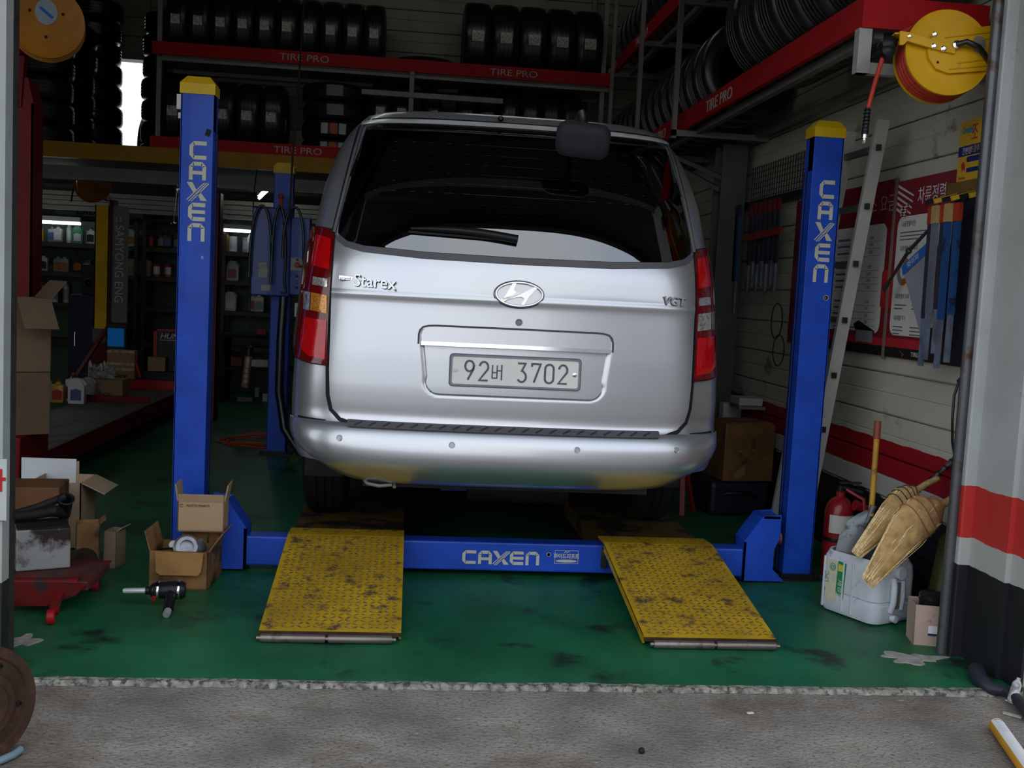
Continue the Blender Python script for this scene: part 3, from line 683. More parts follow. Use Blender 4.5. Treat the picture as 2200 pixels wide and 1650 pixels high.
# ================================================================== THE BLUE LIFT
def logo(o, X, Z, Nn, size, letters, parent, mt, gap=.22, vertical=True, name='lettering', wide=1.0):
    "square block capitals; each letter one unit high"
    X = V(X).normalized(); Z = V(Z).normalized(); Nn = V(Nn).normalized(); o = V(o)
    T = {
     'C': [[(1,1),(.24,1),(.24,.78),(1,.78)],[(.24,1),(0,.76),(.22,.70),(.30,.78)],[(0,.76),(0,.24),(.22,.30),(.22,.70)],[(0,.24),(.24,0),(.30,.22),(.22,.30)],[(.24,0),(1,0),(1,.22),(.24,.22)]],
     'A': [[(0,0),(.22,0),(.22,.76),(0,.76)],[(0,.76),(.24,1),(.30,.78),(.22,.70)],[(.24,1),(.76,1),(.76,.78),(.24,.78)],[(.76,1),(1,.76),(.78,.70),(.70,.78)],[(1,.76),(1,0),(.78,0),(.78,.76)],[(.22,.30),(.78,.30),(.78,.50),(.22,.50)]],
     'X': [[(-.12,1),(.22,1),(.46,.60),(.30,.42)],[(.50,.40),(.66,.52),(1.1,0),(.72,0)],[(1.02,1),(1.10,1),(.06,-.06),(-.02,-.06)],[(.88,1),(.96,1),(-.06,.02),(-.14,.02)],[(1.14,.98),(1.2,.94),(.20,-.06),(.14,-.06)]],
     'E': [[(1,1),(.24,1),(.24,.78),(1,.78)],[(.24,1),(0,.76),(.22,.70),(.30,.78)],[(0,.76),(0,.24),(.22,.30),(.22,.70)],[(0,.24),(.24,0),(.30,.22),(.22,.30)],[(.24,0),(1,0),(1,.22),(.24,.22)],[(.22,.40),(1,.40),(1,.60),(.22,.60)]],
     'N': [[(0,0),(.22,0),(.22,.76),(0,.76)],[(0,.76),(.24,1),(.30,.78),(.22,.70)],[(.24,1),(.76,1),(.76,.78),(.24,.78)],[(.76,1),(1,.76),(.78,.70),(.70,.78)],[(1,.76),(1,0),(.78,0),(.78,.76)]]}
    mb = MB()
    for i, ch in enumerate(letters):
        for P in T[ch]:
            if vertical: f = lambda a, b: o+X*(a*size*wide)+Z*((b-i*(1+gap))*size)
            else: f = lambda a, b: o+X*((a+i*(1+gap))*size*wide)+Z*(b*size)
            mb.prism([f(a, b) for a, b in P], Nn*-.002, Nn*.0012)
    return mb.build(name, mt, parent)
S_, WP, HP = 1.383, .143, 2.135
lift = thing('vehicle_lift', (0, 1.4, 0), 'blue and yellow four post vehicle lift under the silver van', 'vehicle lift')
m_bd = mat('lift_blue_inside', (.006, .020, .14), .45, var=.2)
def post(sx, y, lab, face=-1):
    x0, x1 = (S_, S_+WP) if sx > 0 else (-S_-WP, -S_)
    dp = .105; yb = y+dp if face < 0 else y-dp
    ya, yb_ = min(y, yb), max(y, yb)
    mb = MB()
    # C channel: front web, outer flange, inner flange with a slot
    mb.span((x0, y if face < 0 else yb_-.008, 0), (x1, y+.008 if face < 0 else yb_, HP), bev=.002)
    xo = x1-.006 if sx > 0 else x0; mb.span((xo, ya, 0), (xo+.006, yb_, HP))
    xi = x0 if sx > 0 else x1-.006; mb.span((xi, ya+.002, 0), (xi+.006, ya+.062, HP)); mb.span((xi, ya+.002, HP-.16), (xi+.006, yb_, HP))
    p = mb.build('post', blue, lift)
    if lab: p['label'] = lab
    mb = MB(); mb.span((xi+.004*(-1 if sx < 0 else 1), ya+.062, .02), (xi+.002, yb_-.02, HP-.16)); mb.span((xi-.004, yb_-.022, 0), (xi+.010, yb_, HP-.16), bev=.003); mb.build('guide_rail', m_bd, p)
    # yellow cap
    ca_ = MB(); o = .005; b = [(x0-o, ya-o), (x1+o, ya-o), (x1+o, yb_+o), (x0-o, yb_+o)]; t = [(x0+.022, ya+.018), (x1-.022, ya+.018), (x1-.022, yb_-.018), (x0+.022, yb_-.018)]
    vs = [(x, q, HP-.004) for x, q in b]+[(x, q, HP+.042) for x, q in b]+[(x, q, HP+.075) for x, q in t]
    ca_.add(vs, [(0,1,5,4),(1,2,6,5),(2,3,7,6),(3,0,4,7),(4,5,9,8),(5,6,10,9),(6,7,11,10),(7,4,8,11),(8,9,10,11),(0,3,2,1)]); ca_.build('cap', yellow, p)
    ft = MB(); ft.span((x0-.05, ya-.03, 0), (x1+.05, yb_+.05, .012)); ft.span((x0-.012, ya-.012, .012), (x1+.012, yb_+.01, .03))
    for a in (x0-.03, x1+.03):
        ft.lathe([(.012,0),(.012,.02),(0,.02)], (a, ya-.01, .012), n=6)
    ft.build('foot', mat('oily_foot_steel', (.02,.02,.022), .4, .4), p)
    return p
pL = post(-1, 0, 'post beside the stacked cardboard boxes'); pR = post(1, 0, 'post beside the ladder')
pRL = post(-1, 3.2, 'rear post beside the control cabinet'); pRR = post(1, 3.2, None)
logo((-S_-WP+.042, -.0015, 1.845), (1,0,0), (0,0,1), (0,-1,0), .080, 'CAXEN', pL, letter, .13, wide=.93)
text('R', .022, letter, pL, (-S_-.04, -.003, 1.405), (1,0,0), (0,0,1), .001)
logo((S_+.040, -.0015, 1.845), (1,0,0), (0,0,1), (0,-1,0), .086, 'CAXEN', pR, letter, .15, wide=.85)
tt = MB(); tt.lathe([(.013,0),(.013,.002),(.0105,.002),(.0105,0)], (S_+.112, -.001, 1.378), (0,-1,0), 16); tt.build('lettering', letter, pR)
text('R', .014, letter, pR, (S_+.107, -.002, 1.373), (1,0,0), (0,0,1), .001)
tp = MB(); tp.box((-S_-.022, -.003, 1.965), (.020, .004, .030), rot=Matrix.Rotation(.35, 3, 'Y')); tp.build('sticker_scrap', dark, pL)
sk = MB(); sk.span((-S_-WP-.018, -.002, 2.06), (-S_-WP, .0, 2.125)); sk.span((-S_-WP-.010, -.002, 2.02), (-S_-WP, 0, 2.045)); sk.build('height_scale', offwhite, pL)
# crossbeam, end carriages
cb = MB(); cb.span((-1.185, -.075, .028), (1.16, .03, .163), bev=.008); cbm = cb.build('crossbeam', blue, lift)
logo((-.19, -.0762, .060), (1,0,0), (0,0,1), (0,-1,0), .064, 'CAXEN', cbm, letter, .16, False, wide=1.0)
tt = MB(); tt.lathe([(.010,0),(.010,.0015),(.008,.0015),(.008,0)], (.215, -.075, .113), (0,-1,0), 14); tt.build('lettering', letter, cbm)
bgp = Pen(V((.300, -.0752, .103)), V((1,0,0)), V((0,0,1)), V((0,-1,0)), .002); bgp.line([(-.055,-.031),(.055,-.031),(.055,.031),(-.055,.031)], True); bgm = bgp.build('badge_border', letter, cbm)
text('와이드리프트', .026, letter, cbm, (.300, -.0765, .098), (1,0,0), (0,0,1), .001, align='CENTER', sx=.85, bold=.0008)
bg_ = MB(); bg_.prism([(.300+.050*math.cos(2*PI*i/24), -.0755, .084+.007*math.sin(2*PI*i/24)) for i in range(24)], (0,0,0), (0,-.0012,0)); bg_.build('badge_swoosh', letter, cbm)
bz = Pen(V((.300, -.0752, .126)), V((1,0,0)), V((0,0,1)), V((0,-1,0)), .003); bz.line([(-.012,-.003),(-.004,.004),(.001,-.002),(.008,.004),(.014,.003)]); bz.build('badge_mark', letter, cbm)
m_cb = blue
for sx in (-1, 1):
    mb = MB(); a = 1.175*sx if sx < 0 else 1.15
    P = [(a, .012), (a, .20), (a+.085*sx, .325), (a+.175*sx, .335), (a+.175*sx, .22), (a+.15*sx, .17), (a+.15*sx, .07), (a+.21*sx, .012)]
    mb.prism([(x, -.085, z) for x, z in P], (0,0,0), (0,.012,0)); mb.prism([(x, .045, z) for x, z in P], (0,0,0), (0,.012,0))
    mb.span((min(a, a+.012*sx), -.085, .012), (max(a, a+.012*sx), .057, .20)); mb.bar((a+.006*sx, -.014, .20), (a+.088*sx, -.014, .322), .010, .14, up=(0,1,0)); mb.span((min(a+.09*sx, a+.17*sx), -.085, .315), (max(a+.09*sx, a+.17*sx), .057, .327))
    k_ = mb.build('beam_carriage', blue, lift)
    ro = MB(); ro.lathe([(.0,-.02),(.034,-.02),(.034,-.012),(.026,-.010),(.026,.010),(.034,.012),(.034,.02),(0,.02)], (a+.17*sx, -.04, .215), (1,0,0), 16); ro.span((a+.13*sx if sx > 0 else a-.2, -.06, .18), (a+.15*sx if sx > 0 else a-.18, -.02, .25))
    ro.build('guide_roller', mat('rusty_bronze', (.25,.10,.04), .5, .6), k_)
# runways and drive-on ramps with chequer plate
m_ry = mat('ramp_yellow', (.43, .265, .010), .5, var=.25, scale=4, dirt=((.085, .056, .024), .545, 14))
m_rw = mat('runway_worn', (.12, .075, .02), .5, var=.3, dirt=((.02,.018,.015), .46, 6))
XR, WR = .725, .523
for sx in (-1, 1):
    rw_ = MB(); rw_.span((sx*XR-WR/2, -.12, .135), (sx*XR+WR/2, 4.4, .152)); 
    for q in (-1, 1): rw_.span((sx*XR+q*(WR/2-.01)-.01, -.115, .06), (sx*XR+q*(WR/2-.01)+.01, 4.4, .135))
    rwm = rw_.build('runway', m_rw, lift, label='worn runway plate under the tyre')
    y0, z0, y1, z1 = -1.005, .040, -.118, .190
    U = V((0, y1-y0, z1-z0)); L = U.length; U.normalize(); NN = V((1,0,0)).cross(U); O = V((sx*XR, y0, z0))
    P = lambda a, b, c=0.: O+V((1,0,0))*a+U*b+NN*c
    rp = MB(); rp.frame(P(0, L/2, -.004), (WR, L, .008), V((1,0,0)), U, NN)
    # folded top edge onto the runway and side lips
    rp.add([P(-WR/2, L, 0), P(WR/2, L, 0), V((sx*XR+WR/2, y1+.14, .186)), V((sx*XR-WR/2, y1+.14, .186)), P(-WR/2, L, -.008), P(WR/2, L, -.008), V((sx*XR+WR/2, y1+.14, .178)), V((sx*XR-WR/2, y1+.14, .178))], [(0,1,2,3),(4,7,6,5),(0,4,5,1),(1,5,6,2),(2,6,7,3),(3,7,4,0)])
    for q in (-1, 1): rp.frame(P(q*(WR/2-.004), L/2, -.020), (.008, L*.96, .036), V((1,0,0)), U, NN)
    rm = rp.build('ramp', m_ry, lift, label='yellow chequer plate ramp')
    tr = MB(); nx, ny = 17, 34; rr_ = random.Random(5)
    for j in range(ny):
        for i in range(nx):
            a = -WR/2+.014+(WR-.028)*(i+.5)/nx; b = .016+(L-.03)*(j+.5)/ny; s = 1 if (i+j) % 2 else -1
            d = (V((1,0,0))*.78*s+U*.55).normalized() if True else None
            e = NN.cross(d); c = P(a, b, 0)
            tr.add([c-d*.0165, c-e*.0040+NN*.0004, c+d*.0165, c+e*.0040+NN*.0004, c+NN*.0052], [(0,1,4),(1,2,4),(2,3,4),(3,0,4)])
    for i in range(17):
        for j in range(3):
            a = -WR/2+.014+(WR-.028)*(i+.5)/17; s = 1 if (i+j) % 2 else -1; c = V((sx*XR+a, y1+.03+.04*j, .187)); d = V((.78*s, .55, 0)).normalized(); e = V((0,0,1)).cross(d)
            tr.add([c-d*.0125, c-e*.0032, c+d*.0125, c+e*.0032, c+V((0,0,.004))], [(0,1,4),(1,2,4),(2,3,4),(3,0,4)])
    tr.build('chequer_tread', mat('tread_yellow', (.15, .08, .012), .45, var=.2, dirt=((.06,.042,.02), .52, 16)), rm, kind='stuff')
    ro = MB(); c0 = -.012 if sx < 0 else .014
    for q in (-1, 1):
        w_ = .236; cx = sx*XR+c0+q*(w_/2+.005)
        ro.lathe([(0,-w_/2),(.014,-w_/2),(.0165,-w_/2+.006),(.0165,w_/2-.006),(.014,w_/2),(0,w_/2)], (cx, y0-.020, .0175), (1,0,0), 14)
    ro.lathe([(.008,-.255),(.008,.255)], (sx*XR+c0, y0-.020, .0175), (1,0,0), 8)
    ro.build('ramp_roller', mat('worn_roller_steel', (.20,.165,.15), .35, .7, var=.2, dirt=((.10,.06,.04), .6, 12)), rm, 40)
    ed_ = MB(); ed_.frame(P(0, -.001, -.010), (WR, .008, .016), V((1,0,0)), U, NN); ed_.build('ramp_edge', mat('rusty_edge', (.06,.035,.02), .6, .3, var=.4, scale=30), rm)
# jack beam and blue bar seen under the van
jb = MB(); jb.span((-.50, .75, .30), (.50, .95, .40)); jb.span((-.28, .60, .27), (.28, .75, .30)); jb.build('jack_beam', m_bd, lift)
rc = MB(); rc.span((-1.2, 3.22, .03), (1.2, 3.33, .16)); rc.build('rear_crossbeam', blue, lift)
# control cabinet on the rear post
cc = MB(); cc.span((-1.655, 3.05, 1.215), (-1.375, 3.20, 1.86), bev=.008); ccm = cc.build('control_cabinet', mat('cabinet_blue', (.018,.06,.30), .4, coat=.2, dirt=((.03,.05,.12), .6, 6)), lift)
pn = MB(); pn.span((-1.375, 3.06, 1.23), (-1.235, 3.2, 1.80), bev=.006); pnm = pn.build('switch_panel', MATS['cabinet_blue'], ccm)
pl_ = MB(); pl_.span((-1.368, 3.050, 1.41), (-1.28, 3.059, 1.505)); pl_.build('button_plate', mat('pale_plate', (.26,.27,.27), .5), ccm)
for z, r, mt in ((1.452, .020, redplastic), (1.49, .010, blackp), (1.37, .009, blackp), (1.325, .011, mat('red_button', (.3,.05,.05), .4)), (1.285, .010, blackp)):
    bt_ = MB(); bt_.lathe([(r,-.002),(r,.014),(r*.8,.02),(0,.02)], (-1.32, 3.056, z), (0,-1,0), 16); bt_.build('button', mt, ccm, 40)
no_ = MB(); no_.add([(-1.60, 3.046, 1.345), (-1.535, 3.046, 1.345), (-1.53, 3.046, 1.40), (-1.545, 3.046, 1.46), (-1.60, 3.046, 1.455)], [(0,1,2,3,4)]); no_.span((-1.575, 3.044, 1.25), (-1.51, 3.048, 1.295)); no_.build('paper_label', mat('torn_paper', (.40,.38,.33), .8, dirt=((.1,.1,.12), .6, 30)), ccm)
for k, (xa, xb, z) in enumerate(((-1.66, -1.50, 1.35), (-1.50, -1.40, 1.30), (-1.42, -1.27, 1.50))):
    hs = MB(); hs.tube([V((xa+(xb-xa)*(1-math.cos(PI*i/16))/2, 3.0-.01*k, z+(1.87-z)*math.sin(PI*i/16)**.7)) for i in range(17)]+([V((xb+.01, 3.0, z-.05)), V((xb-.03, 3.0, z-.06))] if k else []), .010, 8); hs.build('hose', black_rubber, ccm, 60)
hk = MB(); hk.span((-1.47, 3.05, 1.86), (-1.44, 3.08, 1.93)); hk.span((-1.475, 3.04, 1.93), (-1.435, 3.09, 1.965), bev=.01); hk.build('red_hook', mat('red_hook_paint', (.25,.02,.015), .5), ccm)
plg = MB(); plg.span((-1.335, 3.10, 1.065), (-1.30, 3.2, 1.17), bev=.006); plg.build('socket_box', offwhite, ccm)
cw = MB(); cw.tube([V((-1.42, 3.12, 1.22)), V((-1.43, 3.1, .9)), V((-1.43, 3.1, .5)), V((-1.38, 3.08, .22)), V((-1.25, 3.0, .05))], .03, 10); cw.build('cable_sleeve', black_rubber, ccm, 50)
# ================================================================== TYRE RACKS
m_txt = mat('shelf_lettering', (.45,.42,.40), .5)
rack = thing('tyre_rack', (-.8, 5.0, 2.44), 'red beamed tyre rack along the back wall above the mezzanine', 'rack')
def red_beam(a, b, parent, h=.105):
    mb = MB(); mb.span(a, b); return mb.build('shelf_beam', red, parent)
YF = 4.72
ub = red_beam((-2.80, YF, 3.245), (1.25, YF+.03, 3.355), rack)
lo = red_beam((-2.80, YF-.01, 2.435), (-.35, YF+.02, 2.54), rack)
def tirepro(px, py, parent, size=.092):
    p = at(px, py, Y=YF-.012); text('TIRE PRO', size, m_txt, parent, p, (1,0,0), (0,0,1), .002, sx=1.28)
p = at(600, 127, Y=YF); text('TIRE PRO', .082, m_txt, ub, (p.x, YF-.002, 3.272), (1,0,0), (0,0,1), .003, sx=1.28)
p = at(1052, 160, Y=YF); text('TIRE PRO', .082, m_txt, ub, (p.x, YF-.002, 3.272), (1,0,0), (0,0,1), .003, sx=1.28)
p = at(588, 325, Y=YF); text('TIRE PRO', .080, m_txt, lo, (p.x, YF-.012, 2.462), (1,0,0), (0,0,1), .003, sx=1.28)
m_rail = mat('grey_rack_angle', (.24,.24,.215), .55, .2, dirt=((.1,.08,.06), .62, 8))
for x, y, z0, z1 in ((-2.745, YF+.03, 2.40, 4.4), (-2.60, YF+.66, 2.40, 4.4), (-.54, YF-.035, 2.42, 3.24), (1.195, YF+.05, 2.4, 4.4), (1.18, YF+.66, 2.42, 4.4)):
    mb = MB(); mb.span((x-.02, y, z0), (x+.02, y+.04, z1)); mb.build('upright', m_rail, rack)
for a, b in (((-2.75, YF+.60, 3.20), (1.25, YF+.64, 3.24)), ((-2.75, YF+.60, 2.41), (-.35, YF+.64, 2.45)), ((-2.75, YF+.035, 3.20), (1.25, YF+.075, 3.235)), ((-.98, YF-.045, 3.015), (.28, YF-.005, 3.06)), ((.28, YF+.68, 2.93), (1.19, YF+.71, 2.97)), ((-2.75, YF+.03, 3.235), (1.24, YF+.60, 3.247)), ((-2.75, YF+.02, 2.44), (-.35, YF+.60, 2.452)), ((-.90, YF+.03, 2.575), (1.17, YF+.60, 2.59))):
    mb = MB(); mb.span(a, b); mb.build('shelf_rail', m_rail, rack)
# rack along the side wall
rack2 = thing('tyre_rack', (1.6, 2.5, 2.45), 'long red beamed tyre rack fixed high along the side wall above the ladder', 'rack')
XF = 1.30
lb2 = red_beam((XF, -.60, 2.475), (XF+.03, 4.72, 2.60), rack2); red_beam((XF, -.63, 2.475), (1.84, -.60, 2.60), rack2)
ub2 = red_beam((XF-.045, .3, 3.335), (XF-.015, 4.70, 3.445), rack2)
for y in (1.0, 2.55): text('TIRE PRO', .10, m_txt, lb2, (XF-.002, y+.62, 2.500), (0,-1,0), (0,0,1), .003, sx=1.28)
for y in (3.2, 4.4): text('TIRE PRO', .085, m_txt, ub2, (XF-.047, y+.5, 3.36), (0,-1,0), (0,0,1), .003, sx=1.28)
mb = MB(); mb.span((XF-.005, -.62, 2.295), (XF+.05, -.575, 2.474)); mb.span((XF, -.615, 2.295), (1.88, -.575, 2.34)); mb.build('end_bracket', mat('pale_rack_steel', (.40,.41,.38), .55, .2, dirt=((.15,.12,.1), .6, 12)), rack2)
for y in (2.15, 3.35, 4.55):
    mb = MB(); mb.span((XF-.075, y, 2.42), (XF-.045, y+.04, 4.3)); mb.build('upright', m_rail, rack2)
    mb = MB(); mb.span((XF-.075, y, 2.435), (1.90, y+.04, 2.475)); mb.build('cross_rail', m_rail, rack2)
    mb = MB(); mb.span((XF-.04, y, 3.30), (1.90, y+.04, 3.34)); mb.build('cross_rail', m_rail, rack2)
for x in (XF+.09, 1.80):
    for z in (2.455, 3.315):
        mb = MB(); mb.span((x, -.55 if z < 3 else .3, z), (x+.04, 4.7, z+.04)); mb.build('shelf_rail', m_rail, rack2)
# diagonal brace and steel column under the rack
col_ = thing('steel_column', (1.75, 2.45, 0), 'grey steel column against the side wall behind the lift post', 'column')
m_colm = mat('grey_column_paint', (.10,.097,.09), .6, var=.15)
mb = MB(); mb.span((1.66, 2.40, 0), (1.84, 2.412, 2.44)); mb.span((1.66, 2.58, 0), (1.84, 2.592, 2.44)); mb.span((1.742, 2.41, 0), (1.756, 2.585, 2.44)); mb.build('column_shaft', m_colm, col_)
mb = MB(); mb.bar((1.28, 2.9, 2.46), (1.70, 2.43, 2.20), .05, .03); mb.bar((1.22, 2.9, 2.43), (1.66, 2.40, 2.12), .05, .03); mb.build('brace', m_colm, col_)
# ------------------------------------------------------------------ tyres
def tyre_mesh(R, w, rim, grooves=4, name='tyre'):
    h = w/2; pr = [(rim, -h*.72), (rim+.012, -h*.86), (R-.075, -h), (R-.045, -h*.97), (R-.024, -h*.91), (R-.009, -h*.80)]
    gw = w*.74/(grooves+1)
    for k in range(grooves):
        z = -w*.37+gw*(k+1); pr += [(R, z-.006), (R-.007, z-.004), (R-.007, z+.004), (R, z+.006)]
    pr += [(R-.009, h*.80), (R-.024, h*.91), (R-.045, h*.97), (R-.075, h), (rim+.012, h*.86), (rim, h*.72), (rim-.0, h*.5), (rim+.02, 0), (rim, -h*.5)]
    mb = MB(); mb.lathe(pr, (0,0,0), (1,0,0), 44, True); me = mb.mesh(name)
    me.materials.append(black_rubber); me.polygons.foreach_set('use_smooth', [True]*len(me.polygons)); me.set_sharp_from_angle(angle=math.radians(50)); return me
def sticker_mesh(R, w, ang, span):
    "curved paper label on the tread"
    mb = MB(); n = 5; vs = []
    for i in range(n+1):
        a = math.radians(ang-span/2+span*i/n)
        for x in (-w/2, w/2): vs.append((x, -(R+.002)*math.cos(a), (R+.002)*math.sin(a)))
    mb.add(vs, [(2*i, 2*i+1, 2*i+3, 2*i+2) for i in range(n)]); return mb.mesh('sticker')
m_stk = mat('tread_print', (.42,.40,.36), .5, var=.75, scale=70)
m_stkw = mat('tyre_label_white', (.45,.45,.43), .5, var=.1)
m_stko = mat('tyre_label_orange', (.42,.10,.015), .5)
SIZES = {'car': (.305, .185, .19), 'suv': (.355, .25, .215), 'mid': (.315, .205, .20), 'thin': (.30, .165, .19)}
PROTO = {k: tyre_mesh(*v) for k, v in SIZES.items()}
STK = {k: sticker_mesh(v[0], v[1]*.42, -2, 15) for k, v in SIZES.items()}
def tyre(kind, loc, rot, label, group, sticker=None, smesh=None):
    o = D.objects.new('tyre', PROTO[kind]); COL.objects.link(o); o.location = loc; o.rotation_euler = rot; tag(o, label, 'tyre', group)
    if sticker:
        s = D.objects.new('tread_label', smesh or STK[kind]); COL.objects.link(s)
        if not s.data.materials: s.data.materials.append(sticker)
        s.parent = o
    return o
rt = random.Random(11)
# upper back shelf: narrow row, then a row of wide tyres
for i in range(10):
    x = -2.60+i*.190
    tyre('car', (x, 4.98, 3.555), (0,0,0), f'{ORD[i]} narrow tyre from the window along the upper back shelf', 'narrow tyres on the upper back shelf', m_stk)
for i in range(5):
    x = .03+i*.254
    tyre('suv', (x, 5.02, 3.605), (0,0,0), f'{ORD[i]} wide tyre along the upper back shelf, counted towards the side wall', 'wide tyres on the upper back shelf', m_stk)
tyre('thin', (-.43, 5.08, 3.335), (0,PI/2,0), 'small tyre lying flat beside the wide tyres on the upper shelf', 'tyres on the upper back shelf')
# lower shelf: upright tyres behind the post, flat pile with labels
for i in range(5):
    x = -2.61+i*.212
    tyre('mid', (x, 4.99, 2.772), (0,0,0), f'{ORD[i]} upright tyre from the window on the lower back shelf', 'upright tyres on the lower back shelf', m_stk)
lab_w = sticker_mesh(.315, .10, 0, 14)
for i in range(4):
    o = tyre('thin', (-1.23+rt.uniform(-.01,.01), 5.055, 2.540+i*.168), (0,PI/2,0), f'{ORD[i]} tyre from the bottom of the labelled flat pile on the lower back shelf', 'flat pile of labelled tyres')
    for a, mt in ((-14, m_stkw), (2, m_stko), (17, m_stkw)):
        if i > 1 and a != 2: continue
        mm = MB(); r = .303; n = 3; vs = []
        for k in range(n+1):
            b = math.radians(a-(6 if i < 2 else 14)+(12 if i < 2 else 28)*k/n)
            for x in (-.05, .045): vs.append((x, -r*math.cos(b), r*math.sin(b)))
        mm.add(vs, [(2*k, 2*k+1, 2*k+3, 2*k+2) for k in range(n)])
        s = link('side_label', mm.mesh('side_label'), mt if i < 2 else mat('faded_tyre_label', (.20,.20,.18), .5)); s.parent = o
for i in range(2):
    tyre('car', (-.81+i*.19, 5.07, 2.90), (0,0,0), ('upright tyre beside the labelled pile under the upper shelf beam', 'upright tyre next to the thin rack upright under the upper shelf beam')[i], 'tyres under the upper shelf', m_stk)
# tyres on the low rail under the upper shelf
tyre('thin', (-.33, 5.07, 2.90), (0, -.22, 0), 'leaning tyre on the low rail just above the van roof', 'tyres on the low rail above the van', m_stk)
for i in range(6):
    tyre('car', (-.03+i*.195, 5.07, 2.90), (0,0,0), f'{ORD[i]} upright tyre after the leaning one on the low rail above the van roof', 'tyres on the low rail above the van', m_stk)
# flat piles by the window, on the mezzanine
piles = (('outermost pile behind the round hose reel', -3.89, 5.1, 5, 'mid'), ('pile second from the round hose reel', -3.90, 5.78, 6, 'mid'), ('pile beside the bright window', -3.84, 6.47, 8, 'mid'), ('pile between the window and the red rack', -2.86, 5.95, 7, 'mid'))
for nm, x, y, n, kind in piles:
    w = SIZES[kind][1]+.003; z = 2.402+w/2
    for i in range(n):
        tyre(kind, (x+rt.uniform(-.015,.015), y, z+i*w), (0,PI/2,0), f'{ORD[i]} tyre from the bottom of the {nm}', 'flat tyre '+nm)
tyre('thin', (-3.25, 6.62, 2.705), (0,.0,.5), 'tyre standing upright in front of the bright window', 'tyres by the window')
# long rows on the side wall rack
y = 1.75; i = 0
while y < 4.75:
    tyre('mid', (1.585, y, 2.80), (0,0,PI/2), f'{ORD[i]} upright tyre of the long row on the side wall shelf, counted from the street', 'long tyre row on the side wall shelf', m_stk if i < 6 else None, sticker_mesh(.315, .09, 60, 8) if i == 0 else STK['mid']); y += .226; i += 1
for i in range(6):
    tyre('suv', (1.545, -.40+i*.256, 2.89), (0,0,PI/2), f'{ORD[i]} wide tyre on the near end of the side wall shelf, counted from the street', 'wide tyres at the street end of the side wall shelf')
y = 1.9; i = 0
while y < 4.7:
    tyre('car', (1.592, y, 3.67), (0,0,PI/2), f'{ORD[i]} tyre on the topmost side wall shelf, counted from the street', 'tyres on the topmost side wall shelf'); y += .192; i += 1

# ------------------------------------------------------------------ ceiling lamps of the bay (above the frame) and their light
m_tube = mat('lit_tube', (1,1,1), emit=((.93, 1.0, .96), 14.0))
m_fix = mat('lamp_fixture_white', (.6,.6,.58), .5)
def tube_lamp(a, b, label, mt=None, fixture=True, group='fluorescent lamps'):
    a = V(a); b = V(b); o = thing('fluorescent_lamp', (a+b)/2+V((0,0,.05)), label, 'lamp', group)
    mb = MB(); mb.tube([a, b], .016, 10); mb.build('tube', mt or m_tube, o, 50)
    if fixture: mb = MB(); mb.bar(a+V((0,0,.045)), b+V((0,0,.045)), .05, .05); mb.build('fixture', m_fix, o)
    return o
for x, y, w_ in ((-2.2, 2.6, 'between the lift posts and the window'), (-.2, 2.6, 'over the van roof')):
    tube_lamp((x, y, 4.47), (x+1.2, y, 4.47), 'fluorescent ceiling lamp '+w_, None, True, 'ceiling lamps over the lift bay')
# ================================================================== RIGHT SIDE OF THE BAY
# hose reel on the jamb
reel = thing('hose_reel', (1.60, -.62, 2.18), 'yellow hose reel with red air hose on a bracket beside the door jamb', 'hose reel')
m_reel = mat('reel_yellow', (.66, .36, .006), .38, var=.1, dirt=((.30,.17,.03), .64, 14))
RC = at(2022, 124, Y=-.82); RA = V((-.06, -.98, .12)).normalized()    # axle looks towards the street and a little to the lift
RR = .168
mb = MB(); mb.lathe([(0,.052),(.05,.052),(.055,.055),(RR-.02,.055),(RR,.061),(RR,.051),(RR-.02,.047),(0,.040)], RC, tuple(RA), 40); fd = mb.build('reel_disc', m_reel, reel, 30)
mb = MB(); mb.lathe([(0,-.052),(RR-.02,-.052),(RR,-.060),(RR,-.050),(0,-.042)], RC, tuple(RA), 40); mb.build('reel_disc', m_reel, reel, 30)
mb = MB(); mb.lathe([(.08,-.04),(.08,.04)], RC, tuple(RA), 24)
for k in range(4):
    r = .158; c = RC+RA*(-.036+.0235*k); u = RA.orthogonal().normalized(); w = RA.cross(u)
    mb.tube([c+u*(r*math.cos(2*PI*i/36))+w*(r*math.sin(2*PI*i/36)) for i in range(37)], .011, 8)
mb.build('wound_hose', mat('red_air_hose', (.42,.035,.018), .4), reel, 50)
# in-plane axes of the disc
RX = V((1,0,0))-RA*RA.x; RX.normalize(); RZ = RX.cross(RA); RZ = RZ if RZ.z > 0 else -RZ
q = lambda a, b, c=.058: RC+RX*a+RZ*b+RA*c
mb = MB(); P = [(-.085,.0),(-.07,.05),(-.03,.075),(.19,.115),(.245,.115),(.245,-.055),(.0,-.085),(-.05,-.07),(-.08,-.03)]
mb.prism([q(a, b, .056) for a, b in P], (0,0,0), RA*.014); br = mb.build('bracket', m_reel, reel)
mb = MB()
for a, b, c, d in ((-.02,.052,.2,.09),(.03,.035,.2,.066),(.03,-.045,.2,-.015),(-.0,-.07,.21,-.04)): mb.bar(q(a,b,.070), q(c,d,.070), .004, .006, up=RA)
mb.build('bracket_rib', mat('reel_rib', (.5,.26,.004), .4), br)
mb = MB(); mb.prism([q(a, b, .071) for a, b in ((-.20,.065),(-.165,.062),(-.05,.033),(.02,.012),(.015,-.012),(-.06,.002),(-.17,.028),(-.185,.012),(-.20,.012))], (0,0,0), RA*.010)
mb.bar(q(-.20,.06,.07), q(-.20,.06,-.04), .03, .006, up=RZ); mb.build('guide_arm', m_reel, br)
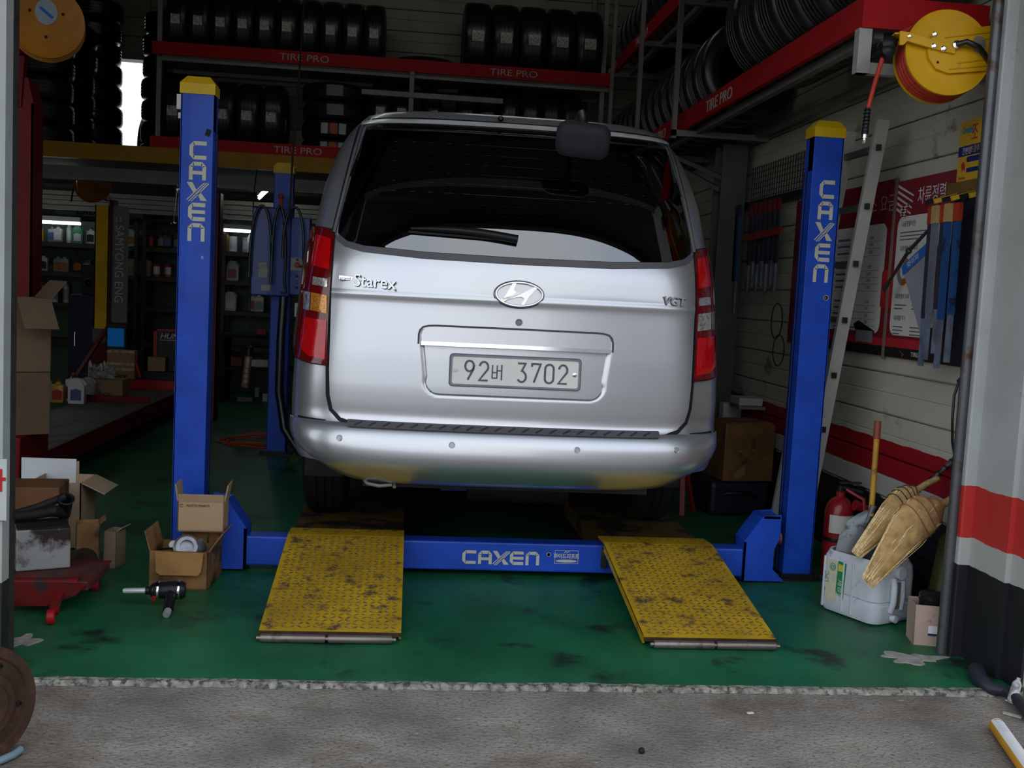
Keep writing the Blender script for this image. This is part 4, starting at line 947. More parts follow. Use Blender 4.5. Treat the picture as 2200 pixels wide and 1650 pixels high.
for a, b, r in ((-.062,.062,.010),(-.068,.012,.011),(-.03,.004,.012),(-.165,.045,.008)):
    mb = MB(); mb.lathe([(r,0),(r,.007),(r*.6,.010),(0,.010)], q(a,b,.080 if a < -.1 or b < .03 else .070), tuple(RA), 6); mb.build('bolt', chrome, br)
for a, b in ((-.06,.035),(-.045,-.045)):
    mb = MB(); mb.lathe([(.005,0),(.005,.002),(0,.002)], q(a,b,.070), tuple(RA), 8); mb.build('bolt', dark, br)
mb = MB(); mb.lathe([(.016,0),(.016,.02),(.010,.022),(0,.022)], q(.02,.022,.070), tuple(RA), 12); mb.build('swivel_joint', chrome, br, 40)
mb = MB(); mb.prism([q(.115+.03*(.9 if abs(math.cos(t))>.7 else 1)*math.cos(t), .033+.034*math.sin(t), .0705) for t in [2*PI*i/20 for i in range(20)]], (0,0,0), RA*.001); mb.build('rating_label', mat('silver_label', (.35,.37,.40), .35, .5), br)
mb = MB(); mb.tube([q(.02,.022,.09), q(.05,.028,.105), q(.10,.012,.10), q(.15,-.03,.08), q(.20,-.085,.05), q(.23,-.15,.0), q(.235,-.22,-.05)], .011, 10); mb.build('supply_hose', black_rubber, reel, 50)
gc = q(-.225, .028, .02)
mb = MB(); mb.lathe([(.012,-.04),(.030,-.03),(.034,0),(.030,.03),(.012,.04)], gc, tuple(RA), 14); mb.lathe([(.012,-.04),(.026,-.03),(.026,.03),(.012,.04)], gc+RZ*-.028+RX*-.004, tuple(RA), 14); mb.build('roller_guide', blackp, reel, 40)
mb = MB(); mb.prism([q(a, b, -.03) for a, b in ((-.19,.06),(-.24,.055),(-.245,.04),(-.225,.03),(-.20,.0),(-.185,.01))], (0,0,0), RA*.006); mb.build('roller_bracket', m_reel, reel)
nz = at(1857, 300, Y=-.78); top = gc+RX*-.012
mb = MB(); mb.tube([q(-.09,.13,.0), q(-.16,.09,.0), gc+RZ*.012, top+V((-.005,-.0,-.06)), V((nz.x+.022, nz.y, nz.z+.21)), V((nz.x+.006, nz.y, nz.z+.13)), V((nz.x+.003, nz.y, nz.z+.10))], .0095, 10); mb.build('hose', MATS['red_air_hose'], reel, 60)
mb = MB(); mb.tube([V((nz.x+.004, nz.y, nz.z+.125)), V((nz.x, nz.y, nz.z+.02))], [.010, .014], 10)
for k in range(7): mb.lathe([(.012,-.003),(.0155,0),(.012,.003)], (nz.x+.003-.0005*k, nz.y, nz.z+.115-.014*k), (0,0,1), 10)
mb.build('hose_spring', blackp, reel, 40)
mb = MB(); mb.lathe([(.009,.022),(.012,.020),(.012,.006),(.009,.004),(.009,-.012),(.006,-.016),(0,-.016)], nz, (0,0,1), 12); mb.build('coupling', chrome, reel, 40)
mb = MB(); mb.span((1.62,-.64,2.28),(1.90,-.60,2.42)) if False else mb.bar(q(.20,.03,.045), V((1.885, -.62, RC.z+.05)), .012, .12, up=(0,0,1)); mb.build('wall_bracket', m_reel, reel)

# posters on the wall
WX = 1.895
def wq(y, z, d=0.): return V((WX-d, y, z))
def wrect(y0, y1, z0, z1, d, mt, name, parent, th=.0012, r=0.):
    mb = MB(); yc_, zc = (y0+y1)/2, (z0+z1)/2
    P = rrect(abs(y1-y0), z1-z0, r) if r else [(-(y1-y0)/2, -(z1-z0)/2), ((y1-y0)/2, -(z1-z0)/2), ((y1-y0)/2, (z1-z0)/2), (-(y1-y0)/2, (z1-z0)/2)]
    mb.prism([wq(yc_+a, zc+b, d) for a, b in P], (0,0,0), (-th,0,0)); return mb.build(name, mt, parent)
YD, ZD = V((0,-1,0)), V((0,0,1))
def wtext(s, y, z, size, mt, parent, d, sx=1., **k): return text(s, size, mt, parent, wq(y, z, d), YD, ZD, .0008, sx=sx, **k)
m_pred = mat('poster_red', (.20, .012, .022), .35, var=.06)
m_pwh = mat('poster_white', (.66, .66, .60), .4, var=.04)
m_pink = mat('poster_bright_red', (.42, .02, .03), .4)
m_pbk = mat('poster_black', (.012,.012,.013), .35)
m_pgy = mat('poster_grey_print', (.13,.14,.17), .5)
m_pwt = mat('poster_white_print', (.60,.58,.55), .5)
def poster_frame(name, y0, y1, z0, z1, label):
    t = thing(name, (WX, (y0+y1)/2, z0), label, 'poster', 'service posters on the side wall')
    wrect(y0, y1, z0, z1, .0, m_pred, 'board', t, .012); return t
pa = poster_frame('wall_poster', -.70, .158, 1.105, 1.965, 'red and white alignment poster with a ring chart, between ladder and wiper blades')
wrect(-.40, .12, 1.215, 1.79, .0125, m_pwh, 'white_panel', pa, .001, .05)
wrect(-.70, .155, 1.108, 1.155, .0125, m_pbk, 'black_footer', pa, .001)
wrect(-.70, .155, 1.157, 1.20, .0125, m_pink, 'red_footer', pa, .001)
wtext('차륜정렬', -.06, 1.845, .088, m_pwt, pa, .0135, .82)
# streaked arrow mark
for k in range(5):
    mb = MB(); z = 1.95-k*.028; mb.prism([wq(.145, z, .0135), wq(.145, z-.013, .0135), wq(-.02+.006*k, z-.070-.0*k, .0135), wq(-.02+.006*k, z-.062, .0135)], (0,0,0), (-.0008,0,0)); mb.build('arrow_stripe', m_pwt, pa)
    if k < 4: mb = MB(); z = 1.86-k*.026; mb.prism([wq(.105-.006*k, z-.03, .0135), wq(.105-.006*k, z-.042, .0135), wq(.02+.012*k, z-.022, .0135), wq(.02+.012*k, z-.012, .0135)], (0,0,0), (-.0008,0,0)); mb.build('arrow_stripe', m_pwt, pa)
for y, z, s, w in ((.075, 1.742, '차륜정렬이란?', .030), (.075, 1.625, '차륜정렬 점검 시기', .028), (.085, 1.395, '차륜정렬의 효과', .026), (.085, 1.290, '차륜정렬 주기', .026)): wtext(s, y, z, w, m_pgy, pa, .0138, .8, bold=.0005)
for z, n, w in ((1.715, 3, .26), (1.365, 2, .12), (1.260, 3, .10)):
    for k in range(n): wrect(.085-w*(1 if k < n-1 else .7), .085, z-k*.017-.006, z-k*.017, .0138, m_pgy, 'text_line', pa, .0006)
    if w < .2:
        for k in range(n): wrect(-.22, -.09, z-k*.017-.006, z-k*.017, .0138, m_pgy, 'text_line', pa, .0006)
for k in range(3):
    wrect(-.11, -.08, 1.555-k*.045, 1.563-k*.045, .0138, (m_pgy, mat('chart_orange', (.50,.14,.02), .4), m_pgy)[k], 'legend_line', pa, .0006)
def ringseg(a0, a1, mt):
    mb = MB(); c = wq(.02, 1.525, .0138); n = 14; P = []
    for i in range(n+1): a = math.radians(a0+(a1-a0)*i/n); P.append((a, .068))
    vs = [c+YD*(r*math.sin(a))+ZD*(r*math.cos(a)) for r in (.068, .036) for a, _ in P]
    mb.add(vs+[v+V((-.0008,0,0)) for v in vs], [(m_*2*(n+1)+i, m_*2*(n+1)+i+1, m_*2*(n+1)+n+1+i+1, m_*2*(n+1)+n+1+i) for m_ in (0,1) for i in range(n)]); mb.build('ring_chart', mt, pa)
ringseg(-10, 190, MATS['chart_orange']); ringseg(190, 290, mat('chart_grey', (.22,.20,.22), .4)); ringseg(290, 350, mat('chart_amber', (.55,.32,.04), .4))
wtext('TIREPRO', -.12, 1.122, .030, m_pwt, pa, .0138, 1.2)
mb = MB(); mb.prism([wq(.0, 1.145, .0138), wq(-.05, 1.125, .0138), wq(-.03, 1.115, .0138), wq(-.04, 1.125, .0138)], (0,0,0), (-.0008,0,0)); mb.build('footer_mark', mat('footer_orange', (.4,.16,.05), .4), pa)
pb_ = poster_frame('wall_poster', .178, 1.02, 1.105, 1.985, 'red and white price list poster on the side wall, partly behind the ladder')
wrect(.235, .93, 1.215, 1.77, .0125, m_pwh, 'white_panel', pb_, .001, .05)
wrect(.182, 1.02, 1.108, 1.155, .0125, m_pbk, 'black_footer', pb_, .001)
wrect(.182, 1.02, 1.157, 1.195, .0125, m_pink, 'red_footer', pb_, .001)
wrect(.18, .245, 1.345, 1.535, .0130, m_pink, 'red_tab', pb_, .0012, .02); wrect(.125, .156, 1.345, 1.535, .0130, m_pink, 'red_tab', pa, .0012, .008)
wtext('서비스 요금', .64, 1.835, .095, mat('poster_faded_print', (.42,.24,.23), .5), pb_, .0135, 1.05)
for z in (1.695, 1.660, 1.622, 1.545, 1.510, 1.475, 1.440, 1.365, 1.330, 1.295, 1.260):
    wtext('1,000', .43, z, .026, m_pgy, pb_, .0138, .9); wrect(.66, .82, z+.004, z+.016, .0138, m_pgy, 'text_line', pb_, .0006); wrect(.29, .86, z-.012, z-.010, .0138, m_pgy, 'text_line', pb_, .0004)
for k in range(2): wrect(.42, .80, 1.232-k*.018, 1.240-k*.018, .0138, m_pgy, 'text_line', pb_, .0006)
# flat printed tyre and battery pictures at the foot of the posters
mb = MB(); mb.prism([wq(y, z, .0136) for y, z in ((.30,1.20),(.50,1.215),(.54,1.255),(.48,1.275),(.36,1.245),(.28,1.225))], (0,0,0), (-.0008,0,0)); mb.build('printed_battery', m_pbk, pb_)
wrect(.30, .50, 1.165, 1.225, .0140, mat('printed_grey_box', (.25,.26,.28), .4), 'printed_box', pb_, .0008)
mb = MB(); mb.prism([wq(-.30+.075*math.cos(2*PI*i/24), 1.195+.07*math.sin(2*PI*i/24), .0140) for i in range(24)], (0,0,0), (-.0008,0,0)); mb.build('printed_tyre', m_pbk, pa)
mb = MB(); mb.span((WX-.016, .156, 1.09), (WX-.0125, .180, 1.99)); sp_ = mb.build('poster_strip', mat('brown_poster_strip', (.22,.15,.11), .5), pb_)
pcm = poster_frame('wall_poster', 1.03, 1.50, 1.105, 1.98, 'third poster with a cream panel on the side wall behind the blue post')
wrect(1.06, 1.32, 1.20, 1.78, .0125, mat('cream_poster', (.40,.33,.21), .5), 'cream_panel', pcm, .001)
# hanging wiper card and wiper blades
m_card = mat('yellow_card', (.52, .32, .02), .5, var=.1); m_brown = mat('brown_card', (.14,.085,.02), .6)
cd_ = thing('wiper_card', (1.80, -.55, 1.89), 'yellow hanging card of a wiper display beside the door jamb', 'sign')
CX = 1.80
def cq(y, z, d=0.): return V((CX-d, y, z))
def crect(y0, y1, z0, z1, d, mt, name, parent, r=0.):
    mb = MB(); P = rrect(y1-y0, z1-z0, r) if r else [(-(y1-y0)/2, -(z1-z0)/2), ((y1-y0)/2, -(z1-z0)/2), ((y1-y0)/2, (z1-z0)/2), (-(y1-y0)/2, (z1-z0)/2)]
    mb.prism([cq((y0+y1)/2+a, (z0+z1)/2+b, d) for a, b in P], (0,0,0), (-.001,0,0)); return mb.build(name, mt, parent)
CY0, CY1 = -.90, -.555
crect(CY0, CY1, 1.885, 2.135, 0, m_card, 'card', cd_); m_cblue = mat('card_blue', (.01,.02,.13), .5)
crect(CY0, CY1, 1.990, 2.032, .001, m_cblue, 'blue_band', cd_); crect(CY0, -.625, 1.962, 1.985, .001, m_cblue, 'blue_box', cd_, .008); crect(CY0, -.63, 1.920, 1.938, .001, m_cblue, 'blue_box', cd_)
text('간편한', .032, m_pwt, cd_, cq(-.585, 1.999, .002), YD, ZD, .0006, sx=.8); text('초강추', .034, m_card, cd_, cq(-.645, 2.000, .002), YD, ZD, .0006, sx=.8)
text('Double', .040, mat('card_cyan', (.04,.20,.36), .5), cd_, cq(-.575, 2.085, .002), YD, (0,.0,1), .0006, sx=.7, bold=.001)
text('조', .085, m_pink, cd_, cq(-.645, 2.05, .002), YD, ZD, .0006, sx=.7); text('Rainbow', .018, m_pink, cd_, cq(-.572, 1.895, .002), YD, ZD, .0006, sx=.8)
mb = MB(); mb.prism([cq(-.60+a, 1.945+b, .002) for a, b in ((-.018,.0),(-.006,.022),(.008,.018),(.014,.0),(.004,-.006),(.010,-.02),(-.004,-.01),(-.016,-.018))], (0,0,0), (-.001,0,0)); mb.build('red_splash', m_pink, cd_)
rackw = thing('wiper_rack', (1.82, -.56, 1.12), 'brown and striped wire rack holding wiper blades beside the door jamb', 'display rack')
mb = MB(); mb.span((CX-.01, -.95, 1.830), (CX+.02, -.50, 1.885)); mb.build('hanger_board', m_brown, rackw)
for k in range(6):
    mb = MB(); mb.bar((CX-.10, -.50-.07*k, 1.80), (CX+.03, -.52-.07*k, 1.84), .012, .02); mb.build('hook', (m_card if k % 2 else blackp), rackw)
mb = MB(); mb.span((CX+.02, -.95, 1.12), (CX+.035, -.52, 1.83)); mb.build('back_panel', mat('rack_back_dark', (.02,.02,.03), .5), rackw)
def wiper(y, x, z1, z0, body, tip, label, grp, lean=0.):
    t = thing('windscreen_wiper', (x, y, z0), label, 'wiper blade', grp)
    mb = MB(); mb.bar((x, y, z0+.30*(z1-z0)), (x-.005, y+lean*.5, z1-.05), .040, .014, up=(1,0,0)); mb.build('sleeve', body, t)
    mb = MB(); mb.bar((x, y-lean*.5, z0), (x, y, z0+.32*(z1-z0)), .032, .012, up=(1,0,0)); mb.build('blade', mat('wiper_steel', (.20,.23,.28), .35, .4, var=.4, scale=12), t)
    mb = MB(); mb.bar((x-.006, y+lean*.5, z1-.075), (x-.006, y+lean*.5, z1), .042, .018, up=(1,0,0)); mb.build('header_tab', tip, t)
    return t
m_wblue = mat('wiper_pack_blue', (.018,.07,.20), .4, dirt=((.02,.02,.05), .55, 12)); m_wdark = mat('wiper_pack_dark', (.025,.026,.04), .4, dirt=((.18,.02,.02), .6, 14)); m_wred = mat('wiper_tab_red', (.38,.035,.012), .5); m_wyel = mat('wiper_tab_tan', (.40,.28,.10), .5)
for k, (y, bm_, tm_, lb_) in enumerate(((-.50, m_wdark, m_wred, 'dark wiper blade with a red tab, furthest from the door jamb on the rack'), (-.555, m_pgy, m_wyel, 'grey wiper blade with a tan tab, second on the rack'), (-.605, m_wdark, m_wred, 'dark wiper blade with a red tab, third on the rack'), (-.66, m_wblue, m_wyel, 'blue wiper blade with a tan tab, fourth on the rack'), (-.715, m_wblue, m_wred, 'blue wiper blade with a red tab, closest to the door jamb'))):
    wiper(y, CX-.062-.012*(k % 2), 1.785, 1.10+.03*(k % 3), bm_, tm_, lb_, 'wiper blades on the rack by the jamb')
sg = thing('wiper_sleeve', (1.84, -.45, 1.2), 'silver wiper sleeve with a blue printed band leaning across the alignment poster', 'wiper blade')
mb = MB(); mb.prism([(CX-.02, y, z) for y, z in ((-.18,1.535),(-.46,1.66),(-.50,1.60),(-.47,1.20),(-.43,1.20))], (0,0,0), (-.006,0,0)); mb.build('sleeve', mat('silver_sleeve', (.36,.37,.40), .35, .3), sg)
mb = MB(); mb.prism([(CX-.028, y, z) for y, z in ((-.18,1.54),(-.46,1.665),(-.46,1.615),(-.20,1.495))], (0,0,0), (-.001,0,0)); bb_ = mb.build('blue_band', mat('sleeve_blue', (.02,.12,.42), .4), sg)
text('와이퍼', .034, m_pwt, sg, (CX-.0305, -.24, 1.528), V((0,-1,.44)), V((0,.4,1)), .0006, sx=1.2)
dw_ = thing('loose_wiper', (1.84, -.3, 1.45), 'dark wiper arm hung slantwise over the ring chart of the poster', 'wiper blade')
mb = MB(); mb.tube([(CX, -.50, 1.775), (CX-.01, -.20, 1.61), (CX-.005, .02, 1.44)], [.006,.009,.007], 8); mb.lathe([(.012,-.01),(.018,0),(.012,.01)], (CX-.01, -.20, 1.61), (1,0,0), 12); mb.bar((CX-.006, -.02, 1.47), (CX-.006, .03, 1.43), .02, .01, up=(1,0,0)); mb.build('arm', mat('arm_grey', (.05,.045,.045), .4, .4), dw_)
# aluminium ladder leaning between post and wall
lad = thing('ladder', (1.62, .25, 0), 'aluminium ladder leaning behind the blue post by the price poster', 'ladder')
A0, A1 = V((1.56, .28, 0)), V((1.72, .03, 2.235)); B0, B1 = V((1.56, .66, 0)), V((1.72, .40, 2.235))
for a, b in ((A0, A1), (B0, B1)):
    mb = MB(); mb.bar(a, b, .026, .062, up=(1,0,0)); mb.build('side_rail', alu, lad)
for k in range(8):
    t = (k+.62)/8.1; a = A0+(A1-A0)*t; b = B0+(B1-B0)*t
    mb = MB(); mb.bar(a-V((0,.0,0)), b, .026, .030); mb.build('rung', mat('grey_rung', (.20,.20,.20), .45, .5), lad)
    mb = MB(); mb.bar(a+V((-.01,-.034,0)), a+V((0,-.02,0)), .022, .028); mb.build('rung_end', dark, lad)
# wire mesh panel and hanging wipers on the wall behind the post
ms = thing('wire_mesh_panel', (1.86, 1.9, 1.95), 'wire mesh panel on the side wall between column and blue post', 'mesh panel')
mb = MB()
for k in range(22): mb.bar((1.868, 1.40+k*.045, 1.98), (1.868, 1.40+k*.045, 2.28), .004, .004)
for k in range(9): mb.bar((1.868, 1.38, 1.99+k*.035), (1.868, 2.38, 1.99+k*.035), .004, .004)
o = mb.build('wire_grid', mat('mesh_wire', (.03,.03,.03), .5, .5), ms, kind='stuff')
mb = MB(); mb.span((1.855, 1.40, 2.005), (1.875, 2.96, 2.045)); mb.build('hook_rail', blackp, ms)
for k in range(7):
    y = 2.86-k*.088; wiper(y, 1.79, 2.02, 1.26, m_wblue, m_wred if k < 3 else m_wdark, f'{ORD[k]} blue wiper blade from the far end of the mesh panel', 'blue wiper blades on the mesh panel')
for k in range(7):
    y = 2.08-k*.088; wiper(y, 1.79, 2.00, 1.42+.03*(k % 2), m_wdark, mat('wiper_tab_dull_red', (.16,.015,.012), .5), f'{ORD[k]} dark wiper blade under the red strip, counted from the column', 'dark wiper blades on the mesh panel')
mb = MB(); mb.bar((1.765, 2.13, 1.772), (1.765, 1.42, 1.795), .006, .045); o = mb.build('red_strip', mat('strip_red', (.36,.035,.03), .5), ms)
for y0, z0, z1 in ((1.62, 1.35, 1.12), (1.55, 1.15, .95)): 
    mb = MB()
    mb.tube([(1.85, y0+.10*math.cos(k*.5), (z0+z1)/2+.5*(z0-z1)*math.sin(k*.5)) for k in range(14)], .0035, 5)
    mb.build('hanging_wire', blackp, ms, 60)

# ---- floor by the jamb: jerrycan with brooms and shovel
JC = V((1.560, -.535, 0)); jr_ = Matrix.Rotation(math.radians(-64), 3, 'Z'); JX, JY = jr_ @ V((1,0,0)), jr_ @ V((0,1,0)); ZZ = V((0,0,1))
can = thing('jerrycan', JC, 'white plastic jerrycan cut open on top, lying on its side with brooms in it', 'jerrycan')
m_can = mat('jerrycan_white', (.52,.55,.60), .42, var=.06, dirt=((.22,.20,.19), .62, 7))
CW, CD_, CH = .315, .262, .272
def can_ring(z, g=0., wob=0.):
    P = []
    for a, b in rrect(CW-2*g, CD_-2*g, .05-g*.5, 5): P.append(JC+JX*a+JY*b+ZZ*(z+wob*math.sin(9*a/CW+3*b)))
    return P
mb = MB(); R = [can_ring(.0, .03), can_ring(.008, .008), can_ring(.03, 0), can_ring(.085, 0), can_ring(.088, .004), can_ring(.10, .004), can_ring(.105, 0), can_ring(.20, .0), can_ring(.245, .004), can_ring(CH, .018, .006), can_ring(CH-.002, .024, .006), can_ring(.24, .012), can_ring(.02, .010)]
n = len(R[0]); mb.add([p for r in R for p in r], [(i*n+k, i*n+(k+1) % n, (i+1)*n+(k+1) % n, (i+1)*n+k) for i in range(len(R)-1) for k in range(n)]+[tuple(range(n))[::-1], tuple((len(R)-1)*n+k for k in range(n))])
canm = mb.build('can_body', m_can, can, 35)
jq = lambda a, z, d=0.: JC+JX*a-JY*(CD_/2+d)+ZZ*z      # front face
jx = lambda b, z, d=0.: JC+JX*(CW/2+d)+JY*b+ZZ*z        # end face
for a, w in ((-.125,.012),(-.02,.010),(.03,.010)):
    mb = MB(); mb.bar(jq(a, .02, .0), jq(a, .245, .0), w, .008, up=JY, bev=.003); mb.build('moulded_rib', m_can, can, 40)
# label
mb = MB(); mb.prism([jq(a, z, .001) for a, z in ((-.112,.055),(-.055,.055),(-.055,.235),(-.112,.235))], (0,0,0), -JY*.001); lbm = mb.build('paper_label', mat('faded_can_label', (.55,.52,.36), .6, dirt=((.42,.44,.46), .55, 22)), can)
mb = MB(); mb.prism([jq(a, z, .0015) for a, z in ((-.056,.105),(-.014,.07),(-.008,.235),(-.050,.238))], (0,0,0), -JY*.001); gn = mb.build('green_label', mat('label_green', (.02,.22,.08), .5, var=.2), can)
mb = MB(); mb.prism([jq(a, z, .003) for a, z in ((-.048,.195),(-.022,.195),(-.022,.225),(-.048,.225))], (0,0,0), -JY*.0008); mb.build('yellow_label_block', mat('label_yellow', (.55,.48,.08), .5), can)
text('세정제', .030, m_pwt, gn, jq(-.046, .160, .004), (ZZ*-1+JX*.1), JX, .0006, sx=1.1); text('LPC', .030, mat('label_teal', (.08,.24,.22), .5), lbm, jq(-.098, .13, .003), ZZ, -JX, .0006)
cs_ = Pen(jq(-.078, .205, .0028), JX, ZZ, -JY, .003); cs_.line(arc(0,0,.014,.016,0,360,20), True); cs_.line([(-.006,.006),(.006,.006),(.006,-.008),(-.006,-.008)], True); cs_.build('label_mark', MATS['label_teal'], lbm)
# grip recess with bar, spout cap
mb = MB(); mb.frame(jx(.005, .125, .0), (.05, .115, .008), JY, ZZ, JX, .003) ; mb.build('grip_recess', mat('can_recess', (.17,.15,.13), .7), can)
mb = MB(); mb.tube([jx(-.035, .06, .0), jx(-.038, .10, .014), jx(-.038, .17, .014), jx(-.03, .20, .0)], .014, 10); mb.tube([jx(.03, .065, .0), jx(.03, .12, .006), jx(.03, .19, .0)], .012, 10); mb.build('grip_bar', m_can, can, 50)
mb = MB(); mb.lathe([(.028,-.01),(.03,.0),(.03,.018),(.026,.022),(0,.022)], jx(.0, .228, .0), tuple(JX), 16); mb.lathe([(.016,0),(.016,.022),(0,.024)], jx(-.02, .03, 0), tuple(JX), 12); mb.build('spout', m_can, can, 40)
# shovel
sh = thing('shovel', JC+ZZ*.05, 'shovel with grey blade and yellow shaft standing in the white jerrycan', 'shovel')
s0 = JC+V((-.055,.03,.055)); s1 = at(1886, 905, Y=-.42); sd = (s1-s0).normalized()
hb0 = at(1872, 1100, Y=s0.y-.01); 
mb = MB(); mb.tube([hb0+V((0,0,-.02)), hb0+(s1-hb0)*.985], .0125, 10); mb.build('shaft', mat('yellow_shaft', (.42,.22,.02), .5, var=.2, dirt=((.10,.05,.03), .56, 16)), sh, 50)
mb = MB(); mb.tube([hb0+(s1-hb0)*.80, s1], .0155, 10); mb.build('grip', mat('brown_red_grip', (.22,.05,.03), .5), sh, 50)
mb = MB(); ww = [(.0,.016),(.03,.045),(.07,.075),(.15,.088),(.22,.080)]; U = V((-.30,-.02,-1)).normalized(); Lr = V((.95,-.15,-.28)).normalized(); Nn = U.cross(Lr)
vs = []
for t, w in ww:
    for k in range(-3, 4): a = k/3; vs.append(hb0+U*t+Lr*(w*a)-Nn*(.022*a*a-.0))
n = 7; r2 = [v-Nn*.0025 for v in vs]; mb.add(vs+r2, [(o+i*n+k, o+i*n+k+1, o+(i+1)*n+k+1, o+(i+1)*n+k) for o in (0, len(vs)) for i in range(4) for k in range(6)]); mb.tube([hb0+U*-.03, hb0+U*.10-Nn*.012], [.015,.006], 8); mb.build('shovel_blade', mat('shovel_steel', (.17,.19,.20), .45, .5, dirt=((.07,.06,.055), .55, 12)), sh, 45)
# straw brooms
m_straw = mat('broom_straw', (.46,.29,.115), .8, var=.35, scale=25); m_strawd = mat('broom_straw_dirty', (.24,.14,.06), .8, var=.35, scale=40)
def broom(name, tip, mid, neck, end, w, dpt, label, hand=.016, wires=4, wire_col=None):
    t = thing(name, tip, label, 'broom', 'straw brooms in the jerrycan')
    tip, mid, neck, end = V(tip), V(mid), V(neck), V(end); ax = (neck-tip).normalized(); side = ax.cross(V((.15,1,.1))).normalized(); dn = ax.cross(side)
    mb = MB(); rnd = random.Random(int(w*1000)); L = (neck-tip).length; rows = []
    prof = [(.0,.34,.35),(.05,.46,.5),(.2,.62,.8),(.45,.9,1.0),(.62,1.0,1.0),(.78,.85,.95),(.90,.5,.8),(1.0,.22,.6)]
    for t_, a, b in prof:
        c = tip+(neck-tip)*t_+(mid-(tip+neck)/2)*(4*t_*(1-t_)); rows.append([c+side*(w*a*math.cos(2*PI*k/20))+dn*(dpt*b*math.sin(2*PI*k/20)) for k in range(20)])
    mb.add([p for r in rows for p in r], [(i*20+k, i*20+(k+1) % 20, (i+1)*20+(k+1) % 20, (i+1)*20+k) for i in range(len(rows)-1) for k in range(20)]+[tuple(range(20))[::-1]])
    bh = mb.build('broom_head', m_straw, t, 60)
    # loose straws
    mb = MB()
    for k in range(560):
        a = rnd.uniform(-1,1); b = rnd.uniform(-1,1)*math.sqrt(1-a*a*.9)
        def pp(t_, ka, kb):
            for (t0,a0,b0),(t1,a1,b1) in zip(prof, prof[1:]):
                if t_ <= t1: f = (t_-t0)/(t1-t0); aw = a0+(a1-a0)*f; bw = b0+(b1-b0)*f; break
            return tip+(neck-tip)*t_+(mid-(tip+neck)/2)*(4*t_*(1-t_))+side*(w*aw*ka*1.03)+dn*(dpt*bw*kb*1.06)
        s = 1 if rnd.random() > .3 else -1; kb = -math.sqrt(max(0, 1-a*a))*1.0 if s > 0 else b
        p0 = pp(.0, a*.9, kb)-ax*rnd.uniform(0,.035)+side*rnd.uniform(-.006,.006); p1 = pp(.35+rnd.uniform(-.1,.1), a, kb); p2 = pp(.75+rnd.uniform(-.1,.15), a, kb)
        mb.tube([p0, p1, p2], rnd.uniform(.0011, .0019), 3, False)
    mb.build('straw', mat('loose_straw', (.72,.54,.28), .7, var=.35, scale=90), bh, kind='stuff')
    mb = MB()
    for k in range(wires):
        t_ = .58+.34*k/max(1, wires-1)
        for (t0,a0,b0),(t1,a1,b1) in zip(prof, prof[1:]):
            if t_ <= t1: f = (t_-t0)/(t1-t0); aw = a0+(a1-a0)*f; bw = b0+(b1-b0)*f; break
        c = tip+(neck-tip)*t_+(mid-(tip+neck)/2)*(4*t_*(1-t_)); mb.tube([c+side*(w*aw*1.05*math.cos(2*PI*i/20))+dn*(dpt*bw*1.08*math.sin(2*PI*i/20))+ax*(.012*math.sin(2*PI*i/20*2)) for i in range(21)], .0018, 5, False)
    mb.build('binding_wire', wire_col or mat('red_binding', (.40,.06,.05), .5), bh)
    mb = MB(); mb.tube([neck-ax*.03, neck+(end-neck)*.5, end], [hand*1.15, hand, hand*.9], 10); mb.build('broom_handle', mat('bound_straw_handle', (.42,.29,.13), .7, var=.3, scale=60), t, 60)
    return t
Yb = -.62
broom('broom', at(1875, 1240, Y=-.80), at(1958, 1130, Y=-.77), at(2022, 1080, Y=-.74), at(2068, 1064, Y=-.72), .092, .034, 'clean straw broom tied with red wire, its handle against the door jamb', .016)
broom('broom', at(1850, 1180, Y=-.66), at(1925, 1095, Y=-.65), at(1968, 1050, Y=-.63), at(2015, 1028, Y=-.60), .066, .032, 'dirty straw broom tied with black wire behind the cleaner broom', .014, 5, blackp)
bw_ = thing('broom_handle_tube', (1.75,-.6,.3), 'foil wrapped grey tube lying over the brooms against the wall', 'tube')
mb = MB(); a = at(1938, 1088, Y=-.56); b = at(2078, 962, Y=-.53); mb.tube([a, a+(b-a)*.55, b], [.006,.010,.015], 10); mb.build('wrapped_tube', mat('foil_wrap', (.16,.165,.17), .35, .7, dirt=((.03,.03,.03), .5, 40)), bw_, 50)
for k in range(5):
    c = a+(b-a)*(.36+.10*k); d = (b-a).normalized(); mb = MB(); mb.lathe([(.014,-.004),(.015,0),(.014,.004)], c, tuple(d), 12); mb.build('black_tie', blackp, bw_)
# pipe end sticking up behind
pe = thing('pipe_offcut', at(1905, 1120, Y=-.40), 'short grey pipe standing behind the straw brooms', 'pipe')
mb = MB(); c = at(1912, 1085, Y=-.38); d = V((-.3,-.75,.45)).normalized(); mb.lathe([(.020,-.35),(.020,0),(.016,0),(.016,-.06),(0,-.06)], c, tuple(d), 16); mb.build('pipe', mat('grey_pvc', (.10,.11,.12), .4), pe, 40)
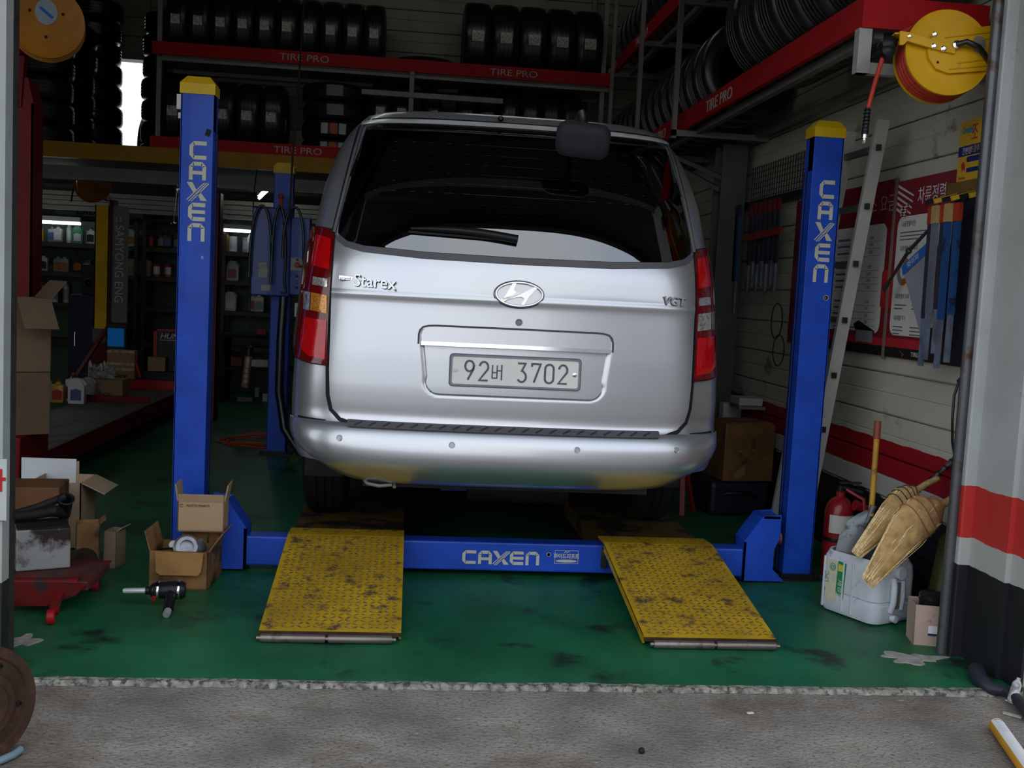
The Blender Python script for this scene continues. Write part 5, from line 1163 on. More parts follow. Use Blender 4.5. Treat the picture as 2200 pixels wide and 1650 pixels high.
# fire extinguisher
ec = at(1797, 1172, Y=.10); ex_ = thing('fire_extinguisher', (ec.x, ec.y, 0), 'red fire extinguisher with white label between blue post and jerrycan', 'fire extinguisher')
m_ext = mat('extinguisher_red', (.26,.012,.016), .3, coat=.3)
zb, zt = 0, .40
mb = MB(); mb.lathe([(0,.0),(.066,0),(.070,.01),(.070,.32),(.064,.355),(.045,.385),(.022,.40),(.022,.425),(0,.425)], (ec.x, ec.y, 0), (0,0,1), 24); exm = mb.build('cylinder', m_ext, ex_, 40)
mb = MB(); vs = []
for i in range(11):
    a = math.radians(-150+120*i/10)
    for z in (.225,.315): vs.append((ec.x+.0712*math.cos(a), ec.y+.0712*math.sin(a), z))
mb.add(vs, [(2*i, 2*i+2, 2*i+3, 2*i+1) for i in range(10)]); mb.build('paper_label', offwhite, exm)
mb = MB(); vs = []
for i in range(5):
    a = math.radians(-78+34*i/4)
    for z in (.235,.258): vs.append((ec.x+.0718*math.cos(a), ec.y+.0718*math.sin(a), z))
mb.add(vs, [(2*i, 2*i+2, 2*i+3, 2*i+1) for i in range(4)]); mb.build('blue_label', MATS['sleeve_blue'], exm)
mb = MB(); mb.lathe([(.0715,.18),(.0725,.19),(.0715,.20)], (ec.x, ec.y, 0), (0,0,1), 24); mb.build('strap', blackp, exm, 40)
mb = MB(); mb.lathe([(.018,.425),(.018,.45),(0,.45)], (ec.x, ec.y, 0), (0,0,1), 12); mb.bar((ec.x-.01, ec.y, .452), (ec.x+.10, ec.y-.03, .43), .024, .010); mb.bar((ec.x-.01, ec.y, .47), (ec.x+.09, ec.y-.03, .475), .024, .008); mb.build('valve_lever', mat('lever_black', (.015,.015,.016), .35), ex_, 40)
mb = MB(); mb.tube([(ec.x+.02, ec.y-.02, .44), (ec.x+.09, ec.y-.07, .40), (ec.x+.10, ec.y-.08, .30), (ec.x+.085, ec.y-.06, .15)], .010, 8); mb.tube([(ec.x+.05, ec.y-.06, .37), (ec.x+.14, ec.y-.05, .345)], [.028,.016], 10); mb.build('discharge_hose', m_ext, ex_, 50)
# small carton with an oil filter, black rags and junk beside the jamb
bx = thing('small_box', (1.735, -.80, 0), 'small pale carton with a white label at the foot of the door jamb', 'box')
BC = V((1.665, -.885, 0)); r_ = Matrix.Rotation(math.radians(-14), 3, 'Z'); bX, bY = r_ @ V((1,0,0)), r_ @ V((0,1,0))
mb = MB(); P = lambda a, b, z: BC+bX*a+bY*b+ZZ*z
w, d, h = .135, .12, .165
for (a0, b0), (a1, b1) in (((-w/2,-d/2),(w/2,-d/2)),((w/2,-d/2),(w/2,d/2)),((w/2,d/2),(-w/2,d/2)),((-w/2,d/2),(-w/2,-d/2))):
    mb.prism([P(a0,b0,0), P(a1,b1,0), P(a1*1.06,b1*1.06,h), P(a0*1.06,b0*1.06,h)], (0,0,0), (bX*(-(a0+a1)/2)+bY*(-(b0+b1)/2))*.05)
mb.prism([P(-w/2,-d/2,0), P(w/2,-d/2,0), P(w/2,d/2,0), P(-w/2,d/2,0)], (0,0,0), (0,0,.004)); bxm = mb.build('carton', mat('pinkish_carton', (.42,.31,.25), .75, dirt=((.20,.08,.06), .64, 8)), bx)
mb = MB(); mb.prism([P(-.015,-d/2-.006,.045), P(.058,-d/2-.006,.045), P(.058,-d/2-.008,.085), P(-.015,-d/2-.008,.085)], (0,0,0), bY*-.001); lb_ = mb.build('white_label', paper, bxm)
mb = MB(); mb.prism([P(-.015,-d/2-.0075,.045), P(.058,-d/2-.0075,.045), P(.058,-d/2-.0075,.053), P(-.015,-d/2-.0075,.053)], (0,0,0), bY*-.001); mb.build('blue_label_edge', m_cblue, bxm)
fl_ = thing('oil_filter', BC+ZZ*.1, 'black oil filter sitting in the small pale carton by the jamb', 'oil filter')
mb = MB(); mb.lathe([(0,.10),(.045,.10),(.047,.11),(.047,.17),(.05,.175),(.05,.195),(.040,.205),(.02,.208),(0,.208)], BC+bX*.005, (0,0,1), 20); mb.build('filter_can', mat('gloss_black', (.012,.012,.014), .2), fl_, 40)
for k, (x, y, z, s, lb_, cat_) in enumerate(((1.82,-.66,.06,.06,'black crumpled rag heap behind the small pale carton','rag'),(1.795,-.27,.08,.085,'dark greasy bundle behind the straw brooms','rag'))):
    bm = bmesh.new(); bmesh.ops.create_icosphere(bm, subdivisions=4, radius=s); rn = random.Random(k+3)
    for v in bm.verts: 
        p = v.co.normalized(); v.co *= .85+.25*math.sin(p.x*9+k)*math.sin(p.y*8+1)*math.sin(p.z*7+2)+.1*math.sin(p.x*23)*math.sin(p.z*19); v.co.z *= .85
    me = D.meshes.new('rag'); bm.to_mesh(me); bm.free(); o = link('rag', me, dark, None, 60); o.location = (x, y, z); tag(o, lb_, cat_)
bk = thing('bottle', (1.70,-.72,0), 'dark green bottle lying among junk behind the small carton', 'bottle')
for k, (px, py, Y, r, L, dd, mt, lb_, nm, cat_) in enumerate(((2040, 1190, -.55, .05, .18, (.2,.1,1), mat('olive_plastic', (.06,.065,.012), .4), 'olive green plastic can leaning on the wall behind the clean broom', 'oil_can', 'can'),)):
    c = at(px, py, Y=Y); t = thing(nm, (c.x, c.y, 0), lb_, cat_); mb = MB(); mb.lathe([(0,-c.z),(.05,-c.z),(.055,-c.z+.02),(.055,.06),(.03,.10),(.018,.11),(.018,.14),(0,.14)], c, dd, 18); mb.build('can_body', mt, t, 40)
    mb = MB(); mb.lathe([(.02,.14),(.02,.16),(0,.16)], c, dd, 12); mb.build('cap', blackp, t)
D.objects.remove(bk)
# black cables hanging on the wall above the brooms
hc = thing('hanging_cable', (1.87, -.55, .72), 'black and green cable looped on the wall beside the door jamb', 'cable')
mb = MB(); c0 = at(2060, 815, Y=-.62)
mb.tube([at(2063, 812, Y=-.62), at(2050, 850, Y=-.64), at(2046, 900, Y=-.64), at(2046, 950, Y=-.64), at(2052, 985, Y=-.63)], .006, 8)
mb.tube([at(2068, 840, Y=-.62), at(2064, 880, Y=-.62), at(2070, 960, Y=-.62), at(2068, 990, Y=-.62)], .009, 8); mb.build('black_cable', black_rubber, hc, 60)
mb = MB(); mb.tube([at(2070, 905, Y=-.63), at(2072, 930, Y=-.63), at(2073, 955, Y=-.63)], .007, 8); mb.build('green_sleeve', mat('green_sleeve', (.03,.22,.06), .5), hc, 60)
mb = MB(); mb.tube([at(2060, 815, Y=-.6), at(2072, 835, Y=-.62), at(2078, 860, Y=-.62)], .012, 8); mb.build('cable_clip', blackp, hc, 60)
hk_ = MB(); hk_.bar(V((1.90, c0.y, c0.z)), V((c0.x, c0.y, c0.z)), .012, .012); hk_.build('wall_hook', steel, hc)
# outside the jamb: thick black hose, white bottle, scraps, sealant cartridge
GZ = -.012
hs = thing('suction_hose', (1.6,-1.45,GZ), 'thick black rubber hose lying on the ground by the door jamb', 'hose')
mb = MB(); P = [(2098,1440,.035),(2105,1462,.03),(2130,1480,.024),(2160,1485,.024),(2185,1502,.024),(2215,1540,.024)]
mb.tube([at(x, y, Z=z+GZ) for x, y, z in P], [.030,.028,.022,.020,.020,.020], 12); mb.build('hose_run', mat('hose_dark_blue_grey', (.022,.024,.032), .5), hs, 60)
wb2 = thing('bottle', at(2180, 1492, Z=GZ), 'small dirty white bottle lying behind the thick black hose', 'bottle')
mb = MB(); c = at(2180, 1486, Z=.03); d = V((.35,.25,.75)).normalized(); mb.lathe([(0,-.04),(.014,-.04),(.016,-.034),(.016,.028),(.011,.038),(.007,.042),(.007,.05),(0,.05)], c, tuple(d), 16); mb.build('bottle_body', mat('dirty_white_bottle', (.42,.43,.42), .5, dirt=((.2,.19,.18), .5, 30)), wb2, 40)
sc = at(2174, 1513, Z=GZ); t = thing('paper_scrap', sc, 'curled white scrap under the thick black hose', 'scrap'); mb = MB(); mb.prism([sc+V((a,b,.003+.006*abs(a)/.02)) for a, b in ((-.012,.02),(.0,.004),(.022,.0),(.018,-.008),(-.004,-.006),(-.018,.014))], (0,0,0), (0,0,.002)); mb.build('scrap', paper, t)
sc = at(2175, 1538, Z=GZ); t = thing('wood_scrap', sc, 'flat beige strip lying on the concrete beside the sealant cartridge', 'scrap'); mb = MB(); mb.box(sc+V((0,0,.003)), (.058,.016,.005), rz=-.75); mb.build('strip', mat('beige_strip', (.36,.34,.27), .7), t)
gt = thing('sealant_cartridge', at(2170, 1620, Z=GZ), 'yellow sealant cartridge with white label and grey nozzle on the concrete', 'cartridge')
a = at(2133, 1547, Z=GZ+.022); b = at(2230, 1685, Z=GZ+.024); d = (b-a).normalized(); L = (b-a).length
m_gun = mat('cartridge_yellow', (.62,.30,.01), .4)
mb = MB(); s0 = a+d*.022
mb.lathe([(0,.0),(.012,.003),(.022,.014),(.0245,.02),(.0245,L-.02),(.0235,L),(0,L)], s0, tuple(d), 24); gb = mb.build('cartridge_body', m_gun, gt, 40)
mb = MB(); mb.lathe([(.003,-.030),(.005,-.026),(.008,.002)], s0, tuple(d), 12); mb.build('nozzle', mat('nozzle_grey', (.12,.13,.15), .4), gt, 40)
mb = MB(); mb.lathe([(.0032,-.031),(.0055,-.020)], s0, tuple(d), 10); mb.build('nozzle_tip', blackp, gt, 40)
sd_ = d.cross(V((0,0,1))).normalized(); up_ = sd_.cross(d); mb = MB(); vs = []; n = 9
for i in range(n+1):
    an = math.radians(38+105*i/n)
    for t_ in (.026, L-.03): vs.append(s0+d*t_+(sd_*math.cos(an)+up_*math.sin(an))*.0249)
mb.add(vs, [(2*i, 2*i+1, 2*i+3, 2*i+2) for i in range(n)]); lbm = mb.build('paper_label', paper, gb, 60)
mb = MB(); vs = []
for i in range(7):
    an = math.radians(58+70*i/6)
    for t_ in (.034, .038): vs.append(s0+d*t_+(sd_*math.cos(an)+up_*math.sin(an))*.0252)
mb.add(vs, [(2*i, 2*i+1, 2*i+3, 2*i+2) for i in range(6)]); mb.build('label_line', mat('label_purple', (.10,.05,.10), .5), gb)
for j in range(7):
    mb = MB(); vs = []
    for i in range(5):
        an = math.radians(62+(40+8*(j % 3))*i/4)
        for t_ in (.048+j*.013, .051+j*.013): vs.append(s0+d*t_+(sd_*math.cos(an)+up_*math.sin(an))*.0252)
    mb.add(vs, [(2*i, 2*i+1, 2*i+3, 2*i+2) for i in range(4)]); mb.build('label_line', mat('label_pale_print', (.42,.44,.50), .5), gb)
for px, py in ((1612, 1533), (1460, 1445)):
    sc = at(px, py, Z=GZ); pass
sc = at(1612, 1533, Z=GZ); t = thing('paper_scrap', sc, 'tiny white paper scrap on the concrete in front of the ramps', 'scrap'); mb = MB(); mb.box(sc+V((0,0,.002)), (.022,.010,.003), rz=.2); mb.build('scrap', paper, t)
sc = at(1378, 1617, Z=GZ); t = thing('pebble', sc, 'small dark pebble on the concrete near the camera', 'stone'); bm = bmesh.new(); bmesh.ops.create_icosphere(bm, subdivisions=2, radius=.010); me = D.meshes.new('pebble'); bm.to_mesh(me); bm.free(); o = link('stone', me, dark, t, True); o.location = V((0,0,.006)); o.matrix_parent_inverse = Matrix()
# far clutter between the column and the lift post
m_wrap = mat('wrapped_cardboard', (.20,.10,.035), .35, var=.3, scale=7, dirt=((.06,.035,.02), .56, 10), coat=.3)
def crate(name, c, size, rz, mt, label, cat, flaps=0, group=None, bev=.004):
    t = thing(name, (c[0], c[1], c[2]), label, cat, group); mb = MB(); mb.box((c[0], c[1], c[2]+size[2]/2), size, rz, bev); mb.build('carton', mt, t); return t
bw2 = crate('wrapped_box', (1.66, 1.62, .22), (.34,.30,.36), .15, m_wrap, 'brown box wrapped in film on the dark case behind the lift post', 'box')
mb = MB(); mb.box((1.66, 1.61, .585), (.30,.26,.012), .25); mb.build('top_flap', carton_dark, bw2); mb = MB(); mb.prism([(1.52,1.452,.26),(1.60,1.463,.24),(1.66,1.472,.26),(1.67,1.474,.38),(1.62,1.466,.42),(1.54,1.455,.37)], (0,0,0), (0,-.004,0)); mb.build('torn_patch', mat('torn_card_patch', (.26,.16,.08), .7, var=.3), bw2)
dc = crate('battery_case', (1.62, 1.62, 0), (.40,.34,.215), .1, mat('case_dark_blue', (.012,.016,.03), .45), 'dark blue plastic case on the floor under the wrapped brown box', 'case', bev=.03)
mb = MB(); mb.tube([(1.5,1.45,.13),(1.55,1.42,.15),(1.68,1.42,.15),(1.74,1.45,.13)], .012, 8); mb.build('handle', blackp, dc, 50)
c1 = crate('cardboard_box', (1.72, 2.86, .617), (.30,.34,.15), 0, carton, 'upper of two flat brown boxes on the low shelf by the column', 'box'); c2 = crate('cardboard_box', (1.72, 2.86, .452), (.31,.34,.163), .03, carton, 'lower of two flat brown boxes on the low shelf by the column', 'box')
sh_ = thing('low_shelf', (1.73, 2.86, 0), 'low dark steel shelf against the side wall past the column', 'shelf')
mb = MB(); mb.span((1.50, 2.66, .42), (1.90, 3.06, .45)); mb.build('shelf_board', steel, sh_)
for x in (1.52, 1.88):
    for y in (2.68, 3.04): mb = MB(); mb.span((x-.012, y-.012, 0), (x+.012, y+.012, .42)); mb.build('leg', steel, sh_)
for k, (x, mt, r, h, lb_) in enumerate(((1.50, mat('tan_roll', (.20,.15,.10), .7), .035, .36, 'tan paper roll standing under the low shelf'), (1.58, offwhite, .03, .34, 'off white roll standing under the low shelf'), (1.66, mat('pale_roll', (.28,.26,.22), .6), .03, .33, 'pale grey roll standing under the low shelf'))):
    t = thing('roll', (x, 2.80, 0), lb_, 'roll', 'rolls under the low shelf'); mb = MB(); mb.lathe([(.012,0),(r,0),(r,h),(.012,h)], (x+.09, 2.80, 0), (0,0,1), 16); mb.build('roll_body', mt, t, 40)
wt = crate('white_box', (1.78, 2.22, .50), (.13,.10,.14), 0, offwhite, 'small white box on a stand beside the steel column', 'box'); 
st2 = thing('box_stand', (1.78, 2.22, 0), 'dark red metal stand carrying the small white box', 'stand'); mb = MB(); mb.span((1.70,2.14,.47),(1.88,2.32,.50)); mb.build('top_plate', mat('dark_red_metal', (.09,.008,.010), .5), st2)
for x in (1.71,1.86):
    for y in (2.16,2.30): mb = MB(); mb.span((x-.012,y-.012,0),(x+.012,y+.012,.47)); mb.build('leg', MATS['dark_red_metal'], st2)
td = crate('tray', (1.80, 1.95, .66), (.16,.20,.05), 0, offwhite, 'white tray on the wall ledge beside the column', 'tray'); mb = MB(); mb.span((1.72,1.85,.635),(1.90,2.05,.658)); mb.build('ledge', steel, td)
js = thing('jack_stand', (1.27, 1.52, 0), 'red jack stand on the floor behind the van corner', 'jack stand')
for k in range(3):
    a = 2*PI*k/3+.4; mb = MB(); mb.bar((1.27+.11*math.cos(a), 1.52+.11*math.sin(a), 0), (1.27+.02*math.cos(a), 1.52+.02*math.sin(a), .30), .03, .02); mb.build('leg', mat('jack_red', (.22,.015,.012), .45), js)
mb = MB(); mb.lathe([(.028,.20),(.028,.36),(.02,.37),(.02,.42),(0,.42)], (1.27,1.52,0), (0,0,1), 14); mb.build('column', MATS['jack_red'], js, 40)
bb = thing('water_bottle', (1.17, 1.40, .30), 'pale blue plastic bag hung over the red jack stand behind the van corner', 'bag')
bm = bmesh.new(); bmesh.ops.create_icosphere(bm, subdivisions=3, radius=.085); 
for v in bm.verts: p = v.co.normalized(); v.co *= .9+.2*math.sin(p.x*7)*math.sin(p.y*6+1); v.co.z = v.co.z*1.3+.0
me = D.meshes.new('bag'); bm.to_mesh(me); bm.free(); o = link('bag_body', me, mat('pale_blue_plastic', (.16,.26,.36), .4), bb, True); o.matrix_parent_inverse = Matrix(); o.location = (.03,.02,.07); bb.name = 'plastic_bag'
# ================================================================== LEFT BAY
m_lred = mat('left_lift_red', (.13, .005, .007), .5, spec=.15, var=.15, dirt=((.06,.01,.01), .62, 5))
m_run = mat('oily_runway', (.085, .080, .070), .55, var=.2, dirt=((.03,.028,.025), .52, 5))
ll = thing('alignment_lift', (-2.88, 3.2, 0), 'red wheel alignment lift with yellow rear post in the left bay', 'vehicle lift')
def lpost(x0, x1, y0, y1, z1, mt, lab):
    mb = MB(); mb.span((x0, y0, 0), (x1, y0+.012, z1)); mb.span((x0, y0, 0), (x0+.012, y1, z1)); mb.span((x1-.012, y0, 0), (x1, y1, z1)); return mb.build('post', mt, ll, label=lab)
pf = lpost(-2.78, -2.515, 1.05, 1.2, 2.20, m_lred, 'dark red front post')
mb = MB(); mb.prism([(x, y, 2.20) for x, y in ((-2.78,1.05),(-2.515,1.05),(-2.515,1.2),(-2.78,1.2))], (0,0,0), (-.03,0,.13)); mb.build('post_cap', m_lred, pf)
m_ypost = mat('rear_post_yellow', (.80,.45,.008), .5, spec=.15, var=.15, dirt=((.12,.06,.01), .68, 9))
py = lpost(-3.63, -3.49, 6.0, 6.15, 1.99, m_ypost, 'yellow rear post')
for z0, z1, mt in ((.62, .76, mat('post_band_grey', (.10,.10,.09), .6)), (.40, .62, m_lred), (.22, .40, MATS['post_band_grey']), (0, .22, dark)):
    mb = MB(); mb.span((-3.635, 5.994, z0), (-3.485, 6.0, z1)); mb.build('painted_band', mt, py)
mb = MB(); mb.span((-3.49, 5.99, 0), (-3.475, 6.15, 2.05)); mb.span((-3.475, 6.02, 0), (-3.45, 6.16, 2.05)); mb.build('slide_rail', mat('rail_dark_red', (.05,.008,.010), .4), py)
mb = MB(); mb.span((-3.45, 5.99, .77), (-3.30, 6.00, 1.99)); sgn = mb.build('sign_panel', mat('grey_sign', (.16,.16,.15), .5), py)
text(':: SAMYONG ENG', .118, mat('sign_letter', (.55,.55,.54), .5), sgn, (-3.425, 5.988, 1.88), (0,0,-1), (1,0,0), .002, sx=.92)
pr = lpost(-2.33, -2.235, 5.0, 5.15, 2.10, mat('rust_red_post', (.13,.014,.010), .5, var=.2), 'thin red rear post')
mb = MB(); mb.span((-2.85, .58, 0), (-2.40, 1.0, .475), bev=.01); mb.build('post_carriage', m_lred, ll)
# runways with red flanks
for x0, x1, y0, y1, z, nm in ((-3.17, -2.60, 1.35, 5.2, .25, 'oily runway'), (-4.75, -4.2, 1.35, 5.2, .25, None)):
    mb = MB(); mb.span((x0, y0, z-.02), (x1, y1, z)); r = mb.build('runway', m_run, ll, label=nm)
    for x in (x0, x1): mb = MB(); mb.span((x-.012, y0, z-.13), (x+.012, y1, z-.001)); mb.build('runway_flank', m_lred, r)
    mb = MB(); mb.span((x0, y0-.012, z-.13), (x1, y0, z-.001)); mb.build('runway_flank', m_lred, r)
m_bred = mat('bright_lift_red', (.36,.010,.014), .4)
mb = MB(); mb.span((-3.45, 5.2, .225), (-2.28, 5.32, .335)); mb.build('crossbeam', m_bred, ll)
mb = MB(); mb.span((-3.20, 4.11, .252), (-2.62, 4.14, .30)); mb.build('wheel_stop', m_lred, ll)
mb = MB(); mb.bar((-3.46, 5.9, .78), (-3.42, 4.6, .30), .03, .03); mb.build('safety_strap', m_lred, ll)
# reels fixed on the posts
def small_reel(c, r, ax, mt, label, stick):
    t = thing('hose_reel', c, label, 'hose reel', None); c = V(c); ax = V(ax).normalized()
    mb = MB(); mb.lathe([(0,.05),(.05,.055),(r-.02,.05),(r,.058),(r,.045),(r-.02,.04),(r*.6,.0),(r*.6,-.04),(r-.02,-.04),(r,-.05),(r-.01,-.055),(0,-.05)], c, tuple(ax), 36); b = mb.build('reel_disc', mt, t, 35)
    u = V((0,0,1)); u = (u-ax*u.dot(ax)).normalized(); w = ax.cross(u)
    if stick:
        mb = MB(); mb.prism([c+ax*.056+w*(.0+.052*math.cos(2*PI*i/24))+u*(.045+.062*math.sin(2*PI*i/24)) for i in range(24)], (0,0,0), ax*.002); s = mb.build('round_sticker', mat('sticker_pale_blue', (.28,.34,.38), .5), b)
        mb = MB(); mb.bar(c+ax*.059+w*-.03+u*.02, c+ax*.059+w*.03+u*.065, .014, .002, up=ax); mb.build('sticker_stripe', MATS['sleeve_blue'], b)
        for a, h in ((-.075,.045),(.075,.045),(.0,-.075)): mb = MB(); mb.lathe([(.008,0),(.008,.004),(0,.004)], c+ax*.052+w*a+u*h, tuple(ax), 8); mb.build('bolt', dark, b)
    return t, c, ax, u, w
m_or = mat('reel_orange', (.38,.145,.008), .45, var=.12, dirt=((.22,.07,.01), .66, 12))
t, c, ax, u, w = small_reel(at(101, 52, Y=.72), .178, (.25, -.95, .02), m_or, 'orange hose reel with a pale round sticker, high by the left jamb', True)
mb = MB(); mb.bar(c-ax*.06, V((-2.58, 1.06, 2.46)), .05, .05); mb.bar(V((-2.58, 1.06, 2.50)), V((-2.60, 1.06, 2.18)), .05, .05); mb.build('reel_arm', m_lred, t)
t, c, ax, u, w = small_reel(at(198, 398, Y=5.85), .165, (.55, -.8, .1), mat('reel_rust_orange', (.24,.085,.010), .5, var=.25), 'rusty orange hose reel on top of the yellow rear post', False)
mb = MB(); mb.bar(c-ax*.05, V((-3.53, 6.1, 2.06)), .05, .05); mb.bar(c+ax*.055-w*.1+u*.0, c+ax*.055+w*.14+u*.03, .03, .01, up=ax); mb.build('reel_arm', MATS['reel_rust_orange'], t)
mb = MB(); p = c-V((.16,0,-.02)); mb.tube([c+V((-.08,-.06,.06)), p, p+V((-.02,0,-.08)), p+V((-.035,0,-.19))], .009, 6); mb.build('hose', blackp, t, 50)
# oil shelves along the rear wall
m_shb = mat('dark_shelf_steel', (.035,.033,.03), .5, .3)
SY = 7.35
def oil_shelf(x0, x1, zz, label):
    t = thing('storage_shelf', ((x0+x1)/2, SY+.2, 0), label, 'shelf')
    for z in zz: mb = MB(); mb.span((x0, SY, z-.05), (x1, SY+.40, z)); mb.build('shelf_board', m_shb, t)
    for x in (x0+.02, x1-.02):
        for y in (SY+.02, SY+.38): mb = MB(); mb.span((x-.02, y-.02, 0), (x+.02, y+.02, 1.95)); mb.build('upright', m_shb, t)
    mb = MB(); mb.span((x0, SY+.40, .0), (x1, SY+.41, 1.9)); mb.build('back_sheet', mat('shelf_back_green', (.07,.115,.085), .6), t)
    return t
ZS = (1.635, 1.305, .96, .55)
oil_shelf(-5.2, -3.55, ZS, 'dark steel shelf of oil bottles left of the yellow post')
oil_shelf(-3.50, -2.66, ZS, 'dark steel shelf of oil bottles between the yellow post and the blue lift post')
oil_shelf(-2.62, -1.5, ZS, 'dark steel shelf of oil bottles behind the control cabinet')
def bottle_proto(kind):
    mb = MB()
    if kind == 'jug':      # slanted neck and grip
        P = [(-.055,0),(.055,0),(.058,.02),(.058,.13),(.030,.185),(-.012,.190),(-.035,.178),(-.057,.14)]
        mb.prism([(x, -.03, z) for x, z in P], (0,0,0), (0,.06,0)); mb.tube([(.045,.0,.12),(.062,.0,.145),(.03,.0,.178)], .010, 6); cap = (-.022,.190)
    elif kind == 'can': mb.lathe([(0,0),(.040,0),(.042,.004),(.040,.008),(.040,.145),(.042,.150),(.0,.152)], n=16); cap = None
    elif kind == 'spray': mb.lathe([(0,0),(.030,0),(.030,.17),(.018,.19),(.016,.2),(0,.2)], n=14); cap = (0,.196)
    else: mb.frame((0,0,.075), (.095,.06,.15), V((1,0,0)), V((0,1,0)), V((0,0,1)), .012); mb.lathe([(.035,.145),(.018,.165),(.018,.17),(0,.17)], n=12); cap = (0,.165)
    me = mb.mesh('bottle_body'); me.set_sharp_from_angle(angle=math.radians(40)); me.polygons.foreach_set('use_smooth', [True]*len(me.polygons)); me.set_sharp_from_angle(angle=math.radians(40))
    cm = None
    if cap: mb = MB(); mb.lathe([(.017,0),(.017,.024),(.012,.028),(0,.028)], (cap[0],0,cap[1]-.004), n=10); cm = mb.mesh('cap')
    lb = MB(); y = -.0315 if kind != 'can' else -.0415
    if kind == 'can':
        vs = []
        for i in range(7):
            a = math.radians(-155+130*i/6)
            for z in (.03,.115): vs.append((.0408*math.cos(a), .0408*math.sin(a), z))
        lb.add(vs, [(2*i,2*i+2,2*i+3,2*i+1) for i in range(6)])
    elif kind == 'spray':
        vs = []
        for i in range(7):
            a = math.radians(-155+130*i/6)
            for z in (.03,.14): vs.append((.0308*math.cos(a), .0308*math.sin(a), z))
        lb.add(vs, [(2*i,2*i+2,2*i+3,2*i+1) for i in range(6)])
    else: lb.prism([(x, y, z) for x, z in ((-.038,.025),(.038,.025),(.040,.10),(.0,.112),(-.038,.10))], (0,0,0), (0,-.001,0))
    return me, cm, lb.mesh('label')
BP = {k: bottle_proto(k) for k in ('jug', 'can', 'spray', 'flask')}
BC_ = {'grey': (.20,.20,.20), 'black': (.02,.02,.022), 'silver': (.34,.34,.35), 'orange': (.30,.11,.02), 'blue': (.05,.09,.22), 'red': (.30,.02,.02), 'white': (.50,.50,.48), 'yellow': (.42,.26,.02), 'green': (.03,.12,.06)}
for k, v in BC_.items(): mat('bottle_'+k, v, .35, var=.08)
NB = {}
def bottle(kind, x, z, bodyc, labc, where, y=None, sc=1., cap='black'):
    me, cm, lm = BP[kind]; 
    key = where; NB[key] = NB.get(key, 0)+1
    y = SY+.08+.10*(NB[key] % 2) if y is None else y
    noun = {'jug': 'oil jug', 'can': 'round can', 'spray': 'spray can', 'flask': 'flat bottle'}[kind]
    t = thing('oil_bottle' if kind != 'spray' else 'spray_can', (x, y, z), f'{bodyc} {noun} with {labc} label, {ORD[NB[key]-1]} along {where}', 'bottle', where)
    for me_, nm, c in ((me, 'bottle_body', bodyc), (cm, 'cap', cap), (lm, 'paper_label', labc)):
        if me_ is None: continue
        o = D.objects.new(nm, me_); COL.objects.link(o); o.parent = t
        if not me_.materials: me_.materials.append(None)
        o.material_slots[0].link = 'OBJECT'; o.material_slots[0].material = MATS['bottle_'+c]
    t.location.z += .002; t.scale = (sc, sc, sc); return t
def xat(px, y): return at(px, 520, Y=y).x
row = [('flask','blue','silver'),('can','orange','yellow'),('flask','grey','blue'),('flask','grey','silver'),('spray','silver','white'),('jug','green','silver'),('flask','white','black')]
for (k, b, l), px in zip(row, (70, 88, 109, 128, 145, 170, 192)): bottle(k, xat(px, SY+.12), ZS[0], b, l, 'the top shelf left of the yellow post', cap='silver' if k == 'spray' else 'black')
row = [('spray','silver','white'),('jug','silver','orange'),('jug','grey','red'),('can','black','red'),('flask','black','silver'),('flask','black','blue'),('jug','black','grey')]
for (k, b, l), px in zip(row, (266, 284, 306, 326, 345, 362, 380)): bottle(k, xat(px, SY+.12), ZS[0], b, l, 'the top shelf next to the blue post')
row = [('jug','silver','orange'),('flask','silver','black'),('flask','grey','orange'),('flask','grey','orange'),('jug','black','orange'),('flask','black','silver')]
for (k, b, l), px in zip(row, (68, 97, 122, 142, 165, 190)): bottle(k, xat(px, SY+.12), ZS[1], b, l, 'the middle shelf left of the yellow post')
row = [('jug','grey','orange'),('jug','grey','orange'),('jug','silver','yellow'),('can','red','white'),('can','red','white')]
for (k, b, l), px in zip(row, (276, 295, 312, 340, 360)): bottle(k, xat(px, SY+.12), ZS[1], b, l, 'the middle shelf next to the blue post')
row = [('flask','yellow','red'),('jug','grey','green'),('jug','silver','grey'),('can','silver','grey'),('spray','silver','grey')]
for (k, b, l), px in zip(row, (67, 84, 103, 120, 140)): bottle(k, xat(px, SY+.12), ZS[2], b, l, 'the lower shelf left of the yellow post', sc=1.1)
row = [('flask','yellow','yellow'),('can','silver','silver'),('can','grey','silver'),('jug','silver','grey')]
for (k, b, l), px in zip(row, (485, 502, 528, 545)): bottle(k, xat(px, SY+.12), ZS[0]-.02+.02, b, l, 'the top shelf under the second tube lamp', sc=1.15)
row = [('jug','silver','red'),]
for (k, b, l), px in zip(row, (500,)): bottle(k, xat(px, SY+.12), ZS[1], b, l, 'the middle shelf under the second tube lamp', sc=1.2)
row = [('jug','silver','green'),('jug','silver','white'),('flask','white','red'),('flask','white','grey')]
for (k, b, l), px in zip(row, (482, 500, 548, 562)): bottle(k, xat(px, SY+.12), ZS[2], b, l, 'the lower shelf under the second tube lamp', sc=1.15)
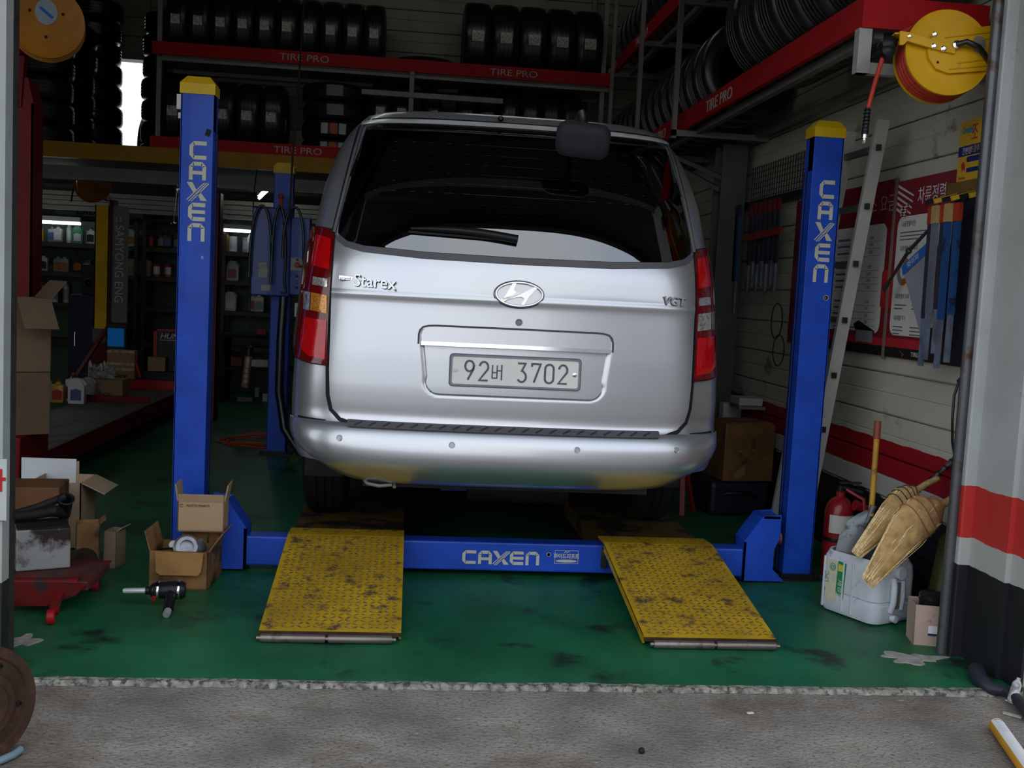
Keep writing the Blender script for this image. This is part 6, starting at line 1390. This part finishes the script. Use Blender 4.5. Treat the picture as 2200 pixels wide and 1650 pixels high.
# tube lamps over the shelves
tl = mat('lit_tube_cool', (1,1,1), emit=((.82, .92, 1.0), 5.5))
a, b = at(61, 476, Y=SY-.037), at(173, 481, Y=SY-.037); tube_lamp((a.x-.75, a.y, a.z+.0), b, 'lit tube lamp over the oil bottles left of the yellow post', tl, True, 'tube lamps over the oil shelves')
a, b = at(481, 494, Y=SY-.037), at(570, 500, Y=SY-.037); tube_lamp(a, b, 'lit tube lamp over the oil bottles behind the control cabinet', tl, True, 'tube lamps over the oil shelves')
a, b = at(549, 399, Y=6.6), at(572, 406, Y=5.7); tube_lamp((a.x, 6.9, 2.22), (b.x, 5.8, 2.22), 'lit twin tube lamp under the mezzanine, end on', mat('lit_tube_ceiling', (1,1,1), emit=((.9, 1.0, .9), 9.0)), True, 'tube lamps under the mezzanine')
for x, y in ((-4.4, 6.0),): tube_lamp((x-.6, y, 2.24), (x+.6, y, 2.24), 'lit tube lamp under the mezzanine behind the jamb', MATS['lit_tube_ceiling'], True, 'tube lamps under the mezzanine')
# banners above the shelves
m_ban = mat('banner_pale_blue', (.16,.22,.25), .5, var=.35, scale=4)
for px0, px1, y0, y1, tx, ts in ((116, 262, 438, 468, 158, 'CRUG'), (486, 600, 447, 492, 492, 'CRUG')):
    a, b = at(px0, y0, Y=SY-.005), at(px1, y1, Y=SY-.005); t = thing('banner', (a.x, SY-.05, b.z), 'pale blue tyre banner above the oil shelf '+('beside the yellow post' if px0 < 200 else 'behind the control cabinet'), 'banner')
    P = rrect(b.x-a.x, a.z-b.z, .06); mb = MB(); mb.prism([((a.x+b.x)/2+q, SY-.001, (a.z+b.z)/2+r) for q, r in P], (0,0,0), (0,-.004,0)); o = mb.build('banner_sheet', m_ban, t)
    c = at(tx, y1-(9 if px0 < 200 else 24), Y=SY-.06); text(ts, .085, mat('banner_letter', (.40,.40,.36), .5) if px0 > 200 else mat('banner_dark_letter', (.02,.022,.025), .5), t, (c.x, SY-.0065, c.z), (1,0,0), (0,0,1), .002, sx=1.25, bold=.003, shear=.3)
    if px0 > 200:
        e = at(505, 472, Y=SY-.06); mb = MB(); mb.prism([(e.x+.055*math.cos(2*PI*i/20), SY-.0055, e.z-.05+.04*math.sin(2*PI*i/20)) for i in range(20)], (0,0,0), (0,-.002,0)); mb.build('banner_disc', mat('banner_disc_grey', (.26,.27,.26), .5), t)
bx_ = thing('dark_poster', at(345, 455, Y=SY-.05), 'dark blue picture poster above the oil bottles beside the blue post', 'poster')
a, b = at(308, 445, Y=SY-.05), at(372, 478, Y=SY-.05); mb = MB(); mb.span((a.x, SY-.055, b.z), (b.x, SY-.05, a.z)); mb.build('poster_sheet', mat('poster_navy', (.03,.035,.07), .4, var=.6, scale=9), bx_)
# tool cabinet, monitor, wheel aligner
def unit(name, label, cat): return thing(name, (0,0,0), label, cat)
tcab = thing('tool_cabinet', (-3.82, 6.2, 0), 'dark navy steel cabinet with a bar handle beside the yellow post', 'cabinet')
a, b = at(150, 632, Y=6.2), at(207, 800, Y=6.2); m_nav = mat('navy_cabinet', (.012,.016,.045), .4)
mb = MB(); mb.span((a.x-.02, 6.22, .0), (b.x, 6.7, a.z), bev=.008); mb.build('cabinet_body', m_nav, tcab); mb = MB(); mb.span((a.x, 6.2, .05), (b.x-.02, 6.218, a.z-.03)); dr = mb.build('door', m_nav, tcab)
h0 = at(161, 730, Y=6.18); mb = MB(); mb.tube([(h0.x-.015, 6.2, h0.z+.085), (h0.x, 6.17, h0.z+.08), (h0.x, 6.17, h0.z-.06), (h0.x-.015, 6.2, h0.z-.065)], .006, 6); mb.build('handle', chrome, dr, 50)
sp_ = thing('loudspeaker_box', at(185, 600, Y=6.1), 'black speaker box standing on the navy cabinet beside the yellow post', 'speaker')
q0, q1 = at(176, 568, Y=6.25), at(203, 628, Y=6.25); mb = MB(); mb.span((q0.x, 6.25, a.z+.002), (q1.x, 6.5, q0.z), bev=.006); mb.build('speaker_body', mat('speaker_black', (.010,.011,.016), .5), sp_)
mb = MB(); mb.lathe([(.05,0),(.045,.004),(.02,-.004),(0,.006)], ((q0.x+q1.x)/2, 6.25, a.z+.12), (0,-1,0), 16); mb.build('cone', blackp, sp_, 40)
al = thing('wheel_aligner', (-2.8, 5.5, 0), 'black wheel aligner console with red frame behind the blue post', 'console')
a, b = at(336, 711, Y=5.47), at(400, 815, Y=5.47)
mb = MB(); mb.span((a.x, 5.47, 0), (b.x, 5.7, a.z)); mb.build('console_body', blackp, al)
for s0, s1 in (((a.x-.02, 5.45, 0), (a.x+.012, 5.49, a.z+.02)), ((a.x-.02, 5.45, a.z), (b.x, 5.49, a.z+.02))): mb = MB(); mb.span(s0, s1); mb.build('red_frame', m_bred, al)
c = at(343, 727, Y=5.46); text('HUNTER', .072, offwhite, al, (c.x, 5.464, c.z), (1,0,0), (0,0,1), .002, sx=1.1, shear=.25, bold=.001); mb = MB(); mb.span((c.x, 5.464, c.z-.018), (c.x+.3, 5.47, c.z-.012)); mb.build('name_underline', offwhite, al)
mo = thing('monitor', at(248, 740, Y=5.4), 'small monitor showing blue on a dark stand behind the yellow post', 'monitor')
a, b = at(232, 700, Y=5.4), at(266, 752, Y=5.4); mb = MB(); mb.span((a.x-.02, 5.4, b.z-.03), (b.x+.02, 5.55, a.z+.03), bev=.01); mb.build('monitor_case', blackp, mo)
mb = MB(); mb.span((a.x, 5.393, b.z+.03), (b.x, 5.4, a.z-.02)); mb.build('screen', mat('blue_screen', (0,.02,.05), emit=((.0,.10,.34), .30)), mo); mb = MB(); mb.span((a.x+.04, 5.42, .0), (b.x-.04, 5.52, b.z-.03)); mb.build('stand', blackp, mo)
# cartons and bottles on the runway
def text_on(s, size, mt, parent, o, xd=(1,0,0), **k): return text(s, size, mt, parent, o, xd, (0,0,1), .001, **k)
def open_carton(name, c, w, d, h, rz, mt, label, flaps, cat='box', inner=None):
    "an open-topped carton of four walls and a bottom; flaps: (side, length, angle from level)"
    R = Matrix.Rotation(rz, 3, 'Z'); X, Y = R @ V((1,0,0)), R @ V((0,1,0)); c = V(c); t = thing(name, c, label, cat)
    mb = MB(); th = .005
    for s in (-1, 1):
        mb.frame(c+X*(s*(w/2-th/2))+ZZ*(h/2), (th, d, h), X, Y, ZZ); mb.frame(c+Y*(s*(d/2-th/2))+ZZ*(h/2), (w, th, h), X, Y, ZZ)
    mb.frame(c+ZZ*.003, (w, d, .006), X, Y, ZZ); body = mb.build('carton_wall', mt, t)
    for side, ln, ang in flaps:
        n = {'f': -Y, 'b': Y, 'l': -X, 'r': X}[side]; e = X if side in 'fb' else Y; L = w if side in 'fb' else d; off = (d if side in 'fb' else w)/2
        u = n*math.cos(math.radians(ang))+ZZ*math.sin(math.radians(ang)); p = c+n*off+ZZ*h
        mb = MB(); mb.frame(p+u*(ln/2), (L*.96, ln, .005), e, u, e.cross(u)); mb.build('flap', mt, t)
    return t
big = crate('carton', (-2.455, .79, .477), (.28,.17,.32), -.95, mat('big_carton', (.12,.078,.045), .8, var=.1), 'lower of two tall brown cartons standing on the red lift base by the left jamb', 'box')
bg2 = open_carton('carton', (-2.455, .79, .80), .28, .17, .375, -.95, mat('big_carton_upper', (.15,.10,.06), .8, var=.08), 'upper tall brown carton with a wide flap folded out over the runway', [('r', .20, -48), ('b', .12, 50)])
kb = crate('oil_carton', (-3.02, 4.35, .252), (.30,.22,.17), 0, carton, 'brown oil carton on the runway behind the oil bottles', 'box'); text_on('Kixx', .075, ink, kb, (-3.12, 4.238, .275), sx=1.1, bold=.002)
a = at(232, 828, Y=5.25); k2 = crate('oil_carton', (a.x+.125, 5.26, .337), (.25,.12,.27), 0, mat('taped_carton', (.27,.16,.085), .7), 'taped brown oil carton standing on the red crossbeam', 'box'); text_on('Kixx', .07, ink, k2, (a.x+.04, 5.197, .345), sx=1.1, bold=.002)
for z in (.42, .47, .585): mb = MB(); mb.span((a.x, 5.194, z), (a.x+.25, 5.199, z+.02)); mb.build('clear_tape', mat('clear_tape', (.42,.36,.28), .15, var=.5, scale=30), k2)
rt_ = thing('red_tube', (-2.86, 5.26, .337), 'red tube leaning beside the taped oil carton', 'tube'); p0, p1 = at(291, 826, Y=5.22), at(280, 772, Y=5.22); mb = MB(); mb.tube([(p0.x+.035, 5.24, .354), (p1.x+.035, 5.24, p1.z)], .016, 10); mb.build('tube_body', m_bred, rt_, 50)
c = at(337, 797, Y=5.38); crate('parts_box', (c.x, 5.39, c.z-.0), (.16,.09,.135), .05, mat('tan_small_carton', (.24,.17,.09), .7), 'small tan box on a trolley in front of the wheel aligner', 'box')
tr_ = thing('trolley', (c.x, 5.39, 0), 'low dark trolley in front of the wheel aligner', 'trolley'); mb = MB(); mb.span((c.x-.2, 5.335, c.z-.10), (c.x+.3, 5.44, c.z-.003), bev=.006); mb.build('tray', mat('trolley_dark', (.014,.014,.018), .5), tr_)
for dx in (-.17, .27): mb = MB(); mb.span((c.x+dx-.015, 5.35, 0), (c.x+dx+.015, 5.43, c.z-.1)); mb.build('leg', blackp, tr_)
bt = [(125, 858, 'spray', 'silver', 'silver', .95), (137, 858, 'can', 'red', 'black', .8), (148, 858, 'flask', 'yellow', 'red', 1.0), (165, 861, 'flask', 'white', 'red', 1.25), (183, 861, 'jug', 'white', 'blue', 1.1)]
for i, (px, py_, k, b, l, sc_) in enumerate(bt):
    p = at(px, py_, Z=.252); bottle(k, p.x, .252, b, l, 'the runway in front of the oil carton', y=3.88+.11*(i % 2), sc=sc_, cap='red' if k == 'flask' else 'black')
p = at(190, 812, Y=4.2); bottle('jug', p.x+.0, .252, 'silver', 'white', 'the runway behind the white oil bottle', y=4.19, sc=1.0)
pb2 = thing('plastic_bag', (-3.08, 4.2, .424), 'crumpled clear plastic bag lying on the oil carton', 'bag')
bm = bmesh.new(); bmesh.ops.create_grid(bm, x_segments=26, y_segments=26, size=.5); rn = random.Random(4)
me = D.meshes.new('bag')
for v in bm.verts:
    x, y = v.co.x, v.co.y; hgt = .055*(1-abs(2*y))*(1+.8*math.sin(11*x+5*y))+.02*math.sin(23*x-9*y)+.02*math.cos(17*y+4*x); v.co = V((-3.06+x*.22+.04*(y), 4.30-.0*y+.17*(-y)*.6, .45+.14*y*.9+abs(hgt)))
bm.to_mesh(me); bm.free(); link('bag_sheet', me, mat('crumpled_clear_film', (.30,.31,.29), .18, var=.5, scale=14), pb2, 60)
cs = thing('clutter_box', (-2.0, 6.3, 0), 'pale small box on the floor beyond the blue post', 'box')
a = at(531, 868, Z=0); D.objects.remove(cs)
for i, (px, py_, sx_, sz_, mt, lb_) in enumerate(((571, 862, .07, .09, offwhite, 'small white box on the dark floor under the control cabinet'), (552, 852, .05, .10, mat('pale_blue_box', (.22,.24,.27), .6), 'narrow pale box on the dark floor beside a white box'), (526, 862, .16, .05, mat('grey_box', (.16,.165,.17), .6), 'low grey box on the dark floor below the hanging work lamp'))):
    p = at(px, py_, Z=0); crate('floor_box', (p.x, p.y, 0), (sx_, .10, sz_), .1, mt, lb_, 'box')
p = at(545, 780, Y=6.6); wbn = thing('workbench', (p.x, 6.7, 0), 'dark cluttered workbench under the oil shelf behind the control cabinet', 'workbench')
mb = MB(); mb.span((p.x-.35, 6.5, .70), (p.x+.6, 6.95, .74)); mb.build('bench_top', dark, wbn); mb = MB(); mb.span((p.x-.35, 6.5, .36), (p.x+.6, 6.95, .39)); mb.build('bench_shelf', dark, wbn)
for dx in (-.33, .56): mb = MB(); mb.span((p.x+dx, 6.52, 0), (p.x+dx+.04, 6.9, .70)); mb.build('leg', dark, wbn)
for i, (px, w_, h_, y, z, mt, lb_) in enumerate(((560, .10, .05, 6.52, .743, redplastic, 'red toolbox on the dark workbench'), (556, .20, .08, 6.54, .393, offwhite, 'white carton on the lower shelf of the workbench'), (508, .12, .10, 6.55, .393, mat('bench_red_box', (.16,.02,.015), .5), 'dull red box on the lower shelf of the workbench'))):
    q_ = at(px, 740, Y=y); crate('bench_box', (q_.x, y+.08, z), (w_, .12, h_), 0, mt, lb_, 'box')
# hanging work lamp, cord from the ceiling, floor cable, chrome lamp rod
wl = thing('work_lamp', at(528, 790, Y=4.3), 'orange and black work lamp hanging by its cord beyond the blue post', 'work lamp')
a, b = at(536, 746, Y=4.3), at(526, 832, Y=4.3); mid = a+(b-a)*.22
mb = MB(); mb.tube([a, mid], [.030,.034], 12); mb.lathe([(.012,-.02),(.036,-.015),(.036,0),(.02,.01)], a, (0,0,1), 12); mb.build('handle', blackp, wl, 40)
mb = MB(); mb.tube([mid, b], .033, 14); mb.build('lamp_tube', mat('lamp_tube_pink', (.24,.10,.07), .25, var=.3), wl, 40)
for k in range(5): q_ = mid+(b-mid)*(.15+.16*k)+V((.004,-.033,0)); mb = MB(); mb.box(q_, (.026,.01,.032 if k else .06)); mb.build('led_window', mat('led_window_grey', (.30,.30,.30), .2), wl)
mb = MB(); mb.tube([a+V((0,0,.01)), at(538, 600, Y=4.3), at(545, 420, Y=4.4), V((at(548, 380, Y=4.6).x, 4.70, 2.31))], .006, 6); mb.build('cord', blackp, wl, 60)
hc2 = thing('roof_cable', at(650, 100, Y=2.6), 'dark cord hanging from the roof in front of the tyre rack', 'cord'); mb = MB(); mb.tube([V((-1.16, 2.75, 4.55)), at(654, 0, Y=2.75), at(640, 200, Y=2.75), at(629, 330, Y=2.8), at(622, 470, Y=2.9)], .0075, 8); mb.build('cord_run', mat('cord_brown', (.035,.03,.025), .6), hc2, 60)
fc = thing('floor_cable', at(550, 950, Z=.01), 'orange red cable in loose coils on the dark green floor beyond the blue post', 'cable'); rn = random.Random(9); pts = []
for i in range(70):
    a = i*.42; px = 555+ (78+14*math.sin(i*.9))*math.cos(a)+ (8*rn.random()); py_ = 948+ (10+5*math.sin(i*.5))*math.sin(a); p = at(px, py_, Z=.006); pts.append(V((p.x, p.y, .007+.006*(i % 3))))
mb = MB(); mb.tube(pts, .006, 6); mb.build('cable_run', mat('orange_cable', (.40,.05,.025), .5), fc, 70)
lr = thing('lamp_rod', at(377, 440, Y=4.6), 'thin chrome lamp rod hanging beside the top of the blue post', 'lamp'); a, b = at(381, 398, Y=4.6), at(373, 474, Y=4.6)
mb = MB(); mb.tube([a, b], .007, 8); mb.lathe([(.010,0),(.014,.02),(.014,.06),(.010,.07)], a-V((0,0,.07)), (0,0,1), 10); mb.build('rod', chrome, lr, 40); mb = MB(); mb.lathe([(.008,.0),(.020,-.02),(.022,-.03),(0,-.045)], b, (0,0,1), 12); mb.build('lamp_head', chrome, lr, 40)
mb = MB(); mb.tube([a, V((a.x, 4.70, 2.32))], .004, 6); mb.build('hanger', steel, lr)
# ------------------------------------------------------------ corner by the jamb
m_jack = mat('trolley_jack_red', (.13,.006,.006), .45, var=.25, dirt=((.03,.02,.018), .50, 9))
JP = V((-1.86, -.62, 0)); jk = thing('trolley_jack', JP, 'red trolley jack on the floor by the left jamb, loaded with scrap', 'jack')
mb = MB(); mb.span((-2.05, -.72, .085), (-1.68, -.42, .125), bev=.008); mb.build('deck', mat('jack_deck', (.10,.02,.018), .6, var=.3, dirt=((.03,.025,.022), .52, 9)), jk)
for y in (-.74, -.40):
    mb = MB(); mb.prism([(-2.05, y, .03), (-1.83, y, .03), (-1.72, y, .075), (-1.68, y, .12), (-2.05, y, .12)], (0,0,0), (0,.012,0)); mb.build('side_plate', m_jack, jk)
p = at(105, 1328, Z=.03)
for x, y in ((p.x, p.y+.02), (-1.98, -.80), (-1.74, -.42)):
    mb = MB(); mb.lathe([(.0,-.014),(.024,-.014),(.028,-.01),(.028,.01),(.024,.014),(0,.014)], (x, y, .028), (1,.25,0), 18); w_ = mb.build('caster_wheel', m_bred, jk, 40)
    mb = MB(); mb.bar((x, y+.03, .03), (x-.02, -.70, .10), .035, .012); mb.build('caster_fork', m_jack, jk)
mb = MB(); mb.tube([(-2.02,-.71,.105), (-1.72,-.70,.11)], .028, 12); mb.build('lift_arm', m_jack, jk, 40)
# cylinder lying at the jack's side
cy = thing('brake_cylinder', (-1.70,-.33,0), 'dark iron cylinder lying at the end of the red jack', 'cylinder'); mb = MB(); c = at(168, 1250, Y=-.36); mb.lathe([(.02,-.10),(.055,-.10),(.058,-.09),(.058,.09),(.05,.10),(.03,.10),(.03,.06),(0,.06)], (c.x, -.265, .060), (.35,-.94,0), 20); mb.build('cylinder_body', mat('iron_dark_brown', (.04,.025,.02), .55, .3), cy, 40)
# tin, brown cartons, white carton
tin = crate('square_tin', (-1.93, -.50, .127), (.20,.17,.165), .42, mat('tin_white_rust', (.27,.27,.265), .5, var=.12, dirt=((.03,.018,.015), .46, 5)), 'square white tin with a dark burnt stain standing on the red jack', 'tin', bev=.006)
mb = MB(); mb.box((-1.93,-.50,.296), (.19,.16,.006), .42); mb.build('tin_lid', dark, tin)
ps = thing('pipe_scrap', (-1.93,-.48,.30), 'black bent pipe and iron scrap lying on the square tin', 'scrap metal')
mb = MB(); c = at(142, 1079, Y=-.42)+V((0,0,.015)); mb.lathe([(.018,-.10),(.026,-.10),(.028,-.01),(.034,0),(.030,.002),(.024,-.006),(.024,-.05),(0,-.05)], c, (.25,-.55,.8), 18); mb.build('pipe', blackp, ps, 40)
mb = MB(); mb.tube([c+V((-.02,.05,-.07)), V((-1.90,-.46,.342)), V((-1.98,-.50,.330)), V((-2.05,-.53,.328))], [.024,.024,.02,.018], 10); mb.tube([V((-2.08,-.52,.322)), V((-1.97,-.45,.35)), V((-1.87,-.40,.39))], .016, 8); mb.build('bent_iron', dark, ps, 40)
bc1 = crate('parts_carton', (-2.13, .02, .0), (.24,.22,.36), .12, mat('old_brown_carton', (.14,.062,.025), .8, var=.2, dirt=((.04,.02,.012), .6, 8)), 'dark brown worn carton standing behind the iron scrap by the left jamb', 'box')
wc = open_carton('white_carton', (-2.12, .36, 0), .24, .24, .32, .0, carton_pale, 'open carton with a tall white back flap behind the dark brown carton', [('r', .12, -25)])
mb = MB(); a, b = at(60, 981, Y=.50), at(167, 1051, Y=.50); mb.span((a.x-.02, .47, .20), (b.x, .478, a.z)); wf_ = mb.build('white_panel', mat('white_carton_face', (.62,.64,.66), .6, var=.04, dirt=((.30,.29,.32), .66, 9)), wc)
mb = MB(); mb.span((b.x, .474, .22), (b.x+.012, .484, a.z-.01)); mb.build('panel_edge', carton_pale, wc)
for x, y, w_, h_, rz, mt, lb_ in ((-1.86,-.12,.10,.15,.3, carton_dark, 'torn brown carton piece standing beside the square tin'), (-1.765,-.04,.06,.10,-.2, mat('tan_scrap_card', (.26,.19,.12), .8), 'narrow tan carton piece behind the square tin')):
    open_carton('torn_carton', (x, y, 0), w_, .09, h_+.07, rz, mt, lb_, [('r', .03, 40)])
# boxes at the foot of the blue post
lb3 = open_carton('parts_box', (-1.405, -.285, 0), .245, .20, .165, -.04, carton_dark, 'worn brown box full of metal parts at the foot of the blue post', [('l', .085, 75), ('r', .10, 55)])
mb = MB(); mb.prism([V((-1.505,-.392,.165)), V((-1.305,-.396,.165)), V((-1.312,-.402,.085)), V((-1.325,-.406,.068)), V((-1.48,-.404,.068)), V((-1.498,-.402,.08))], (0,0,0), (0,-.004,0)); mb.build('folded_flap', mat('tan_oily_flap', (.30,.155,.045), .7, var=.25, dirt=((.10,.05,.02), .62, 14)), lb3)
pt = thing('starter_motor', (-1.40,-.30,.008), 'grey cast metal part with round holes lying in the worn brown box', 'metal part')
m_cast = mat('cast_metal', (.26,.26,.27), .4, .7, var=.25, scale=20)
mb = MB(); mb.lathe([(0,-.07),(.05,-.07),(.055,-.05),(.055,.05),(.045,.06),(.03,.06),(.03,.04),(0,.04)], (-1.40,-.30,.150), (.25,-.8,.45), 20); ptm = mb.build('housing', m_cast, pt, 40)
mb = MB(); mb.tube([(-1.37,-.30,.13), (-1.33,-.31,.17), (-1.335,-.33,.20)], [.03,.025,.014], 10); mb.lathe([(.012,-.02),(.018,-.02),(.018,.02),(.012,.02)], (-1.445,-.33,.178), (.2,-.9,.3), 14); mb.build('flange', m_cast, pt, 40)
mb = MB(); mb.tube([(-1.49,-.355,.165), (-1.44,-.36,.172)], .005, 6); mb.tube([(-1.325,-.20,.16), (-1.325,-.20,.20)], .004, 6); mb.build('bolt', chrome, pt)
ub3 = open_carton('open_carton', (-1.355, -.156, .212), .20, .13, .135, .02, mat('new_tan_carton', (.40,.265,.155), .75, var=.06), 'pale brown open carton leaning on the blue post above the worn box', [('f', .035, 70), ('l', .075, 82), ('r', .075, 80)])
text_on('AUTO PARTS', .014, ink, ub3, (-1.415, -.2265, .325), sx=1.2)
mk = Pen(V((-1.437, -.2223, .330)), V((1,0,0)), V((0,0,1)), V((0,-1,0)), .002); mk.line([(-.008,-.004),(-.004,.004),(.002,.0),(.006,.005)]); mk.line([(-.008,-.008),(.008,-.008)]); mk.build('printed_mark', ink, ub3)
stn = thing('wood_block', (-1.355, -.13, 0), 'wooden block stack under the pale open carton, behind the worn box', 'block'); mb = MB(); mb.span((-1.44,-.178,0), (-1.28,-.095,.21)); mb.build('block', carton_dark, stn)
# air wrench on the floor
gn_ = thing('impact_wrench', at(360, 1300, Z=0), 'black and silver air impact wrench lying on the green floor', 'impact wrench')
c = at(352, 1268, Y=-.62); ax_ = V((-1,-.06,-.02)).normalized(); m_gm = mat('gun_black', (.014,.014,.016), .32, .3)
mb = MB(); mb.lathe([(0,-.085),(.030,-.083),(.037,-.07),(.037,-.02),(.034,.0),(.034,.03),(.028,.045),(.016,.055),(.016,.07),(0,.07)], c, tuple(ax_), 22); gm_ = mb.build('motor_housing', m_gm, gn_, 40)
mb = MB(); mb.lathe([(.012,.06),(.012,.075),(.011,.08),(.011,.150),(.009,.156),(0,.156)], c, tuple(ax_), 14); mb.build('anvil', mat('polished_steel', (.70,.71,.73), .35, .5, var=.04), gn_, 40)
for z in (-.06, .02): mb = MB(); mb.lathe([(.0375, z-.005),(.039, z),(.0375, z+.005)], c, tuple(ax_), 22); mb.build('silver_ring', chrome, gm_, 40)
dn_ = V((.16,-.42,-.9)).normalized(); h0 = c-ax_*.03
mb = MB(); h1 = V((h0.x+.012, h0.y-.11, .020)); mb.tube([h0, h0+(h1-h0)*.45, h1], [.026,.021,.020], 12); mb.build('grip', m_gm, gn_, 40)
mb = MB(); hd = (h1-h0).normalized(); 
for k in range(4): mb.lathe([(.012,-.004),(.015,0),(.012,.004)], h1+V((.002,-.012-.009*k,-.002*k)), (0,-1,-.1), 10)
mb.build('hose_spring', steel, gn_, 40)
mb = MB(); mb.lathe([(0,0),(.008,0),(.008,.012),(0,.012)], c+ax_*.03+V((0,-.03,-.02)), (0,-1,-.4), 10); mb.build('red_switch', m_bred, gm_)
# rusty brake drum outside the left jamb
bd_ = thing('brake_drum', at(20, 1615, Z=-.012), 'rusty brake drum standing on its edge outside the left jamb', 'brake drum')
m_rust = mat('rust', (.045,.022,.013), .8, .1, var=.5, scale=9, dirt=((.13,.05,.012), .58, 7), bump=.3, bscale=40)
c = V((-1.60, -1.98, .148)); ax_ = V((.80,-.58,.12)).normalized()
mb = MB(); mb.lathe([(.035,.02),(.035,.05),(.06,.052),(.065,.045),(.085,.045),(.09,.03),(.125,.03),(.13,.036),(.155,.036),(.158,.028),(.158,-.03),(.150,-.04),(.14,-.04),(.14,.0),(.035,.0)], c, tuple(ax_), 40, True); bdm = mb.build('drum_body', m_rust, bd_, 30)
u = ax_.orthogonal().normalized(); w = ax_.cross(u)
for k in range(5): a = 2*PI*k/5+.3; mb = MB(); mb.lathe([(.009,0),(.009,.004),(.006,.004),(.006,.0)], c+ax_*.031+(u*math.cos(a)+w*math.sin(a))*.108, tuple(ax_), 10); mb.build('bolt_hole', dark, bdm)
pbh = thing('blue_hose', at(20, 1628, Z=-.01), 'pale blue plastic hose under the rusty brake drum', 'hose'); mb = MB(); mb.tube([at(-40, 1645, Z=0), at(0, 1634, Z=0), at(28, 1622, Z=0), at(44, 1610, Z=.002)], .011, 8); mb.build('hose_run', mat('pale_blue_hose', (.16,.24,.28), .4), pbh, 60)
# sign on the left jamb
sj = thing('jamb_sign', (-1.85,-1.365,.4), 'white sign with red writing on the left jamb, cut by the frame', 'sign'); a, b = at(-30, 985, Y=-1.365), at(14, 1118, Y=-1.365); mb = MB(); mb.span((a.x-.2, -1.368, b.z), (b.x, -1.362, a.z)); mb.build('sign_sheet', mat('sign_white', (.45,.48,.46), .5), sj)
c = at(-16, 1050, Y=-1.37); text('자', .075, redplastic, sj, (c.x-.03, -1.3695, c.z), (1,0,0), (0,0,1), .001, bold=.003)
